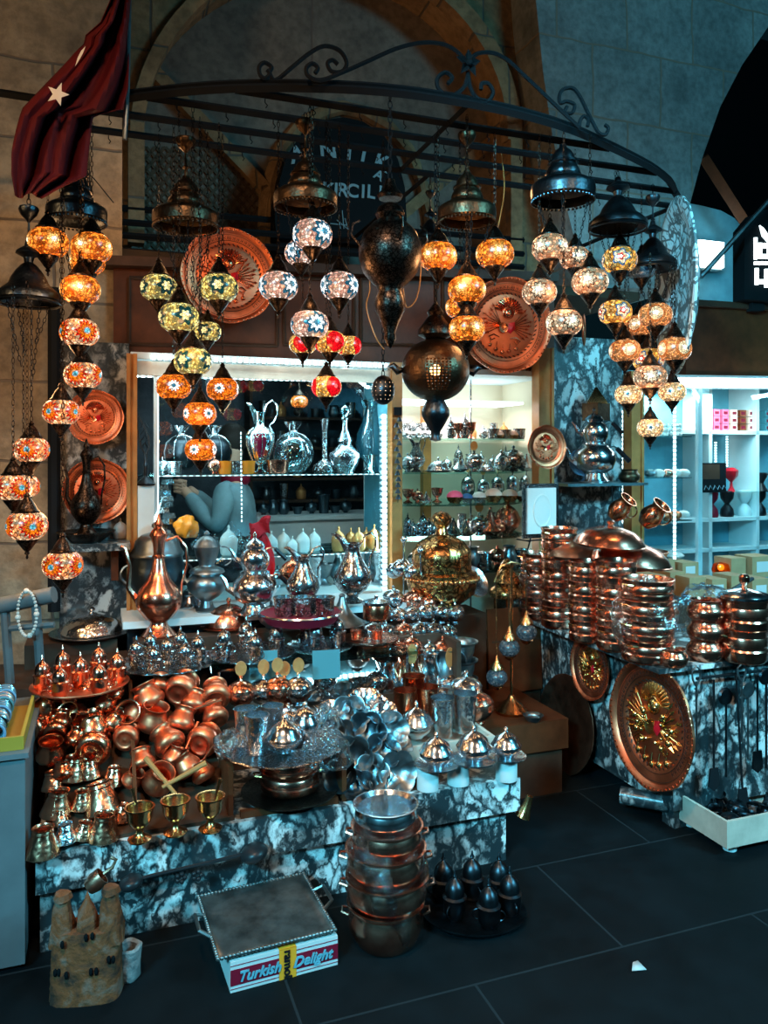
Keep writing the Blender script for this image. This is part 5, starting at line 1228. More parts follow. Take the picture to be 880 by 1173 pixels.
HEAP_L = [
 (52, 810, 32, 20, -40, 20, 'leaning at the upper left corner'), (40, 833, 29, 82, -15, 0, 'ringed base facing out at the left edge'), (63, 836, 28, 60, 30, 10, 'behind the ringed base at the left edge'),
 (58, 862, 34, -15, 10, 5, 'upright with bright white glint, lower left'), (80, 800, 28, 30, -20, 30, 'tipped back below the covered copper cups'), (84, 820, 32, -60, -10, 0, 'dark open mouth facing out'), (106, 832, 40, 5, 0, -8, 'broad and upright in the very middle'),
 (107, 856, 42, 82, 8, 0, 'largest ringed base facing out in front'), (100, 790, 30, 50, 60, 0, 'lying at the top edge under the copper cups'), (128, 795, 28, 20, 40, -30, 'leaning at the top right near the divider'), (147, 818, 34, -62, 15, 0, 'wide dark mouth facing out by the divider'),
 (122, 806, 28, 10, 0, 30, 'wedged behind the broad upright one'), (70, 826, 26, 30, 0, 0, 'deep between the open mouth and the left edge'), (88, 846, 28, 15, 30, 20, 'deep in the heap beside the largest base'), (66, 800, 26, 20, 20, -20, 'small one peeping out at the top left'), (132, 826, 30, 25, -30, 20, 'in shadow between broad one and divider'), (72, 884, 26, 20, 20, 0, 'small one under the bright glinting pot')]
for i, (px, py, w_, pi_, ya, ro, lb) in enumerate(HEAP_L):
    heap('pot', px, py, w_, pi_, ya, ro, CN+lb, 'shiny copper pots heaped at the far left')
GB = 'hammered copper jugs at the left front of the plinth'
for px, py, w_, pi_, ro, lb in ((84, 884, 33, 4, 5, 'under the heap, second row left'), (103, 884, 27, 0, -5, 'small, under the largest ringed pot'), (66, 924, 37, 4, 6, 'middle row at the left'), (116, 918, 44, 10, -14, 'big and tilted, middle row at the right'), (94, 920, 26, 0, 0, 'in shadow between the two of the middle row'),
                            (49, 968, 40, 0, 0, 'front left corner of the plinth'), (75, 958, 27, 2, -4, 'pale silvery one beside the front left corner'), (119, 951, 37, 0, 4, 'front row, left of the goblets')):
    heap('bell', px, py-4, w_, pi_, 0, ro, 'bell-shaped hammered copper jug, '+lb, GB, off=.04, swap={'copper_hammered': 'silver_hammered'} if 'silvery' in lb else None)
for px, py, w_, lb in ((60, 898, 26, 'in shadow behind the middle row at the left'), (130, 893, 26, 'beside the divider above the tilted big jug'), (96, 955, 24, 'between the two of the front row'), (140, 935, 24, 'half hidden behind the left goblet'), (70, 940, 22, 'small one above the silvery jug')):
    heap('bell', px, py-4, w_, 6, 0, R.uniform(-12, 12), 'bell-shaped hammered copper jug, '+lb, GB, off=.035)
for i, (px, py, k, lb) in enumerate(((160, 962, 'goblet_pestle', 'brass mortar goblet with steel pestle, left of three in front'), (201, 954, 'goblet', 'empty brass mortar goblet, middle of three in front'), (241, 950, 'goblet_pestle', 'brass mortar goblet with upright pestle, right of three in front'))):
    put(k, px, py, 34, lb, z=.335, rz=(2.6, 0, .3)[i], group='brass mortar goblets')
# wooden dividers and loose handles
def plank(p, q, h, t, mat, name, label, cat='divider'):
    """board standing between ground points p,q (a,b,z0)"""
    (a0_, b0_, z0_), (a1_, b1_, z1_) = p, q; x = MB(); P1, P2 = S(a0_, b0_, z0_), S(a1_, b1_, z1_); d = (P2-P1); d.z = 0; n_ = Vector((-d.y, d.x, 0)).normalized()*t/2
    x.add([P1-n_, P2-n_, P2+n_, P1+n_, P1-n_+Vector((0, 0, h)), P2-n_+Vector((0, 0, h)), P2+n_+Vector((0, 0, h)), P1+n_+Vector((0, 0, h))], [(3, 2, 1, 0), (4, 5, 6, 7), (0, 1, 5, 4), (1, 2, 6, 5), (2, 3, 7, 6), (3, 0, 4, 7)], mat, False)
    return x.build(name, None, label, cat)
def a_of(px, py, z): return ab(atz(px, py, z))[0]
plank((.275, .04, .34), (.275, .5, .62), .05, .012, 'wood_brown', 'wooden_divider', 'thin wooden divider between the two heaps of copper pots')
plank((.57, .03, .313), (.57, .40, .313), .17, .016, 'wood_brown', 'wooden_divider', 'wooden divider between the copper heap and the plastic-wrapped teapots')
x = MB(); x.tube([S(.36, .10, .42), S(.50, .10, .48)], [.006, .010], 'wood_orange', 8); x.build('loose_wooden_handle', None, 'loose wooden handle slanting up to the right above the goblets', 'handle')
x = MB(); x.tube([S(.40, .08, .40), S(.31, .16, .50)], [.006, .009], 'wood_orange', 8); x.build('loose_wooden_handle', None, 'loose wooden handle slanting up to the left above the goblets', 'handle')

# ================================================================== SETS OF CUPS ON TRAYS
def cups_on(tr, key, n, rr, tag_, group, h=35, ctr=True, wpx=17.5, inner=0):
    loc = tr.location; spots = []
    for k in range(n):
        a = 2*PI*k/n+.35; spots.append((loc.x+rr*math.cos(a), loc.y+rr*math.sin(a)))
    if ctr: spots.append((loc.x, loc.y))
    spots.sort(key=lambda q: q[0]/q[1])
    for i, (X, Y_) in enumerate(spots):
        s = wpx*Y_/F/W[key]; spawn(key, '%s, %s from the left' % (tag_, ORD[i]), (X, Y_, loc.z+.006), R.random()*6, s, group=group)
t1 = tray(92, 788, 108, 'copper tray carrying covered copper cups at the top left of the heap', .665, 'copper_matt', 1, 0)
cups_on(t1, 'cup_cu', 6, .125, 'covered copper coffee cup on the copper tray', 'covered copper cups on the tray', wpx=21)
t2 = tray(192, 763, 110, 'scalloped silver tray of covered cups above the copper heap', .68, 'silver_engraved')
cups_on(t2, 'cup_si', 6, .115, 'covered silver cup on the leftmost silver tray', 'covered silver cups on the leftmost silver tray', wpx=19)
t3 = tray(287, 752, 100, 'scalloped silver tray of covered cups in front of the pink cloche', .685, 'silver_engraved')
cups_on(t3, 'cup_si', 4, .105, 'covered silver cup on the middle silver tray', 'covered silver cups on the middle silver tray', wpx=20)
t4 = tray(367, 743, 76, 'small scalloped silver tray right of the middle one, above the teal card', .685, 'silver_engraved', 14)
cups_on(t4, 'cup_si', 3, .075, 'covered silver cup on the small right silver tray', 'covered silver cups on the small right tray', ctr=False, wpx=20)
t5 = tray(424, 735, 66, 'flat copper tray with two small copper cups right of the silver trays', .70, 'copper_pink', 1, 0)
for i, px in enumerate((408, 432)):
    put('beaker_cu', px, 732, 14, 'small copper cup on the flat copper tray, %s one' % ('left', 'right')[i], z=.712, hz=.5, swap={'copper': 'copper_pink'})
for nm, t_, w_ in (('teal', t3, 0), ('t', t4, 0)): pass
# glass shelf and posts that carry the silver trays
gs = thing('glass_tray_shelf', 'glass shelf on thin posts carrying the scalloped silver trays', 'shelf')
x = MB(); x.box((.58, .50, .665), (1.42, .80, .677), 'glass_shelf'); part(x, 'shelf_glass', gs)
for a, b in ((.60, .52), (1.38, .52), (.60, .78), (1.38, .78)):
    x = MB(); x.tube([S(a, b, .46), S(a, b, .665)], .006, 'silver', 8); x.build('post', gs)
for px, py, w_, lb in ((302, 762, 32, 'left'), (374, 761, 32, 'right')):
    p = atv(px, py, .49); h = w_*p.y/F/2; x = MB(); x.box((-h, 0, -h), (h, .004, h), 'teal_card'); o = x.build('blank_price_card', None, 'blank teal price card under the silver trays, %s one' % lb, 'card', 'teal price cards'); o.location = p; o.rotation_euler = (-.1, 0, TH-.1)
x = MB(); x.box((.275, .60, .60), (.30, .62, .665), 'wood_dark')
# ================================================================== MIDDLE OF THE LEFT STALL
# upper display steps behind the silver trays
dk = MB(); dk.box((-.12, .98, 0), (.24, 1.2, .715), 'wood_dark'); o = dk.build('side_pedestal', None, 'dark wooden pedestal under the broad silver dish cover at the left', 'pedestal'); o.matrix_world = SM
dk = MB(); dk.box((.30, .80, .66), (1.24, .90, .735), 'wood_dark'); o = dk.build('narrow_step', None, 'narrow dark step just below the white ledge, carrying cloches', 'display step'); o.matrix_world = SM
dk = MB(); dk.box((1.16, .66, .66), (1.62, .95, .70), 'wood_dark'); dk.box((1.60, .5, .31), (1.62, .95, .70), 'wood_dark'); o = dk.build('silver_step', None, 'dark step under the crowd of silver bowls beside the corner post', 'display step'); o.matrix_world = SM
# plastic-wrapped tray with teapots on the pan stack
put('cloche_flat', 105, 727, 92, 'broad silver dish cover on a plate at the left, below the marble pier', z=.715, b=None, swap={'copper_pink': 'silver_hammered'})
put('cloche_pink', 262, 718, 72, 'pink copper cloche with knob on a plate, in the middle before the window', z=.735)
# pointed silver tagine-like cover
P('cone', 'conical_dish_cover', 'dish cover', .26, ('cone', L_([(.118, .012), (.112, .02), (.085, .035), (.055, .06), (.035, .09), (.022, .12), (.014, .145), (.018, .152), (.010, .162), (0, .166)], 'silver_dull', 36, name='cone'), []), ('plate', L_([(0, 0), (.09, 0), (.125, .008), (.13, .012), (.12, .012), (0, .008)], 'silver_dull', 40, name='plate'), []))
put('cone', 392, 716, 58, 'pointed silver cover on a plate right of the red-lined tray', z=.735)
put('bonbon_ns', 311, 720, 30, 'pale domed silver bowl left of the dark red tray', z=.735, swap={'silver': 'silver_dull'})
put('ewer_cu', 182, 728, 52, 'tall copper-toned ewer with long neck standing in front of the lidded urn', z=.735, rz=.2, hz=1.02)
put('urn', 180, 700, 62, 'large dark lidded urn behind the tall ewer at the left of the window', z=ZL, b=None, rz=TH)
put('samovar', 237, 700, 52, 'cold grey footed teapot with cup-shaped top and curved handle', z=ZL, rz=.1, hz=1.0)
put('dteapot', 292, 703, 54, 'shining silver double teapot with black handles before the window', z=ZL, rz=.2, hz=1.05)
put('teapot', 218, 712, 44, 'small silver teapot between the copper ewer and the pink cloche', z=.735, rz=2.6, hz=1.3)
# dark red lined tray with engraved glass holders
tr = thing('red_lined_tray', 'dark crimson tray with silver edge carrying engraved cup holders', 'tray', atz(345, 712, ZL-.0)); q = tr.location; r = 46*q.y/F
x = MB(); x.lathe([(0, .03), (r*.9, .03), (r, .04), (r*1.02, .042), (r, .034), (r*.85, 0), (0, 0)], 'crimson', 40); x.build('tray', tr)
x = MB(); x.lathe([(r*.99, .038), (r*1.03, .046), (r*1.05, .040), (r*.99, .034)], 'silver', 40); x.build('rim', tr)
hold = L_([(0, 0), (.028, 0), (.032, .008), (.034, .05), (.037, .064), (.033, .064), (.03, .05), (.028, .01), (0, .01)], 'silver_engraved', 28, lambda t, z, rr: .06*abs(math.cos(4*t)), name='holder')
P('holder', 'engraved_cup_holder', 'cup holder', .074, ('cup', hold, []))
for i, px in enumerate((326, 348, 371)): spawn('holder', 'engraved silver cup holder on the crimson tray, %s from the left' % ORD[i], Vector((at(px, 700, q.y-.03).x, q.y-.03, ZL+.031)), 0, 25*q.y/F/.074, group='engraved cup holders on the crimson tray')
spawn('pitcher', 'engraved silver swan pitcher standing behind the cup holders', Vector((at(347, 680, q.y+.1).x, q.y+.1, ZL+.04)), .1, 1.0*38*q.y/F/.10)
put('pitcher', 404, 690, 42, 'engraved silver swan pitcher with amber glint, right of the cup holders', z=ZL+.02, rz=.1)
put('bonbon_cu', 335, 668, 30, 'small copper bowl with red cloth behind the first cup holder', z=ZL+.12)
P('canister', 'copper_canister', 'canister', .08, ('body', L_([(0, 0), (.038, 0), (.039, .004), (.039, .04), (.036, .044)], 'copper', 28, name='body'), []), ('lid', L_([(.041, .042), (.041, .050), (.02, .056), (.006, .058), (.006, .066), (0, .067)], 'silver', 28, name='lid'), []))
put('canister', 431, 708, 31, 'squat copper canister with silver lid at the window corner', z=ZL-.01)
# pan stack under the wrapped tray, in its bay
dk = MB(); dk.lathe([(0, .02), (.14, .02), (.165, .03), (.167, .034), (.15, .03), (0, .026)], 'bronze_black', 40)
pz = atz(330, 922, .313); o = dk.build('dark_platter', None, 'dark round platter under the wrapped copper pans in the middle bay', 'tray'); o.location = pz; o.location.y += .05
x = MB(); x.box((.60, .02, .313), (.93, .04, .335), 'wood_brown'); o = x.build('low_front_board', None, 'low dark wooden strip along the front of the middle bay', 'board'); o.matrix_world = SM
s_ = 70*pz.y/F/.192
for k in range(2): spawn('pan', ('lower', 'upper')[k]+' copper pan of the pair under the plastic-wrapped tray', pz+Vector((0, .05, .034+k*.058)), .3, s_, group=None)
P('pan_si', 'silver_rim_pan', 'pan', .16, ('bowl', L_([(0, 0), (.07, 0), (.076, .01), (.078, .04), (.081, .044), (.076, .044), (.073, .01), (0, .006)], 'silver', 40, name='bowl'), []))
spawn('pan_si', 'shiny silver pan between the copper pans and the wrapped tray', pz+Vector((0, .05, .15)), 0, 1.0*62*pz.y/F/.16)
ptz = .50
p = atz(322, 858, ptz); r = 66*p.y/F
x = MB(); x.lathe([(0, 0), (r*.9, 0), (r, .01), (r*.98, .013), (r*.88, .005), (0, .005)], 'silver_engraved', 56, lambda t, z, q: .02*math.cos(16*t) if q > r*.93 else 0); o = x.build('wrapped_tray', None, 'round silver tray wrapped in crumpled plastic carrying beakers and teapots', 'tray'); o.location = p
TR = p.copy()
def crumple(name, label, c, sx, sy, sz, seed=1, mat='plastic_wrap', par=None, n=26, m=14):
    rr = random.Random(seed); x = MB(); vs = []; fs = []
    ph = [rr.random()*6 for _ in range(8)]
    for j in range(m+1):
        e = -PI/2+PI*j/m
        for i in range(n):
            a = 2*PI*i/n
            k = 1+.13*math.sin(3*a+ph[0]+2*e)+.10*math.sin(7*a+ph[1]-3*e)+.09*math.sin(5*e+ph[2]+4*a)+.07*(rr.random()-.5)
            vs.append((sx*k*math.cos(e)*math.cos(a), sy*k*math.cos(e)*math.sin(a), max(-sz, sz*k*math.sin(e))))
    for j in range(m):
        for i in range(n): fs.append((j*n+i, j*n+(i+1) % n, (j+1)*n+(i+1) % n, (j+1)*n+i))
    x.add(vs, fs, mat, False); o = x.build(name, par, label, 'plastic wrap' if par is None else None); o.location = c; return o
crumple('crumpled_plastic', 'crumpled clear plastic bunched at the left end of the wrapped tray', TR+Vector((-.17, -.02, .02)), .055, .06, .045, 3)
crumple('crumpled_plastic', 'crumpled clear plastic hanging over the right end of the wrapped tray', TR+Vector((.165, -.03, .0)), .075, .06, .06, 5)
crumple('crumpled_plastic', 'tall bunch of shiny plastic behind the right teapot', TR+Vector((.145, .08, .075)), .05, .045, .05, 7)
def on_tr(key, px, dy, wpx, label, z=.0, **k):
    Y_ = TR.y+dy; loc = Vector(((px-CX)/F*Y_, Y_, TR.z+.006+z)); s = wpx*Y_/F/W[key]
    return spawn(key, label, loc, k.get('rz', .3), (s, s, s*k.get('hz', 1)), None, k.get('group'), k.get('swap'))
on_tr('beaker', 281, .03, 27, 'silver beaker at the back left of the wrapped tray', group='silver beakers on the wrapped tray')
on_tr('beaker', 294, -.05, 29, 'silver beaker at the front left of the wrapped tray', group='silver beakers on the wrapped tray')
on_tr('beaker', 312, .07, 26, 'silver beaker behind the left teapot on the wrapped tray', group='silver beakers on the wrapped tray')
on_tr('bonbon_ns', 326, -.05, 42, 'round fluted silver pot with lid in front on the wrapped tray', swap=None)
on_tr('teapot', 350, .05, 50, 'silver teapot at the right on the wrapped tray', hz=1.2, rz=.4)
on_tr('sugar_h', 330, .13, 30, 'hammered silver pot with lid behind the beakers')
plank((.955, .03, .313), (.955, .40, .313), .15, .016, 'wood_brown', 'wooden_divider', 'wooden divider between the pan stack and the scalloped silver bowls')
# sugar bowls with leaf-shaped gilt knobs
def leafed(m, gold):
    x = MB(); pl = []
    for k in range(14): a = 2*PI*k/14; pl.append((.017*math.sin(a), .118+.021*math.cos(a)*(1 if math.cos(a) > 0 else 1.1)))
    x.prism(pl, -.002, .002, gold); x.tube([(0, 0, .080), (0, 0, .1)], .002, gold, 5)
    return (('bowl', sug(m)[0][1], []), ('lid', sug(m)[1][1], [('leaf_knob', x.mesh('leaf_knob'))]))
P('leaf_si', 'leaf_knob_bowl', 'sugar bowl', .084, *leafed('silver', 'gold_foil')); P('leaf_cu', 'leaf_knob_bowl', 'sugar bowl', .084, *leafed('copper_pink', 'gold_foil'))
for i, (px, py, k, lb) in enumerate(((276, 812, 'leaf_cu', 'leftmost of the row behind the beakers'), (302, 810, 'leaf_si', 'second of the row behind the beakers'), (318, 808, 'leaf_cu', 'small, third of the row behind the beakers'), (326, 812, 'leaf_cu', 'coppery, in the middle of the row'), (342, 808, 'leaf_si', 'with round pale gilt leaf before the light strip'))):
    put(k, px, py, 33, 'leaf-knobbed bowl, '+lb, b=.40+.03*(i % 2), rz=TH, group='sugar bowls with leaf knobs under the light strip')
bd = MB(); bd.box((.58, .40, .46), (.97, .52, .50), 'wood_dark'); o = bd.build('low_step', None, 'dark low step under the leaf-knobbed sugar bowls', 'display step'); o.matrix_world = SM
# jumble of silver things in the niche below the light strip
for i, (px, py, w_) in enumerate(((352, 800, 26), (372, 797, 28), (393, 798, 28), (414, 792, 30), (432, 795, 26), (362, 812, 30), (384, 812, 30))):
    put(('scal_b', 'sugar_en', 'scal')[i % 3], px, py, w_, 'silver piece heaped right under the light strip, %s from the left' % ORD[(0, 2, 4, 5, 6, 1, 3)[i]], b=.56-.04*(i > 4), name=None, group='silver ware heaped under the light strip')
put('sugar', 345, 768, 26, 'round lidded silver bowl in the cold-lit niche, left one', b=.93, swap={'silver': 'silver_dull'}); put('sugar', 409, 768, 30, 'round lidded silver bowl in the cold-lit niche, right one', b=.93, swap={'silver': 'silver_dull'})
# scalloped silver bowls heap
zf2 = lambda b: .315+max(0, b-.03)*.75
SC = [(375, 838, 38, 40, -40, 'scal_t'), (400, 822, 46, 55, 10, 'scal'), (432, 818, 44, 30, 30, 'scal_b'), (392, 845, 40, 60, -30, 'scal'), (420, 840, 46, 60, 0, 'scal_t'), (447, 838, 42, 60, 30, 'scal'), (405, 868, 48, 68, -10, 'scal'), (437, 862, 42, 50, 20, 'scal_t'), (455, 855, 34, 30, 50, 'scal'),
      (392, 888, 42, 60, -25, 'scal_t'), (425, 886, 40, 50, 10, 'scal'), (454, 884, 46, 72, 20, 'scal'), (412, 903, 38, 40, -10, 'scal_t'), (440, 902, 36, 30, 20, 'scal'), (418, 806, 40, 20, 0, 'scal_b'), (382, 818, 36, 20, 0, 'scal_b')]
lbs = ['top left, half hidden', 'upper left, mouth forward', 'topmost bright one', 'left of the middle row', 'very middle, dark inside', 'right end of the middle row', 'left centre with bright glint', 'right of the centre', 'squeezed against the white box', 'lower left', 'lower middle', 'lower right with star-shaped mouth', 'bottom row left', 'bottom row right', 'at the back under the light strip', 'at the back left']
for (px, py, w_, pi_, ya, k), lb in zip(SC, lbs): heap(k, px, py, w_, -pi_, ya, 0, 'scalloped silver bowl in the heap, '+lb, 'heap of scalloped silver bowls', off=.03, zf=zf2, H_=.03)
x = MB(); x.prism([(.03, .313), (.42, .313), (.42, .50), (.36, .50)], .97, 1.25, 'wood_dark', fn=lambda a, d, z: (d, a, z)); o = x.build('bowl_board', None, 'dark sloping board under the heap of scalloped bowls', 'display board'); o.matrix_world = SM
# white wooden box with lidded ware
bx = thing('white_wooden_box', 'white-painted open wooden box holding beakers at the right front of the plinth', 'box')
a0_, a1_ = ab(atz(479, 905, .313))[0], 1.60
ZB = .415
for (lo, hi) in (((a0_, .16, .313), (a0_+.014, .52, ZB+.03)), ((a0_, .155, .313), (a1_, .17, ZB)), ((a1_-.014, .17, .313), (a1_, .52, ZB)), ((a0_, .51, .313), (a1_, .524, ZB+.02))):
    x = MB(); x.box(lo, hi, 'wood_pale'); part(x, 'side_board', bx)
x = MB(); x.box((a0_+.014, .17, .36), (a1_-.014, .51, .372), 'wood_pale'); part(x, 'inner_floor', bx)
for i, px in enumerate((490, 525, 580)):
    p = atz(px, (903, 897, 892)[i], .313); r = 12.5*p.y/F
    x = MB(); x.lathe([(0, 0), (r, 0), (r, .070), (r*.94, .073), (0, .073)], 'paper_white', 28); o = x.build('paper_drum', None, 'white paper drum under a lidded dish, '+('left', 'middle', 'right')[i]+' of three', 'drum', 'white drums at the front'); o.location = p
    put('bonbon', (500, 543, 580)[i], 0, 1, '', Y=1) if False else None
    q = p+Vector(((500, 543, 580)[i]/F*p.y-px/F*p.y, .0, .073)); s = (52, 54, 46)[i]*p.y/F/.128
    spawn('bonbon', 'lidded silver dish with pointed knob on white drum, '+('left', 'middle', 'right')[i]+' of the front three', q, .3, s, group='lidded silver dishes on white drums')
def inbox(key, px, py, w_, lb, z=.372, **k): return put(key, px, py, w_, lb, z=z, **k)
inbox('bonbon_ns', 477, 846, 40, 'lidded silver bowl with red glint at the left in the white box', z=.40)
inbox('beaker', 507, 843, 29, 'silver beaker in front in the white box', z=.40, group='silver beakers in the white box'); inbox('beaker', 533, 838, 29, 'silver beaker at the right in the white box', z=.40, group='silver beakers in the white box'); inbox('beaker', 517, 826, 27, 'silver beaker at the back in the white box', z=.40, group='silver beakers in the white box')
inbox('beaker_cu', 464, 833, 28, 'copper beaker at the left behind the lidded bowl', z=.42, group='copper beakers by the white box'); inbox('beaker_cu', 489, 829, 28, 'copper beaker right of its twin', z=.42, group='copper beakers by the white box'); inbox('beaker_cu', 474, 815, 27, 'copper beaker behind the two others', z=.45, group='copper beakers by the white box')
inbox('sugar_cu', 548, 829, 36, 'round hammered copper bowl at the right of the white box', z=.40); inbox('sugar_h', 534, 812, 38, 'silver lidded bowl behind the hammered copper one', z=.44); inbox('sugar', 503, 812, 26, 'small silver lidded bowl behind the beakers', z=.45)
x = MB(); x.box((1.0, .53, .31), (1.60, .66, .50), 'wood_dark'); o = x.build('jug_step', None, 'dark step under the row of milk jugs', 'display step'); o.matrix_world = SM
JG = [('jug', 443, 800, 32, 'silver jug, leftmost of the row above the copper beakers'), ('jug_cu', 468, 795, 34, 'coppery jug, second of the row above the copper beakers'), ('jug', 490, 793, 33, 'silver jug with bent handle, third of the row'), ('jug_dull', 512, 790, 34, 'dull silver jug beside the stacked bowls')]
for k, px, py, w_, lb in JG: put(k, px, py, w_, lb, b=.60, rz=.4, group='milk jugs above the beakers', hz=1.15)
put('leaf_si', 472, 812, 30, 'sugar bowl with tall gilt leaf knob among the jugs', b=.55, rz=TH, hz=1.5); put('leaf_si', 516, 816, 30, 'sugar bowl with tall gilt leaf knob right of the jugs', b=.55, rz=TH, hz=1.5)
for k in range(3): put('basin', 528, 800-k*21, 40, 'cold grey deep bowl, %s of the nested pile' % ('bottom', 'middle', 'top')[k], b=.66, group='nested deep bowls')
# crowd of lidded bowls on the step before the corner post
rr = random.Random(4)
for r_, (y, b, n_, x0, x1, k) in enumerate(((757, .64, 6, 420, 508, 'sugar_cu'), (736, .74, 6, 424, 515, 'sugar_en'), (716, .84, 6, 440, 520, 'sugar_h'), (702, .93, 4, 452, 512, 'sugar'))):
    for i in range(n_):
        px = x0+(x1-x0)*i/(n_-1)+rr.uniform(-2, 2)
        put(k if rr.random() < .8 else ('sugar', 'sugar_cu')[r_ % 2], px, y+rr.uniform(-2, 3), 24+rr.uniform(-2, 3), 'lidded bowl, %s from the left in the %s row by the corner post' % (ORD[i], ('front copper', 'second', 'third', 'back')[r_]), b=b, group='round lidded bowls by the corner post')
# three-tier ball stands
for px, py, m, lb in ((463, 700, 'silver', 'silver'), (482, 712, 'copper_pink', 'copper')):
    p = atv(px, py, 1.0 if m == 'silver' else .9); t = thing('ball_cluster_stand', 'cluster of round %s sugar pots on a slim stand below the corner post' % lb, 'stand', p)
    s = p.y/F; x = MB(); x.tube([(0, 0, 0), (0, 0, 78*s)], 1.2*s, 'silver', 6); x.lathe([(0, 0), (10*s, 0), (10*s, 2*s), (3*s, 5*s), (0, 5*s)], 'silver', 18); x.sphere((0, 0, 82*s), 4*s, 'silver', 10, 8); x.build('stem', t)
    for k in range(5):
        a = k*2*PI/5+.5; x = MB(); x.sphere((12*s*math.cos(a), 10*s*math.sin(a), (46 if m == 'silver' else 22)*s+(k % 2)*4*s), 9*s, m, 16, 10); x.build('ball_pot', t)

# ================================================================== BRASS TUREEN, LANTERN, MOSAIC STAND
x = MB(); x.box((1.68, 1.0, 0), (2.0, 1.24, .70), 'wood_dark'); o = x.build('tureen_pedestal', None, 'dark pedestal under the brass tureen in front of the corner cabinet', 'pedestal'); o.matrix_world = SM
put('vessel', 506, 708, 86, 'big ornate brass tureen with onion lid before the corner cabinet', z=.70)
x = MB(); p = atv(530, 668, 1.1); x.lathe([(0, 0), (.06, .0), (.085, .02), (.088, .024), (.06, .012), (0, .008)], 'silver', 36); o = x.build('silver_bowl', None, 'shallow silver bowl tilted on edge behind the brass tureen', 'bowl'); o.location = at(540, 668, 3.95); o.rotation_euler = (.9, .5, .3)
x = MB(); x.box((2.02, .98, 0), (2.3, 1.2, .56), 'wood_dark'); o = x.build('lantern_pedestal', None, 'dark pedestal under the glass lantern', 'pedestal'); o.matrix_world = SM
pl = atv(581, 728, 1.06); s = pl.y/F; t = thing('brass_glass_lantern', 'tall glass lantern with brass crown left of the stacked copper pots', 'lantern', pl, TH)
x = MB(); x.lathe([(0, 0), (19*s, 0), (20*s, 3*s), (17*s, 5*s), (0, 5*s)], 'brass_plain', 6); x.build('base', t)
for k in range(6):
    a = k*PI/3; x = MB(); x.tube([(16*s*math.cos(a), 16*s*math.sin(a), 4*s), (16*s*math.cos(a), 16*s*math.sin(a), 46*s)], 1.1*s, 'brass_plain', 5); x.build('post', t)
x = MB(); x.lathe([(15.5*s, 5*s), (15.5*s, 45*s)], 'glass_clear', 6); x.build('glass', t)
x = MB(); x.lathe([(20*s, 45*s), (21*s, 49*s), (19*s, 54*s), (14*s, 57*s), (15*s, 62*s), (11*s, 70*s), (6*s, 76*s), (8*s, 80*s), (4*s, 86*s), (0, 90*s)], 'brass', 24, lambda t_, z, r: .07*abs(math.cos(4*t_)) if 57*s < z < 76*s else 0); x.build('crown', t)
# mosaic ball table lamp
x = MB(); x.box((1.66, .45, .20), (2.12, .95, .33), 'wood_brown'); x.box((1.68, .47, 0), (2.10, .93, .20), 'wood_dark'); o = x.build('low_wooden_bench', None, 'low brown wooden bench right of the marble plinth', 'bench'); o.matrix_world = SM
pb = atz(586, 816, .33); s = pb.y/F; t = thing('mosaic_ball_lamp_stand', 'brass floor stand with three unlit blue mosaic balls beside the copper pots', 'lamp', pb, TH)
x = MB(); x.lathe([(0, 0), (18*s, 0), (19*s, 3*s), (15*s, 6*s), (12*s, 10*s), (6*s, 14*s), (3*s, 20*s), (0, 20*s)], 'brass_plain', 28); x.build('base', t)
x = MB(); x.tube([(0, 0, 15*s), (0, 0, 172*s)], 1.6*s, 'brass_plain', 8); x.tube([(-22*s, 0, 150*s), (-14*s, 0, 168*s), (0, 0, 172*s), (16*s, 0, 168*s), (24*s, 0, 155*s)], 1.2*s, 'brass_plain', 6); x.build('pole', t)
for dx, z in ((-22, 44), (-6, 76), (16, 92)):
    x = MB(); x.sphere((dx*s, -6*s, z*s), 12*s, 'mosaic_unlit', 20, 12, 10*s); o = x.build('mosaic_ball', t, 'blue and clear mosaic ball'); 
    y_ = MB(); y_.lathe([(8*s, (z+9)*s), (7*s, (z+13)*s), (3*s, (z+18)*s), (1*s, (z+24)*s), (0, (z+25)*s)], 'brass_plain', 14, center=(dx*s, -6*s)); y_.tube([(dx*s, -6*s, (z+24)*s), (dx*s, -4*s, 150*s)], .5*s, 'brass_plain', 4); y_.build('ball_cap', o); y_ = MB(); y_.lathe([(0, (z-15)*s), (4*s, (z-13)*s), (8*s, (z-9)*s)], 'brass_plain', 14, center=(dx*s, -6*s)); y_.build('ball_finial', o)
x = MB(); x.box((0, 0, 0), (.30, .012, .42), 'wood_brown'); o = x.build('leaning_wooden_panel', None, 'brown wooden panel leaning behind the mosaic ball lamp', 'panel'); o.matrix_world = stall_M(2.0, .96, .3) @ Matrix.Rotation(-.08, 4, 'X')
put('basin', 611, 826, 24, 'small metal bowl at the right end of the wooden bench', z=.33, hz=.5)
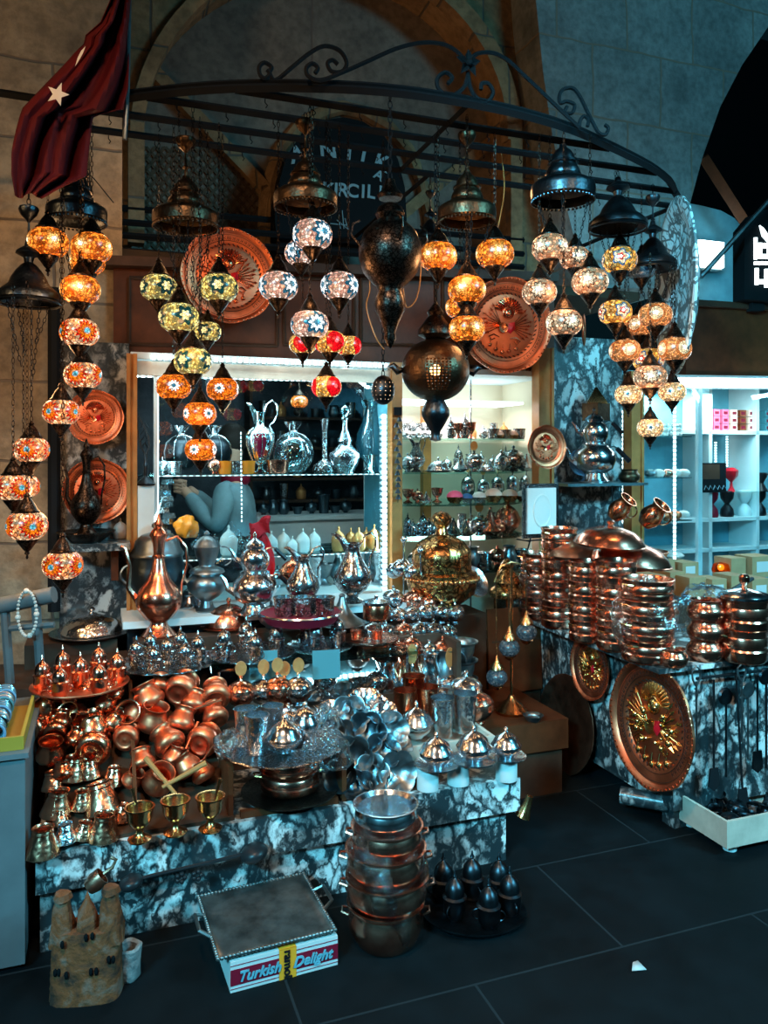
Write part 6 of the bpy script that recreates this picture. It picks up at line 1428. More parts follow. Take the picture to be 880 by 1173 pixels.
# white embossed tablet on easel
p = atv(620, 616, .98); s = p.y/F; t = thing('embossed_white_tablet', 'white embossed tablet in an ornate pale frame under the small copper tray', 'tablet', p, TH+.1)
x = MB(); x.box((-25*s, 0, 0), (25*s, .012, 62*s), 'silver_engraved'); x.build('frame', t)
x = MB(); x.box((-20*s, -.008, 5*s), (20*s, 0, 57*s), 'moon_white'); o = x.build('panel', t)
x = MB(); x.lathe([(0, .004), (9*s, .004), (11*s, .002), (12*s, .005), (13*s, 0)], 'moon_white', 30, squash=1.5); o2 = x.build('relief_oval', o); o2.rotation_euler = (PI/2, 0, 0); o2.location = (0, -.008, 31*s)
x = MB(); x.tube([(-18*s, -.02, -3*s), (-18*s, .10, -3*s)], .004, 'iron', 5); x.tube([(18*s, -.02, -3*s), (18*s, .10, -3*s)], .004, 'iron', 5); x.tube([(-18*s, .02, -3*s), (18*s, .02, -3*s)], .004, 'iron', 5); x.tube([(0, .012, 40*s), (0, .14, -30*s)], .004, 'iron', 5); x.build('easel', t)
# ================================================================== INSIDE THE LEFT WINDOW
def win(key, px, w_, lb, z, b, rz=None, **k):
    Y_ = depth(px, b); return spawn(key, lb, Vector(((px-CX)/F*Y_, Y_, z)), (R.random()*6 if rz is None else rz), (w_*Y_/F/W[key], w_*Y_/F/W[key], w_*Y_/F/W[key]*k.pop('hz', 1)), None, k.get('group'), k.get('swap'))
# ribbed glass ewer with red filling
P('glass_ewer', 'ribbed_glass_ewer', 'ewer', .13,
  ('red_filling', L_([(0, .045), (.026, .05), (.040, .09), (.050, .13), (.050, .16), (.036, .185), (0, .187)], 'red_glass_body', 24, name='filling'), []),
  ('body', L_([(0, 0), (.044, 0), (.042, .006), (.022, .016), (.012, .028), (.014, .036), (.030, .046), (.046, .09), (.058, .135), (.060, .16), (.050, .185), (.030, .20), (.020, .212), (.018, .236), (.022, .27)], 'glass_clear', 40, lambda t, z, r: .06*abs(math.cos(6*t)) if .04 < z < .195 else 0, name='body'), [('ribs', (lambda x: ([x.tube([(r_*1.05*math.cos(a), r_*1.05*math.sin(a), z_) for r_, z_ in ((.030, .046), (.046, .09), (.058, .135), (.060, .16), (.050, .185), (.030, .20))], .0022, 'silver', 5) for a in [k*PI/5 for k in range(10)]], x.mesh('ribs'))[1])(MB())), ]),
  ('spout', T_('spout', ([(-.010, 0, .22), (-.022, 0, .26), (-.044, 0, .30), (-.060, 0, .308)], [.018, .014, .009, .004], 'glass_clear')), []),
  ('handle', T_('handle', ([(.018, 0, .262), (.03, 0, .30), (.052, 0, .318), (.074, 0, .30), (.078, 0, .26), (.062, 0, .225), (.044, 0, .21), (.05, 0, .19), (.062, 0, .17)], .004, 'silver')), []))
zz = zs1
win('glass_ewer', 298, 34, 'tall ribbed glass ewer with deep red glass, centre of the top window shelf', zz, 1.40, 0)
P('orb', 'crowned_glass_orb', 'orb', .16, ('globe', L_([(0, 0), (.03, 0), (.05, .01), (.076, .05), (.080, .08), (.070, .12), (.045, .145), (.018, .155)], 'glass_clear', 36, name='globe'), [('ribs', (lambda x: ([x.tube([(q*math.cos(a), q*math.sin(a), z_) for q, z_ in ((.05, .01), (.077, .05), (.081, .08), (.071, .12), (.046, .145), (.018, .156))], .0022, 'silver', 5) for a in [k*PI/4 for k in range(8)]], x.mesh('ribs'))[1])(MB()))]),
  ('crown', L_([(.02, .152), (.016, .165), (.024, .185), (.028, .20), (.022, .19), (.012, .165)], 'silver', 30, lambda t, z, r: .3*math.cos(5*t) if z > .18 else 0, name='crown'), []))
win('orb', 336, 47, 'crowned clear glass orb right of the red glass ewer', zz, 1.42)
P('decanter', 'cut_glass_decanter', 'decanter', .12, ('body', L_([(0, 0), (.035, 0), (.036, .006), (.050, .03), (.060, .06), (.058, .075), (.040, .092), (.024, .108), (.030, .12), (.022, .14), (.010, .17), (.010, .20)], 'silver_hammered', 32, name='body'), []), ('stopper', L_([(.012, .20), (.015, .208), (.010, .215), (.020, .232), (.018, .246), (.006, .256), (0, .262)], 'glass_clear', 20, name='stopper'), []))
win('decanter', 395, 36, 'cut silver-glass decanter with ball stopper on the top window shelf', zz, 1.36)
P('slim', 'slim_bottle', 'bottle', .10, ('body', L_([(0, 0), (.046, 0), (.050, .01), (.046, .03), (.024, .044), (.012, .06), (.010, .16), (.014, .20), (.016, .22)], 'silver_engraved', 28, name='body'), []))
win('slim', 372, 28, 'slim engraved bottle on a broad foot between orb and decanter', zz, 1.40)
win('holder', 318, 26, 'small pink glass bowl in front of the crowned orb', zz, 1.30, hz=.7, swap={'silver_engraved': 'copper_pink'})
win('pitcher', 425, 34, 'clear pitcher at the right end of the top window shelf', zz, 1.5, 0, swap={'silver_engraved': 'glass_clear'}, hz=1.5)
win('goblet', 424, 18, 'small stemmed glass at the right end of the top window shelf', zz, 1.32, swap={'brass_plain': 'glass_clear'})
win('orb', 208, 40, 'dark round striped pot behind the lowest daisy lamps, left', zz+.02, 1.55, swap={'glass_clear': 'gunmetal'}); win('orb', 246, 40, 'dark round striped pot behind the daisy lamps, right', zz+.02, 1.55, swap={'glass_clear': 'gunmetal'})
for i, (px, m) in enumerate(((186, 'sugar_h'), (200, 'holder'), (258, 'holder'), (270, 'holder'), (284, 'holder'), (246, 'sugar_cu'))):
    win(m, px, 17, 'candle cup on the top window shelf, %s from the left' % ORD[(0, 1, 3, 4, 5, 2)[i]], zz, 1.34, swap={'silver_engraved': ('amber_gloss', 'silver_engraved')[i % 2]}, group='candle cups on the top window shelf')
# left column of small stuff in the window
for i, (px, z_) in enumerate(((186, zs2), (196, zs2), (190, zs2+.11), (200, zs2+.15), (188, zs2+.22), (200, zs2+.25))):
    pass
for i in range(5):
    y = (484, 556, 575, 598, 500)[i]
st_ = thing('trinket_column', 'tall stack of glittering silver trinket boxes along the left of the window', 'trinket stack')
rr = random.Random(9)
for i in range(14):
    z_ = zs2+.0+i*.027; 
    if z_ > zs1-.03: break
    Y_ = depth(190, 1.35); c = Vector(((190+rr.uniform(-7, 7)-CX)/F*Y_, Y_, z_)); x = MB(); x.M = Matrix.Rotation(rr.random()*3, 4, 'Z'); x.box((-.03, -.022, 0), (.03, .022, .025), 'silver_engraved', .004); o = x.build('trinket_box', st_); o.location = c
crumple('amber_glass_dish', 'amber glass lotus dish glowing behind the lidded urn', atv(214, 604, 1.33), .055, .045, .05, 11, 'amber_gloss')
bpy.context.scene.collection.objects['amber_glass_dish']['category'] = 'dish'
# second shelf: white and gold onion-lidded jars, black samples behind
onion = lambda m, nm='jar': (('jar', L_([(0, 0), (.026, 0), (.032, .006), (.035, .03), (.034, .04), (.036, .044), (.033, .06), (.022, .076), (.008, .086), (.004, .094), (.006, .098), (.003, .106), (0, .108)], m, 26, lambda t, z, r: .04*abs(math.cos(6*t)) if z < .08 else 0, name='jar'), []),)
P('onion', 'onion_lidded_jar', 'jar', .072, *onion('moon_white')); P('onion_g', 'onion_lidded_jar', 'jar', .072, *onion('gold_foil'))
tw = MB(); tw.lathe([(0, 0), (.17, 0), (.2, .008), (.2, .012), (.16, .006), (0, .006)], 'silver_engraved', 48, squash=.4)
z2 = zs2+.001
for i, px in enumerate((262, 311, 325, 335, 347, 360)): win('onion', px, (20, 15, 16, 12, 16, 15)[i], 'white onion-lidded jar on the lower window shelf, %s from the left' % ORD[i], z2, (1.34, 1.32, 1.34, 1.28, 1.32, 1.36)[i], group='white onion-lidded jars in the window', hz=1.15)
for i, px in enumerate((388, 402, 411, 420, 429)): win('onion_g', px, (17, 14, 16, 14, 17)[i], 'gold onion-lidded jar on the lower window shelf, %s from the left' % ORD[i], z2, (1.32, 1.42, 1.30, 1.42, 1.34)[i], group='gold onion-lidded jars in the window', hz=1.1)
for i, px in enumerate((228, 246, 275, 287)): win('sugar_en', px, 20, 'engraved sweet dish behind the teapots in the window, %s from the left' % ORD[i], z2, 1.4, group='engraved dishes behind the teapots')
# bottom of the window
for i, (px, k) in enumerate(((318, 'sugar'), (372, 'goblet'), (388, 'pitcher'), (420, 'sugar_en'), (434, 'beaker'), (360, 'beaker'), (345, 'pitcher'))):
    win(k, px, 22, 'silver piece on the bottom of the window, %s' % ('far left', 'behind the swan pitcher', 'tall one behind the right pitcher', 'second from the right end', 'at the right end', 'in the middle', 'left of the middle')[i], ZL+.011, 1.45, swap={'brass_plain': 'silver_dull', 'silver_engraved': 'silver_dull'}, group='silver ware on the bottom of the window')
# small lit amber lamp hanging in the window
t = hang_lamp(343, 460, 20, 'amber', 4.05, .4, 'small amber lamp hanging inside the show window', None, top=zt+.0)
# red cloth bow
x = MB(); c = atv(298, 605, 1.15); s = c.y/F; t = thing('red_ribbon_bow', 'bright red cloth bow at the neck of the silver double teapot', 'bow', c)
rr = random.Random(2); vs = []; fs = []
for j in range(9):
    for i in range(9):
        u, v_ = i/8-.5, j/8-.5; vs.append((u*22*s, .02*math.sin(u*9+v_*5), v_*20*s+3*s*math.sin(u*6)+.3*u*20*s))
for j in range(8):
    for i in range(8): fs.append((j*9+i, j*9+i+1, (j+1)*9+i+1, (j+1)*9+i))
x.add(vs, fs, 'red_cloth'); o = x.build('bow', t); o.modifiers.new('thick', 'SOLIDIFY').thickness = .006
vs = []; fs = []
for j in range(14):
    w_ = (4+5*math.sin(j*.3))*s; cx_ = (2+j*.9)*s
    for i in range(5): vs.append((cx_+(i/4-.5)*2*w_, .012*math.sin(i*2+j), -6*s-j*4.6*s))
for j in range(13):
    for i in range(4): fs.append((j*5+i, j*5+i+1, (j+1)*5+i+1, (j+1)*5+i))
x = MB(); x.add(vs, fs, 'red_cloth'); o = x.build('tail', t); o.modifiers.new('thick', 'SOLIDIFY').thickness = .005
# mirror-backed candlestick leaf sculpture at the window's left
p = atv(167, 556, 1.17); s = p.y/F; t = thing('openwork_leaf_stand', 'dark openwork leaf on a turned stand at the left window post', 'ornament', p, TH)
x = MB(); x.lathe([(0, 0), (10*s, 0), (11*s, 2*s), (6*s, 7*s), (2.5*s, 10*s), (2*s, 20*s), (3*s, 23*s), (1.6*s, 26*s), (1.6*s, 36*s), (0, 36*s)], 'gunmetal', 18); x.build('stand', t)
x = MB(); lf = [(0, 34), (4, 44), (3, 56), (-2, 68), (-8, 80), (-9, 70), (-8, 56), (-5, 44), (0, 34)]
x.tube([(a*s, 0, b_*s) for a, b_ in lf], .9*s, 'gunmetal', 5)
for q in (42, 50, 58, 66): x.tube([(-6*s, 0, q*s), (-1*s, 0, (q+7)*s), (3*s, 0, q*s)], .7*s, 'gunmetal', 4)
x.build('leaf', t)
t.location.z = ZL; 
x = MB(); x.box((-9*s, -.02, -(p.z-ZL)), (9*s, .035, 0), 'white_paint'); o = x.build('window_side_bracket', None, 'narrow pale side bracket under the dark openwork leaf', 'bracket'); t.location.z = p.z; o.location = p; o.rotation_euler = (0, 0, TH)

# ================================================================== SHOP BACK ROOM: COUNTER, SHELVES, PERSON
ct = thing('shop_counter', 'long white counter in the back room seen through the window', 'counter')
q0, z0 = az(296, 592, 2.6); q1 = az(470, 592, 2.6)[0]
x = MB(); x.box((q0, 2.6, 0), (q1, 3.0, z0-.03), 'white_paint'); part(x, 'body', ct)
x = MB(); x.box((q0-.02, 2.57, z0-.03), (q1+.02, 3.02, z0), 'white_paint'); part(x, 'worktop', ct)
for i, px in enumerate((302, 313, 325, 341, 357, 371, 384, 396)):
    Y_ = depth(px, 2.75); k = ('sugar', 'jug', 'jug', 'basin', 'sugar', 'beaker', 'basin', 'sugar')[i]
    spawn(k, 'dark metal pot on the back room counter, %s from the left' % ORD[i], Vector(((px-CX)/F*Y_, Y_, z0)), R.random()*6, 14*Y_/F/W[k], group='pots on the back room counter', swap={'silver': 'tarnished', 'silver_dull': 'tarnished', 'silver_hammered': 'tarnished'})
sh_ = thing('back_room_shelves', 'dark wall shelves in the back room behind the window', 'shelf unit')
q0 = az(285, 500, 3.2)[0]; q1 = az(500, 500, 3.2)[0]
for y in (478, 512, 547, 572):
    z_ = az(350, y, 3.2)[1]; x = MB(); x.box((q0, 3.15, z_-.02), (q1, 3.38, z_), 'wood_dark'); part(x, 'shelf', sh_)
    for i in range(7):
        px = 300+i*20+(y % 7); Y_ = depth(px, 3.25); k = ('sugar', 'holder', 'jug', 'beaker', 'onion_g')[(i+y) % 5]
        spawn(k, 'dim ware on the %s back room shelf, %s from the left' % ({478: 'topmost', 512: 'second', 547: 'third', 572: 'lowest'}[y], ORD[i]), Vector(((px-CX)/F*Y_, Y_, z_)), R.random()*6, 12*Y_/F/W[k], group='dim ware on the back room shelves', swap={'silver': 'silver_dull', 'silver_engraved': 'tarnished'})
for a in (q0, q1-.02):
    x = MB(); x.box((a, 3.15, 0), (a+.02, 3.38, 2.2), 'wood_dark'); part(x, 'upright', sh_)
# mirror reflection built as a solid figure in the back room, phone raised
def person():
    b_ = 2.15; Y_ = depth(270, b_); X = (270-CX)/F*Y_; s = 1.0
    t = thing('person', 'reflected person in grey jacket with raised hands and dark phone, built solid behind the window', 'person', (X, Y_, 0), 0)
    t.scale = (.955, .955, .955)
    def skin(name, verts, edges, rad, mat, par, root=0, sub=2):
        me = bpy.data.meshes.new(name); me.from_pydata(verts, edges, []); me.materials.append(MATS[mat])
        o = bpy.data.objects.new(name, me); C.objects.link(o); o.parent = par
        bpy.context.view_layer.objects.active = o
        md = o.modifiers.new('skin', 'SKIN'); md.use_smooth_shade = True
        for i, r in enumerate(rad):
            me.skin_vertices[0].data[i].radius = r if isinstance(r, tuple) else (r, r); me.skin_vertices[0].data[i].use_root = (i == root)
        o.modifiers.new('sub', 'SUBSURF').levels = sub; o.modifiers['sub'].render_levels = sub
        return o
    # facing left (-X), slightly towards the viewer; hands up at chest-chin height
    V_ = [(0, 0, .92), (0, 0, 1.08), (-.01, 0, 1.24), (-.01, 0, 1.36), (-.01, 0, 1.43), (-.03, 0, 1.50),   # 0-5 pelvis..head base
          (-.02, -.15, 1.33), (-.07, -.22, 1.13), (-.24, -.14, 1.30), (-.30, -.10, 1.36),                # 6-9 near arm
          (-.02, .15, 1.33), (-.08, .20, 1.13), (-.25, .08, 1.30), (-.31, .04, 1.36),                   # 10-13 far arm
          (0, -.10, .86), (-.01, -.11, .48), (.01, -.12, .10), (-.10, -.13, .04), (0, .10, .86), (-.01, .11, .48), (.02, .12, .10), (-.09, .13, .04),
          (-.035, 0, 1.58), (-.035, 0, 1.66)]
    E_ = [(0, 1), (1, 2), (2, 3), (3, 4), (4, 5), (3, 6), (6, 7), (7, 8), (8, 9), (3, 10), (10, 11), (11, 12), (12, 13), (0, 14), (14, 15), (15, 16), (16, 17), (0, 18), (18, 19), (19, 20), (20, 21), (5, 22), (22, 23)]
    rad = [(.12, .14), (.11, .13), (.11, .14), (.085, .11), .055, .06, .045, .04, .034, .03, .045, .04, .034, .03, .085, .06, .045, .035, .085, .06, .045, .035, .095, .08]
    body = skin('body', V_, E_, rad, 'skin', t)
    J = [(0, 0, .86), (0, 0, 1.02), (0, 0, 1.16), (-.01, 0, 1.28), (-.01, 0, 1.38), (-.02, -.18, 1.345), (-.07, -.235, 1.12), (-.27, -.12, 1.33), (-.02, .18, 1.345), (-.08, .21, 1.12), (-.28, .065, 1.33)]
    skin('jacket', J, [(0, 1), (1, 2), (2, 3), (3, 4), (3, 5), (5, 6), (6, 7), (3, 8), (8, 9), (9, 10)], [(.155, .18), (.15, .175), (.15, .19), (.125, .17), (.075, .085), .078, .064, .044, .078, .064, .044], 'jacket', t)
    x = MB(); x.lathe([(.075, 1.38), (.092, 1.40), (.094, 1.44), (.084, 1.46), (.072, 1.44)], 'crimson', 24, squash=1.0); x.build('hood_collar', t, 'crimson collar')
    x = MB(); x.sphere((-.02, 0, 1.665), .098, 'hair', 18, 12, .10); x.build('hair', t)
    x = MB()
    x.sphere((-.128, 0, 1.605), .016, 'skin', 8, 6, .024); x.build('nose', t)
    x = MB(); x.tube([(-.118, -.022, 1.565), (-.126, 0, 1.562), (-.118, .022, 1.565)], .005, 'crimson', 5); x.build('mouth', t)
    for s_ in (-1, 1):
        x = MB(); x.sphere((-.112, s_*.034, 1.635), .009, 'black_plastic', 8, 6); x.build('eye', t)
        x = MB(); x.sphere((-.03, s_*.098, 1.615), .014, 'skin', 8, 6, .028); x.build('ear', t)
    for (hx, hy, hz, sg_) in ((-.30, -.10, 1.36, 1), (-.31, .04, 1.36, -1)):   # fingers closing on the phone
        for k in range(4):
            z = hz+.045-k*.021; x = MB(); x.tube([(hx-.005, hy, z-.01), (hx-.045, hy+sg_*.004, z), (hx-.066+k*.003, hy+sg_*.018, z), (hx-.062, hy+sg_*.036, z)], [.011, .010, .009, .007], 'skin', 7); x.build('finger', t)
        x = MB(); x.tube([(hx-.0, hy+sg_*.01, hz-.01), (hx-.026, hy+sg_*.026, hz+.02), (hx-.036, hy+sg_*.034, hz+.048)], [.012, .010, .008], 'skin', 7); x.build('thumb', t)
    # legs in dark trousers
    skin('trousers', [(0, 0, .92), (0, -.10, .84), (-.01, -.115, .48), (.01, -.12, .12), (0, .10, .84), (-.01, .115, .48), (.02, .12, .12)], [(0, 1), (1, 2), (2, 3), (0, 4), (4, 5), (5, 6)], [(.14, .16), .10, .075, .06, .10, .075, .06], 'denim', t)
    for s_ in (-1, 1):
        x = MB(); x.lathe([(0, 0), (.045, 0), (.05, .02), (.045, .06), (.03, .09), (0, .09)], 'black_plastic', 16, squash=.5); o = x.build('shoe', t); o.scale = (2.2, 1.6, 1); o.location = (-.05, s_*.125, 0)
    ph = MB(); ph.box((-.006, -.04, -.075), (.006, .04, .075), 'black_plastic'); o = ph.build('mobile_phone', None, 'dark phone held up by the reflected person, built behind the window', 'phone'); o.location = (X-.355, Y_-.03, 1.315); o.rotation_euler = (0, .1, 0)
person()

# ================================================================== CORNER CABINET WARES
rr = random.Random(12)
def row(y_name, z, b, x0, x1, n_, keys, w_, lab, grp, swap=None, hz=1.0):
    for i in range(n_):
        px = x0+(x1-x0)*(i+.5)/n_+rr.uniform(-1, 1); Y_ = depth(px, b); k = keys[i % len(keys)]; s = 1.22*w_*rr.uniform(.9, 1.1)*Y_/F/W[k]
        spawn(k, '%s, %s from the left' % (lab, ORD[i]), Vector(((px-CX)/F*Y_, Y_, z)), rr.random()*6, (s, s, s*hz), None, grp, swap)
P('candle_bowl', 'candle_bowl', 'candle bowl', .10, ('bowl', L_([(0, 0), (.028, 0), (.042, .014), (.048, .034), (.044, .034), (0, .03)], 'brass_plain', 24, name='bowl'), []), ('mound', L_([(.046, .033), (.044, .046), (.030, .062), (.012, .07), (0, .071)], 'peach', 24, lambda t, z, r: .05*math.cos(9*t), name='mound'), []))
P('cone_s', 'pointed_lid_dish', 'dish', .13, ('lid', L_([(.06, .02), (.052, .03), (.03, .05), (.016, .08), (.006, .10), (.008, .106), (0, .112)], 'silver', 26, lambda t, z, r: .06*abs(math.cos(6*t)), name='lid'), []), ('dish', L_([(0, 0), (.03, 0), (.05, .01), (.065, .018), (.06, .02), (0, .016)], 'silver', 28, name='dish'), []))
row('', SHELF2[0], 1.70, 462, 505, 6, ['sugar', 'sugar_en'], 9, 'tiny silver cup at the left on the highest cabinet shelf', 'tiny silver cups on the highest cabinet shelf')
row('', SHELF2[0]+.045, 1.76, 462, 505, 6, ['holder', 'sugar_en'], 9, 'tiny silver cup in the rear row of the highest cabinet shelf', 'rear silver cups on the highest cabinet shelf')
row('', SHELF2[0], 1.45, 512, 545, 4, ['cup_si', 'goblet'], 9, 'glinting tall cup on the highest shelf before the mirror', 'tall cups on the highest shelf', {'brass_plain': 'copper_pink'}, 1.5)
row('', SHELF2[0], 1.42, 560, 600, 5, ['holder', 'candle_bowl'], 11, 'engraved box or bowl at the right on the highest shelf', 'ware at the right of the highest shelf')
row('', SHELF2[1], 1.50, 462, 482, 2, ['sugar', 'pitcher'], 16, 'silver piece at the left end of the second shelf', 'silver at the left of the second shelf')
row('', SHELF2[1], 1.42, 486, 518, 1, ['cloche_si'], 32, 'silver cloche on the second cabinet shelf', None)
row('', SHELF2[1], 1.42, 520, 612, 6, ['cone_s', 'leaf_si', 'cloche_si', 'bonbon_ns', 'sugar_en', 'cone_s'], 19, 'silver lidded dish on the second cabinet shelf', 'silver dishes on the second cabinet shelf')
row('', SHELF2[2], 1.50, 463, 505, 4, ['goblet', 'sugar_cu', 'cone_s', 'goblet'], 12, 'small glass or copper piece at the left of the third shelf', 'small pieces at the left of the third shelf', {'brass_plain': 'copper_pink'})
for i, (px, m, w_) in enumerate(((521, 'pink', 20), (535, 'blue_gloss', 15), (549, 'moon_white', 17), (565, 'peach', 22), (584, 'peach', 20), (600, 'moon_white', 18))):
    Y_ = depth(px, 1.42); spawn('candle_bowl', 'candle bowl with %s heaped top on the third cabinet shelf, %s from the left' % ({'pink': 'pink', 'blue_gloss': 'blue', 'moon_white': 'white', 'peach': 'peach'}[m], ORD[i]), Vector(((px-CX)/F*Y_, Y_, SHELF2[2])), 0, w_*Y_/F/.1, group='candle bowls on the third shelf', swap={'peach': m, 'brass_plain': 'silver' if i in (1, 2) else 'brass_plain'})
row('', SHELF2[2], 1.55, 528, 612, 5, ['leaf_si'], 13, 'slim jar with gilt leaf behind the candle bowls', 'slim leaf-knobbed jars behind the candle bowls', None, 1.7)
row('', SHELF2[3], 1.50, 463, 508, 7, ['cup_si', 'onion', 'sugar'], 9, 'little silver cup at the left of the fourth shelf', 'little silver cups on the fourth shelf', {'moon_white': 'silver'}, 1.3)
row('', SHELF2[3], 1.42, 512, 556, 3, ['cone_s', 'cone_s', 'leaf_si'], 19, 'pointed silver dish on the fourth cabinet shelf', 'pointed dishes on the fourth shelf')
row('', SHELF2[3], 1.42, 552, 590, 2, ['cone_s', 'bonbon_pk'], 24, 'pointed copper dish on the fourth cabinet shelf', 'pointed copper dishes on the fourth shelf', {'silver': 'copper_pink'}, 1.2)
row('', SHELF2[4], 1.55, 463, 480, 2, ['cloche_si', 'sugar_h'], 15, 'silver dish low at the left of the corner cabinet', 'silver low in the corner cabinet')
row('', SHELF2[4], 1.5, 520, 606, 6, ['sugar_cu', 'jug_dull', 'holder'], 15, 'small pot on the lowest cabinet shelf', 'small pots on the lowest cabinet shelf')
row('', z2t+.03, 1.4, 540, 612, 6, ['jug', 'sugar_cu', 'pitcher'], 15, 'dusty metal jug on top of the corner cabinet', 'metal jugs on top of the corner cabinet', {'silver': 'brass_dark', 'silver_engraved': 'brass_plain'})
x = MB(); x.box((0, 0, 0), (.20, .01, .11), 'crimson'); o = x.build('crimson_backing_card', None, 'dark red panel low in the corner cabinet behind the tureen', 'panel'); o.matrix_world = stall_M(ab(atv(525, 650, 1.6))[0], 1.6, az(525, 655, 1.6)[1])
row('', SHELF2[1], 1.68, 505, 612, 8, ['sugar_h', 'cup_si', 'jug', 'onion'], 10, 'small silver piece at the back of the second cabinet shelf', 'small silver at the back of the second shelf', {'moon_white': 'silver'}, 1.2)
row('', SHELF2[3], 1.66, 512, 606, 8, ['sugar_en', 'beaker', 'sugar_cu'], 10, 'small piece at the back of the fourth cabinet shelf', 'small pieces at the back of the fourth shelf', None, 1.2)
row('', SHELF2[0], 1.66, 512, 606, 8, ['sugar_en', 'beaker', 'onion_g'], 9, 'small piece at the back of the highest cabinet shelf', 'small pieces at the back of the highest shelf', None, 1.2)
# hanging charm strings on the corner post
x = MB(); p = atv(456, 480, 1.14); t = thing('hanging_charm_string', 'string of small dark bells and charms hanging on the corner post', 'charm string', p)
for i in range(14):
    x = MB(); x.M = Matrix.Rotation(i, 4, 'Z'); x.lathe([(0, .012), (.006, .010), (.012, -.004), (.015, -.012), (.010, -.010), (0, -.006)], 'gunmetal', 10, center=(.008*math.cos(i*2), .008*math.sin(i*2))); o = x.build('bell', t); o.location = (0, 0, -.03*i)
x = MB(); x.tube([(0, 0, .05), (0, 0, -.42)], .0015, 'iron', 4); x.build('cord', t)
x = MB(); x.box((-.02, 0, .02), (.02, .03, .06), 'iron'); x.build('hook', t)

# ================================================================== LEFT PIER: DARK EWER, SHELF, BENCH STAND
sh = thing('small_marble_shelf', 'small marble shelf on the left pier below the copper trays', 'shelf')
qa, qz = az(77, 624, 1.05); qb = az(149, 624, 1.05)[0]
x = MB(); x.box((qa, 1.02, qz-.03), (qb, 1.24, qz), 'marble_small'); part(x, 'slab', sh)
x = MB(); x.box(((qa+qb)/2+.05, 1.10, qz-.17), ((qa+qb)/2+.08, 1.24, qz-.03), 'wood_brown'); part(x, 'bracket', sh)
p = atv(99, 612, 1.12); p.z = qz+.045; 
x = MB(); x.lathe([(0, 0), (.06, 0), (.10, .03), (.12, .045), (.12, .05), (.09, .04), (0, .03)], 'bronze_black', 36, lambda t, z, r: .03*math.cos(12*t) if r > .08 else 0); o = x.build('footed_dish', None, 'dark shallow dish with wavy rim under the dark ewer', 'dish'); o.location = (p.x, p.y, qz)
spawn('ewer_dk', 'tall dark bronze ewer with curved handle before the lower wall tray', p-Vector((0, 0, .015)), 0, (.58*2.05*.85, .58*2.05*.85, 1.22))
put('onion', 138, 617, 16, 'small pale shell-like trinket at the end of the marble shelf', z=qz)
# display stand with bead strings, far left
t = thing('bead_display_rack', 'grey padded display rack with a pale bead necklace at the far left', 'display rack', at(20, 690, 3.0))
x = MB(); x.tube([(-.16, 0, -.03), (.0, .0, .0), (.14, 0, .03)], .032, 'cabinet_grey', 10); o = x.build('padded_bar', t)
for dx in (-.05, .07):
    x = MB(); x.tube([(dx, .0, 0), (dx+.01, .03, -.36)], .018, 'cabinet_grey', 8); x.build('leg', t)
x = MB(); x.tube([(-.03, -.0, -.10), (.14, .0, -.085)], .012, 'cabinet_grey', 6); x.build('rail', t)
x = MB()
for k in range(34):
    a = 2*PI*k/34; x.sphere((.055+.05*math.cos(a)*.8, -.04-.01*math.cos(a), -.035+.085*math.sin(a)), .0065 if k % 9 else .011, 'bead', 8, 6)
o = x.build('bead_necklace', None, 'pale bead necklace hanging on the padded rack at the left', 'necklace'); o.location = at(20, 690, 3.0)
x = MB(); p = at(20, 785, 3.0); x.box((-.45, -.05, 0), (.28, .3, p.z), 'wood_dark'); o = x.build('side_table', None, 'dark side table under the bead display rack', 'table'); o.location = (p.x, p.y, 0)
# white cabinet at the left edge with bangle tray
wc = thing('pale_side_cabinet', 'pale painted cabinet cut by the left edge of the picture', 'cabinet')
x = MB(); x.box((-.75, -.04, .02), (-.035, .5, .62), 'cabinet_grey'); part(x, 'body', wc)
x = MB(); x.box((-.76, -.05, .62), (-.025, .52, .635), 'cabinet_grey'); part(x, 'top', wc)
x = MB(); x.box((-.74, -.02, 0), (-.05, .48, .02), 'iron'); part(x, 'plinth', wc)
yt = thing('yellow_bangle_tray', 'yellow open tray of bangle rolls on the pale side cabinet', 'tray')
for lo, hi in (((-.34, -.02, .636), (-.04, .40, .642)), ((-.34, -.02, .642), (-.33, .40, .675)), ((-.05, -.02, .642), (-.04, .40, .675)), ((-.33, -.02, .642), (-.05, -.01, .675))):
    x = MB(); x.box(lo, hi, 'yellow_plastic'); part(x, 'side' if lo[2] > .64 else 'floor_panel', yt)
for r_ in range(5):
    for c_ in range(2):
        x = MB(); cols = ('ceramic_blue', 'silver', 'copper', 'teal_card', 'wood_pale')
        x.M = Matrix.Rotation(PI/2, 4, 'X')
        for k in range(9): x.lathe([(.030, k*.008), (.034, k*.008+.002), (.034, k*.008+.006), (.030, k*.008+.008), (.026, k*.008+.004)], cols[(k*3+r_+c_) % 5 if r_ % 2 else (0, 1, 3)[(k+c_) % 3]], 20)
        o = x.build('bangle_roll', None, 'roll of coloured bangles in the yellow tray, %s row from the back, %s one' % (ORD[4-r_], ('left', 'right')[c_]), 'bangles', 'bangle rolls in the yellow tray'); o.matrix_world = stall_M(-.25+c_*.12, .08+r_*.075, .678+r_*.004) @ Matrix.Rotation(.1, 4, 'Z')
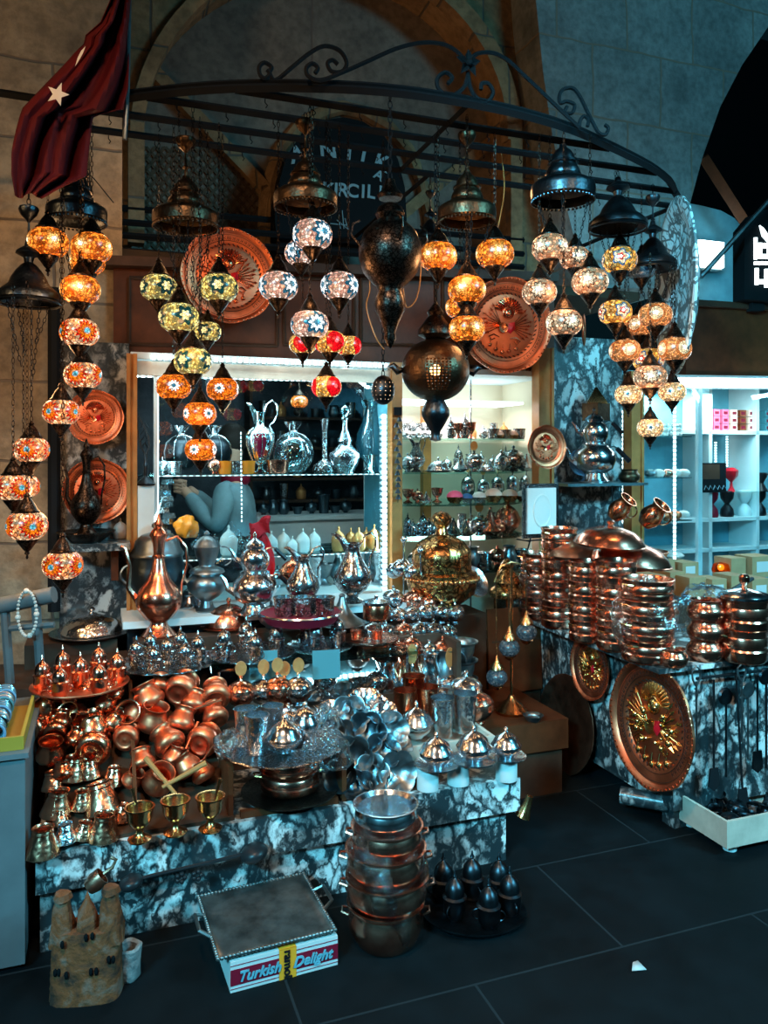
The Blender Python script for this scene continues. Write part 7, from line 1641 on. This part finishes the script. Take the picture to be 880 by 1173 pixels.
# ================================================================== MARBLE PIER SHELF, RIGHT
ps = thing('pier_shelf', 'thin dark shelf across the right marble pier', 'shelf')
qa, qz = az(645, 554, 1.1); qb = az(736, 554, 1.1)[0]
x = MB(); x.box((qa, 1.05, qz-.015), (qb, 1.30, qz), 'silver_dull'); part(x, 'board', ps)
def onp(key, px, w_, lb, dz=0, b=1.16, **k):
    Y_ = depth(px, b); s = w_*Y_/F/W[key]; return spawn(key, lb, Vector(((px-CX)/F*Y_, Y_, qz+dz)), k.get('rz', 0), (s, s, s*k.get('hz', 1)), None, None, k.get('swap'))
onp('dteapot', 681, 50, 'dark shining double teapot on the pier shelf', 0, rz=.1, hz=1.05)
onp('bulb_pot', 721, 24, 'small brown round pot at the end of the pier shelf', 0, swap={'copper_pink': 'brass_dark'})
x = MB(); r = .075; x.lathe([(0, .004), (r*.7, .004), (r, .014), (r, .010), (r*.7, 0), (0, 0)], 'ceramic_blue', 36); o = x.build('blue_plate', None, 'blue patterned plate standing behind the dark double teapot', 'plate'); o.location = atv(664, 530, 1.24); o.rotation_euler = face_rot(TH, .15)
p = atv(683, 470, 1.2); s = p.y/F; t = thing('small_brass_lantern', 'small square brass lantern hanging on the right marble pier', 'lantern', p, TH+.3)
x = MB(); x.box((-11*s, -11*s, -12*s), (11*s, 11*s, 8*s), 'brass_dark'); x.build('body', t)
x = MB(); x.lathe([(16*s, 7*s), (15*s, 10*s), (8*s, 18*s), (2*s, 26*s), (0, 27*s)], 'brass_plain', 4); x.build('roof', t)
x = MB(); x.chain((0, 0, 26*s), (0, 0, 60*s), 'iron', .02, .006, .0015); x.build('chain', t)
# brass jugs hanging from the pier shelf
for px, py, w_, lb in ((702, 592, 24, 'left, close to the marble'), (738, 600, 26, 'right, before the pale blue case')):
    p = atv(px, py, 1.03); s_ = w_*p.y/F/.078; o = spawn('jug_cu', 'copper jug hanging by a hook under the pier shelf, '+lb, p, 0, s_, (.5, .6, 0)); 
    x = MB(); x.tube([(p.x, p.y, p.z+.03), (p.x, p.y+.01, qz-.01)], .002, 'iron', 5); o2 = x.build('hanging_hook', None, 'thin hook holding the hanging copper jug, '+lb.split(',')[0]+' one', 'hook')

# ================================================================== POT STACKS ON THE RIGHT COUNTER
def stack(x, y0, y1, w_, n_, lb, key='pan', b=None, last=None, grp=None):
    """n_ pans piled from base pixel y1 up to y0"""
    loc = atz(x, y1-w_*.10, RZ); s = w_*loc.y/F/W[key]; top = (y1-y0)*loc.y/F; hz = top/n_
    hgt = {'pan': .056, 'bulb_pot': .056}[key]; o = None
    for k in range(n_):
        kk = last if (last and k == n_-1) else key
        o = spawn(kk, 'copper piece, %s from the bottom of the %s' % (ORD[k], lb), loc+Vector((R.uniform(-.003, .003), R.uniform(-.003, .003), k*hz)), R.random()*.6+.2, (s, s, hz/hgt*(.92 if key == 'pan' else .8)), group='copper pieces in the '+lb)
    return loc, top
GA = 'pile'
stack(617, 640, 712, 42, 4, 'farthest left pile, wrapped in plastic', grp=GA)
stack(641, 612, 722, 42, 5, 'tall pile next to the white tablet', grp=GA)
stack(672, 650, 738, 42, 4, 'third pile from the left, under the covers', grp=GA)
stack(706, 650, 748, 48, 4, 'middle pile below the cloches', grp=GA)
stack(741, 672, 762, 60, 4, 'widest pile, nearest the big tray', grp=GA)
stack(735, 640, 700, 60, 3, 'rear pile under the right dish cover', grp=GA)
stack(852, 696, 762, 54, 2, 'lidded pair at the right', last='pan_lid')
stack(808, 693, 760, 42, 3, 'slim pile of round coffee pots', key='bulb_pot', last='bulb_pot_h')
put('bulb_pot', 772, 763, 33, 'small round copper pot standing alone on the counter corner', z=RZ)
put('bulb_pot', 832, 735, 34, 'round copper pot behind the slim pile', z=RZ)
put('bulb_pot', 874, 720, 34, 'round copper pot behind the lidded pair', z=RZ)
p = atz(700, 742, RZ); q = at(698, 628, p.y+.12); spawn('dome_cu', 'rounded copper dish cover lying on top of the piles, upper one', q, 0, 82*q.y/F/.2, (.06, .05, 0), swap={'copper_hammered': 'copper_pink'})
q = at(720, 650, 3.62); spawn('dome_cu', 'broad copper dish cover below the upper one, over the rear pile', q, 0, 96*q.y/F/.2, (.02, .1, 0), swap={'copper_hammered': 'copper_pink'})
q = at(660, 640, 3.75); spawn('dome_cu', 'dark dish cover over the third pile from the left', q, 0, 66*q.y/F/.2, (0, 0, 0), swap={'copper_hammered': 'copper_dark'})
crumple('crumpled_plastic', 'clear plastic wrapped round the farthest left pile', atz(617, 708, RZ)+Vector((0, 0, .14)), .105, .10, .16, 21)
crumple('crumpled_plastic', 'clear plastic wrapped round the widest pile', atz(741, 755, RZ)+Vector((0, 0, .15)), .125, .12, .15, 22)
crumple('crumpled_plastic', 'bunch of clear plastic on top behind the slim pile', at(808, 684, 3.40), .09, .08, .05, 23)
crumple('crumpled_plastic', 'loose clear plastic between the widest pile and the slim pile', at(782, 705, 3.45), .06, .06, .07, 24)
# kraft boxes behind
kb = MB(); GBX = 'brown card boxes behind the pots'
for i, (x0, x1, y0, y1, b) in enumerate(((745, 768, 660, 682, .66), (768, 790, 656, 682, .70), (790, 815, 662, 686, .60), (816, 838, 664, 690, .56), (838, 862, 660, 690, .60), (862, 890, 664, 692, .56), (750, 780, 642, 660, .9), (782, 806, 645, 662, .92), (838, 860, 640, 660, .9), (862, 895, 638, 662, .88))):
    pa = atv(x0, y1, b); w_ = (x1-x0)*pa.y/F; h_ = (y1-y0)*pa.y/F; x = MB(); x.box((0, 0, 0), (w_*.96, .13, h_), 'kraft'); x.box((w_*.2, -.001, h_*.25), (w_*.75, 0, h_*.75), 'paper_white') if i % 2 else None
    o = x.build('card_box', None, 'brown card box in the %s row behind the pots, %s from the left' % (('front', 'rear')[i > 5], ORD[i if i < 6 else i-6]), 'box', GBX); o.location = pa; o.rotation_euler = (0, 0, TH)
x = MB(); pa = atv(745, 692, .62); x.box((0, 0, 0), (.75, .42, .02), 'wood_dark'); x.box((.0, .0, -.5), (.75, .42, 0), 'wood_dark'); o = x.build('box_shelf', None, 'dark riser behind the pots carrying the brown card boxes', 'riser'); o.location = (pa.x, pa.y, 0); 
o.rotation_euler = (0, 0, TH); o.location.z = RZ; o.scale = (1, 1, 1); 
bpy.data.objects.remove(o)
x = MB(); x.box((0, 0, 0), (.82, .50, pa.z-RZ-.002), 'wood_dark'); o = x.build('box_riser', None, 'dark riser behind the pots carrying the brown card boxes', 'riser'); o.location = (pa.x, pa.y-.03, RZ); o.rotation_euler = (0, 0, TH)
x = MB(); p = atv(826, 656, .95); x.lathe([(0, 0), (.045, 0), (.05, .02), (.04, .05), (.0, .06)], 'glass_amber', 20); x.sphere((0, 0, .03), .018, 'candle_glow', 10, 8); o = x.build('glowing_amber_bowl', None, 'small glowing amber bowl among the brown boxes', 'candle lamp'); o.location = p
# ladles and skimmers hanging on the counter front
def ladle(px, y0, y1, kind, lb, b=-.055, tilt=0, mat='silver_dull'):
    p = atv(px, y0, b); L = (y1-y0)*p.y/F; t = thing({'loop': 'twisted_ladle', 'skim': 'long_skimmer', 'pad': 'long_spatula'}[kind], lb, 'ladle', p, TH, 'long-handled utensils hung on the counter front'); t.rotation_euler = (0, tilt, TH)
    x = MB(); x.tube([(0, 0, -.03), (0, 0, -L)], .0045, mat, 6); x.build('handle', t)
    if kind == 'loop':
        x = MB(); x.tube([(0, 0, -.05), (-.018, 0, -.02), (-.022, 0, .01), (0, 0, .03), (.022, 0, .01), (.018, 0, -.02), (0, 0, -.05)], .004, mat, 6); x.tube([(-.01, -.003, -.055), (.01, .003, -.085), (-.006, .002, -.11)], .003, mat, 5); x.build('loop', t)
    elif kind == 'skim':
        x = MB(); x.M = Matrix.Translation((0, 0, 0)) @ Matrix.Rotation(PI/2, 4, 'X'); x.lathe([(0, .006), (.03, .004), (.036, -.004), (.034, -.004), (0, .002)], mat, 20); x.build('disc', t)
    else:
        x = MB(); x.prism([(-.02, -L), (.02, -L), (.028, -L-.07), (0, -L-.09), (-.028, -L-.07)], -.003, .003, mat); x.build('blade', t)
ladle(798, 772, 860, 'loop', 'pale twisted-loop ladle right beside the biggest embossed tray')
ladle(818, 770, 880, 'pad', 'dark long spatula, first right of the twisted ladle', mat='iron'); ladle(832, 798, 890, 'skim', 'dark skimmer, low between two spatulas', mat='gunmetal')
ladle(843, 765, 905, 'pad', 'thick black long-handled spatula reaching into the crate', b=-.075, tilt=-.07, mat='iron'); ladle(850, 768, 850, 'loop', 'pale ladle with loop in front of the black spatula', b=-.1)
ladle(857, 790, 870, 'skim', 'pale skimmer low at the right'); ladle(868, 765, 860, 'pad', 'dark spatula near the right edge', mat='gunmetal'); ladle(878, 775, 880, 'skim', 'skimmer at the very right edge', mat='gunmetal')
x = MB(); x.tube([S(2.38, -.05, RZ-.05), S(3.2, -.05, RZ-.05)], .006, 'iron', 6); o = x.build('utensil_rail', None, 'thin black rail holding the long-handled utensils', 'rail')
# shallow wooden crate with dark ware
cr = thing('shallow_wooden_crate', 'pale shallow wooden crate on feet at the right front of the marble counter', 'crate')
ca, cb = ab(atz(833, 968, .05)); 
for lo, hi in (((0, 0, 0), (.52, .012, .10)), ((0, .30, 0), (.52, .312, .10)), ((0, .012, 0), (.012, .30, .10)), ((.508, .012, 0), (.52, .30, .10)), ((.012, .012, .0), (.508, .30, .008))):
    x = MB(); x.box(lo, hi, 'wood_pale'); o = x.build('side_board' if hi[2] > .05 else 'bottom_board', cr); o.matrix_world = stall_M(ca, cb, .035)
for dx, dy in ((.06, .05), (.46, .05), (.06, .26), (.46, .26)):
    x = MB(); x.lathe([(0, 0), (.025, 0), (.028, .034), (0, .034)], 'white_paint', 14); o = x.build('foot', cr); o.matrix_world = stall_M(ca+dx, cb+dy, .001)
for i in range(12):
    u, v_ = .08+.088*(i % 5)+.02*(i//5), .07+.085*(i//5); k = ('sugar', 'bulb_pot', 'jug')[i % 3]
    spawn(k, 'blackened pot in the shallow crate, %s from the left in the %s row' % (ORD[i % 5], ('front', 'middle', 'back')[i//5]), S(ca+u, cb+v_, .046), i, (.95, .7, .8)[i % 3], (.3*(i % 3-1), .2, i), 'blackened pots in the shallow crate', {'silver': 'gunmetal', 'copper_pink': 'gunmetal'})
# rolled bundle behind the leg of the counter
x = MB(); p = atz(735, 925, .05); x.tube([p+Vector((-.07, .05, .03)), p+Vector((.10, -.03, .03))], .035, 'marble_small', 12); x.build('rolled_offcut', None, 'grey rolled bundle under the marble counter left of its corner leg', 'roll')

# ================================================================== FRONT OF THE PLINTH
# stack of wrapped copper pans on the floor
p = atz(442, 1077, 0); s = p.y/F
def bigpan(w_, h_, mat, rim):
    r = w_/2; return L_([(0, 0), (r*.72, 0), (r*.80, h_*.08), (r*.97, h_*.45), (r*.95, h_*.70), (r*.90, h_*.85), (r*1.02, h_*.97), (r*1.02, h_), (r*.96, h_), (r*.86, h_*.85), (r*.90, h_*.5), (r*.75, h_*.1), (0, h_*.06)], mat, 44, name='pan')
z = 0
for i, (w_, h_, m) in enumerate(((88, 42, 'copper_pink'), (94, 34, 'copper_pink'), (92, 34, 'copper_pink'), (82, 28, 'copper_pink'), (74, 26, 'silver'))):
    me = bigpan(w_*s, h_*s*1.12, m, 0); o = bpy.data.objects.new('cooking_pan', me); C.objects.link(o); o.location = p+Vector((.004*(i % 2), .0, z)); z += h_*s*.93
    tag(o, 'large pan in the wrapped pile on the floor, %s from the bottom' % ORD[i], 'pan', 'large pans piled on the floor')
    if i < 4:
        for sg_ in (-1, 1):
            x = MB(); rx = w_*s/2; x.tube([(sg_*rx*.96, -.02, h_*s*.8), (sg_*rx*1.14, -.014, h_*s*.85), (sg_*rx*1.14, .014, h_*s*.85), (sg_*rx*.96, .02, h_*s*.8)], .004, 'copper_pink', 6); x.build('handle', o)
crumple('crumpled_plastic', 'clear plastic bag round the pile of large pans on the floor', p+Vector((0, 0, z*.50)), 44*s, 43*s, z*.49, 31, n=34, m=20)
# tray of dark lidded pots on the floor
p = atz(543, 1040, .03); r = 60*p.y/F
x = MB(); x.lathe([(0, 0), (r*.85, 0), (r, .02), (r*1.0, .024), (r*.84, .006), (0, .006)], 'gunmetal', 48, squash=.8); o = x.build('dark_round_tray', None, 'dark round tray on the floor right of the wrapped pan pile', 'tray'); o.location = (p.x, p.y, .0)
for i, (px, py) in enumerate(((508, 1030), (521, 1050), (541, 1028), (560, 1060), (572, 1030), (584, 1046))):
    q = atz(px, py, .008); spawn('cup_cu', 'small black lidded pot on the dark floor tray, %s from the left' % ORD[i], q, i, 1.35*26*q.y/F/.06*.8, group='small black lidded pots on the floor tray', swap={'copper_pink': 'gunmetal'})
# sweets box with silver tray on it
pA, pB = atz(264, 1138, 0), atz(387, 1105, 0); d = pB-pA; yaw = math.atan2(d.y, d.x); Lb = d.length; hb = .085
t = thing('sweets_box', 'white and dark red Turkish Delight box with orange tape on the floor', 'box', pA, yaw)
x = MB(); x.box((0, 0, 0), (Lb, .28, hb), 'paper_white'); x.build('carton', t)
x = MB(); x.box((.0, -.0012, hb*.22), (Lb, 0, hb*.74), 'crimson'); x.build('red_band', t, 'dark red printed band')
for z_ in (.10, .86): x = MB(); x.box((0, -.0012, hb*z_), (Lb, 0, hb*z_+.0018), 'crimson'); x.build('printed_line', t)
x = MB(); x.box((Lb*.44, -.002, -.0), (Lb*.60, -.0008, hb+.001), 'orange_plastic'); x.box((Lb*.44, -.002, hb), (Lb*.60, .28, hb+.001), 'orange_plastic'); x.build('tape', t, 'orange adhesive tape')
Mb = Matrix.Translation(pA) @ Matrix.Rotation(yaw, 4, 'Z')
bpy.context.view_layer.update()
def btext(s_, u, z_, size, mat, rot=0):
    return text(s_, 0, 0, size, 0, mat, 'printed_word', t, rot, None, shear=.35 if rot == 0 else 0, M=Mb @ Matrix.Translation((u, -.0035, z_)) @ Matrix.Rotation(PI/2, 4, 'X'))
btext('Turkish', Lb*.255, hb*.47, .040, 'sky_paint'); btext('Delight', Lb*.75, hb*.47, .040, 'sky_paint'); btext('ramoil', Lb*.52, hb*.46, .034, 'black_plastic', -PI/2)
for o in list(t.children):
    if o.name.startswith('printed_word'): o.matrix_world = o.matrix_world
# rectangular silver tray lying on the box, tilted towards the viewer
c = pA+Vector((math.cos(yaw), math.sin(yaw), 0))*Lb*.5+Vector((-.02, -.005, hb+.003))
t = thing('rectangular_silver_tray', 'old rectangular silver tray with beaded border propped on the sweets box', 'tray', c, yaw)
t.rotation_euler = (.03, 0, yaw)
wx, wy = .172, .235
x = MB(); x.add([(-wx, 0, .012), (wx, 0, .012), (wx, wy*1.35, .012), (-wx, wy*1.35, .012), (-wx*.84, .03, 0), (wx*.84, .03, 0), (wx*.84, wy*1.35-.03, 0), (-wx*.84, wy*1.35-.03, 0)], [(4, 5, 6, 7), (0, 1, 5, 4), (1, 2, 6, 5), (2, 3, 7, 6), (3, 0, 4, 7)], 'silver_tray', False); o = x.build('plate', t); o.modifiers.new('th', 'SOLIDIFY').thickness = .003
x = MB(); L2 = [(-wx, 0), (wx, 0), (wx, wy*1.35), (-wx, wy*1.35)]
for k in range(4):
    (x0, y0), (x1, y1) = L2[k], L2[(k+1) % 4]; n_ = int(math.hypot(x1-x0, y1-y0)/.011)
    for i in range(n_): x.sphere((x0+(x1-x0)*i/n_, y0+(y1-y0)*i/n_, .014), .0062, 'silver_tray', 6, 5)
x.build('beaded_border', t)
for sg_ in (-1, 1): x = MB(); x.tube([(sg_*wx, wy*.45, .014), (sg_*(wx+.03), wy*.5, .03), (sg_*(wx+.03), wy*.85, .03), (sg_*wx, wy*.9, .014)], .006, 'silver_tray', 6); x.build('handle', t)
# long black spoon leaning along the plinth, with a small copper ladle
x = MB(); pts = [atv(px, py, -.035) for px, py in ((142, 1014), (170, 1004), (200, 997), (240, 988), (285, 977))]
t = thing('long_black_spoon', 'very long black wooden spoon fixed along the marble plinth front', 'spoon'); x.tube(pts, .006, 'black_paint', 8); x.build('handle', t)
for (px, py, w_) in ((150, 1011, 11), (291, 977, 13)):
    x = MB(); c = atv(px, py, -.035); x.M = Matrix.Translation(c) @ Matrix.Rotation(TH, 4, 'Z') @ Matrix.Rotation(-.2+PI/2*0, 4, 'Y'); x.sphere((0, 0, 0), w_*c.y/F*1.25, 'black_paint', 16, 10, w_*c.y/F*.75); x.build('bowl', t)
for px, py in ((207, 1006), (226, 1003)):
    x = MB(); c = atv(px, py, -.035)
    for k in range(5): a = k*2*PI/5; x.sphere(c+U*.012*math.cos(a)+Vector((0, 0, .012*math.sin(a))), .008, 'black_paint', 8, 6)
    x.build('star_charm', t)
p = atv(114, 1006, -.05); s = p.y/F; t = thing('small_hanging_copper_ladle', 'small dark copper ladle lying slanted on the plinth front at the left', 'ladle', p, TH)
x = MB(); x.M = Matrix.Rotation(.9, 4, 'Y'); x.lathe([(0, -16*s), (8*s, -15*s), (11*s, -6*s), (10*s, 4*s), (9*s, 4*s), (9*s, -6*s), (0, -13*s)], 'copper_dark', 22); x.build('bowl', t)
x = MB(); x.tube([(4*s, 0, 4*s), (14*s, 0, 10*s), (18*s, 0, 18*s), (12*s, 0, 22*s)], 2*s, 'copper_dark', 6); x.build('handle', t)
# small brass bell at the plinth's right corner
p = atv(600, 925, .0); s = p.y/F; x = MB(); x.lathe([(0, 12*s), (4*s, 11*s), (5*s, 0), (8*s, -12*s), (9*s, -14*s), (7*s, -13*s), (0, 0)], 'brass_plain', 20); o = x.build('small_brass_bell', None, 'small brass bell hanging at the right corner of the marble plinth', 'bell'); o.location = p+Vector((.012, 0, .01)); o.rotation_euler = (0, .35, 0)
# stoneware: rock castle and stone cup
p = atz(92, 1150, 0); s = p.y/F; p.y += .05
t = thing('carved_rock_houses', 'carved stone model of pointed rock houses with tiny windows on the floor', 'stone carving', p, .12)
x = MB(); rr = random.Random(5); vs = []; fs = []; n1, n2 = 48, 22
def rock(a, k):
    u = k/n2; ca, sa = math.cos(a), math.sin(a); hx = 40*s*(1-.06*u); hy = 26*s*(1-.2*u)
    ex = abs(ca)**.5*(1 if ca > 0 else -1)*hx; ey = abs(sa)**.6*(1 if sa > 0 else -1)*hy
    col = 1-.13*abs(math.sin((ex/hx*2.0+.3)*PI*.75))**3*u*1.4; ey *= col
    return ex, ey
for k in range(n2+1):
    for i in range(n1):
        ex, ey = rock(2*PI*i/n1, k); j = .9*s*(rr.random()-.5); vs.append((ex+j, ey+j, k/n2*78*s))
for k in range(n2):
    for i in range(n1): fs.append((k*n1+i, k*n1+(i+1) % n1, (k+1)*n1+(i+1) % n1, (k+1)*n1+i))
fs.append([n2*n1+i for i in range(n1)]); x.add(vs, fs, 'rock'); x.build('rock_base', t)
for cx_, h_, r_, cap in ((-27, 122, 14, 1), (1, 120, 13, 0), (27, 126, 14, 1), (37, 100, 6, 0)):
    x = MB(); pr = [(r_*s*1.05, 60*s), (r_*s, 80*s), (r_*s*.75, (h_-22)*s), (r_*s*(.55 if cap else .3), (h_-12)*s)]+([(r_*s*.75, (h_-10)*s), (r_*s*.6, (h_-3)*s)] if cap else [])+[(0, h_*s)]
    x.lathe(pr, 'rock', 18, lambda t_, z_, q: .10*math.sin(3*t_+z_*70)+.05*math.sin(7*t_), center=(cx_*s, -3*s)); x.build('rock_spire', t)
for (u, v_) in ((-22, 70), (-30, 38), (-26, 38), (-17, 36), (4, 76), (11, 77), (10, 38), (16, 38), (29, 48), (34, 48)):
    x = MB(); x.M = Matrix.Translation((u*s, -26*s*(1-.2*v_/78)*(1 if abs(u) < 25 else .87)-1.0*s, v_*s)); x.sphere((0, 0, 0), 2.4*s, 'shade_black', 8, 8, 4.6*s); x.build('window_hole', t)  # black beads paint the shade inside the window openings
p = atz(147, 1120, 0); s = p.y/F
x = MB(); x.lathe([(0, 0), (11*s, 0), (13*s, 3*s), (14*s, 20*s), (15*s, 36*s), (13*s, 38*s), (9*s, 36*s), (9*s, 12*s), (0, 10*s)], 'rock_grey', 30, lambda t_, z_, q: .05*math.sin(5*t_+z_*60)); o = x.build('stone_cup', None, 'small grey rough stone cup on the floor beside the rock houses', 'cup'); o.location = p
# scrap of paper on the floor
x = MB(); p = atz(724, 1112, .004); x.add([p, p+Vector((.045, .005, 0)), p+Vector((.03, .04, .004)), p+Vector((.012, .03, .006))], [(0, 1, 2, 3)], 'paper_white', False); o = x.build('paper_scrap', None, 'tiny pale paper scrap on the dark floor at the right', 'scrap'); o.modifiers.new('t', 'SOLIDIFY').thickness = .001

# ================================================================== RIGHT SHOP CASE WARES
def inr(name, mb_, px, z, b, lb, cat, grp=None):
    o = mb_.build(name, None, lb, cat, grp); Y_ = depth(px, b); o.location = ((px-CX)/F*Y_, Y_, z); o.rotation_euler = (0, 0, TH); return o
z = SH3[494]+.004
for i, (px, m) in enumerate(((818, 'pink'), (828, 'pink'), (838, 'peach'), (848, 'copper_matt'), (858, 'peach'), (877, 'teal_card'))):
    for k in range(3):
        x = MB(); x.box((-.028, -.03, .002), (.028, .03, .05), m); x.box((-.018, -.031, .015), (.018, -.03, .036), 'crimson')
        inr('soap_box', x, px, z+k*.052, 2.0, '%s soap carton, %s in the stack %s from the left' % ({'pink': 'pink', 'peach': 'peach', 'copper_matt': 'brown', 'teal_card': 'teal'}[m], ('lowest', 'middle', 'top')[k], ORD[i]), 'carton', 'soap cartons on the top white shelf')
z = SH3[593]+.004
for i, (px, m) in enumerate(((815, 'crimson'), (833, 'black_plastic'), (853, 'white_paint'), (870, 'gunmetal'))):
    x = MB(); s = 5/F; x.lathe([(0, 0), (8*s, 0), (9*s, 3*s), (8*s, 10*s), (3*s, 17*s), (8*s, 24*s), (9*s, 31*s), (8*s, 34*s), (0, 34*s)], m, 24); inr('hourglass_bottle', x, px, z, 2.0, '%s waisted bottle on the middle white shelf' % {'crimson': 'crimson', 'black_plastic': 'black', 'white_paint': 'white', 'gunmetal': 'grey'}[m], 'bottle')
x = MB(); s = 5/F; x.lathe([(0, 0), (5*s, 0), (2*s, 6*s), (1.5*s, 12*s), (8*s, 20*s), (9*s, 27*s), (4*s, 31*s), (0, 29*s)], 'red_gloss', 20, lambda t, z_, r: .2*math.cos(3*t) if z_ > 15*s else 0); inr('red_tulip_ornament', x, 838, SH3[593]+.19, 1.98, 'bright red tulip ornament above the waisted bottles', 'ornament')
x = MB(); s = 5/F; x.lathe([(0, 0), (9*s, 0), (7*s, 3*s), (3*s, 10*s), (6*s, 16*s), (9*s, 22*s), (7*s, 24*s), (0, 18*s)], 'black_plastic', 24); inr('black_vase', x, 872, SH3[593]+.19, 1.98, 'black waisted vase at the right above the bottles', 'vase')
x = MB(); x.box((-.2, -.1, -.006), (.32, .12, 0), 'glass_shelf'); inr('inner_glass_shelf', x, 850, SH3[593]+.19, 2.0, 'small inner glass shelf under the red tulip ornament', 'shelf')
pa = az(800, 533, 2.1); 
x = MB(); x.box((-.10, 0, -.10), (.11, .01, .11), 'sign_black'); x.box((-.10, -.002, -.005), (.05, 0, .10), 'wood_dark')
for k in range(5): x.tube([(-.09+.04*k, -.004, -.08), (-.075+.04*k, -.004, -.05), (-.06+.04*k, -.004, -.07)], .003, 'sign_letter', 4)
inr('dark_picture_panel', x, 818, az(818, 548, 1.9)[1], 1.9, 'dark picture panel with pale line pattern beside the glass corner', 'picture')
for nm, y, cols in (('upper', 546, ('silver_dull', 'moon_white', 'copper_pink', 'moon_white', 'moon_white')), ('lower', 594, ('gold_foil', 'peach', 'copper_matt', 'copper_matt', 'moon_white'))):
    for i, m in enumerate(cols):
        x = MB(); x.lathe([(0, 0), (.03, .002), (.042, .02), (.038, .038), (.02, .05), (0, .052)], m, 18, lambda t, z_, r: .12*math.sin(4*t)); inr('shell_trinket', x, 745+i*9.5, SH3['l%d' % y], 1.8, 'shell-shaped trinket on the %s glass shelf of the pale case, %s from the left' % (nm, ORD[i]), 'trinket', 'shell trinkets on the glass shelves')
x = MB(); x.lathe([(0, 0), (.05, .002), (.07, .02), (.05, .04), (0, .05)], 'moon_white', 20); inr('white_dome_dish', x, 772, SH3['l640'], 1.8, 'white domed dish on the lowest glass shelf of the pale case', 'dish')
for i, px in enumerate((760, 775)):
    x = MB()
    for j in range(9): x.sphere(((j % 3)*.03-.03, 0, (j//3)*.03), .015, 'moon_white', 10, 8)
    inr('pearl_cluster', x, px, SH3['l500']+.016, 1.85, 'cluster of pale balls on the top glass shelf, %s one' % ('left', 'right')[i], 'ornament', 'pale ball clusters')
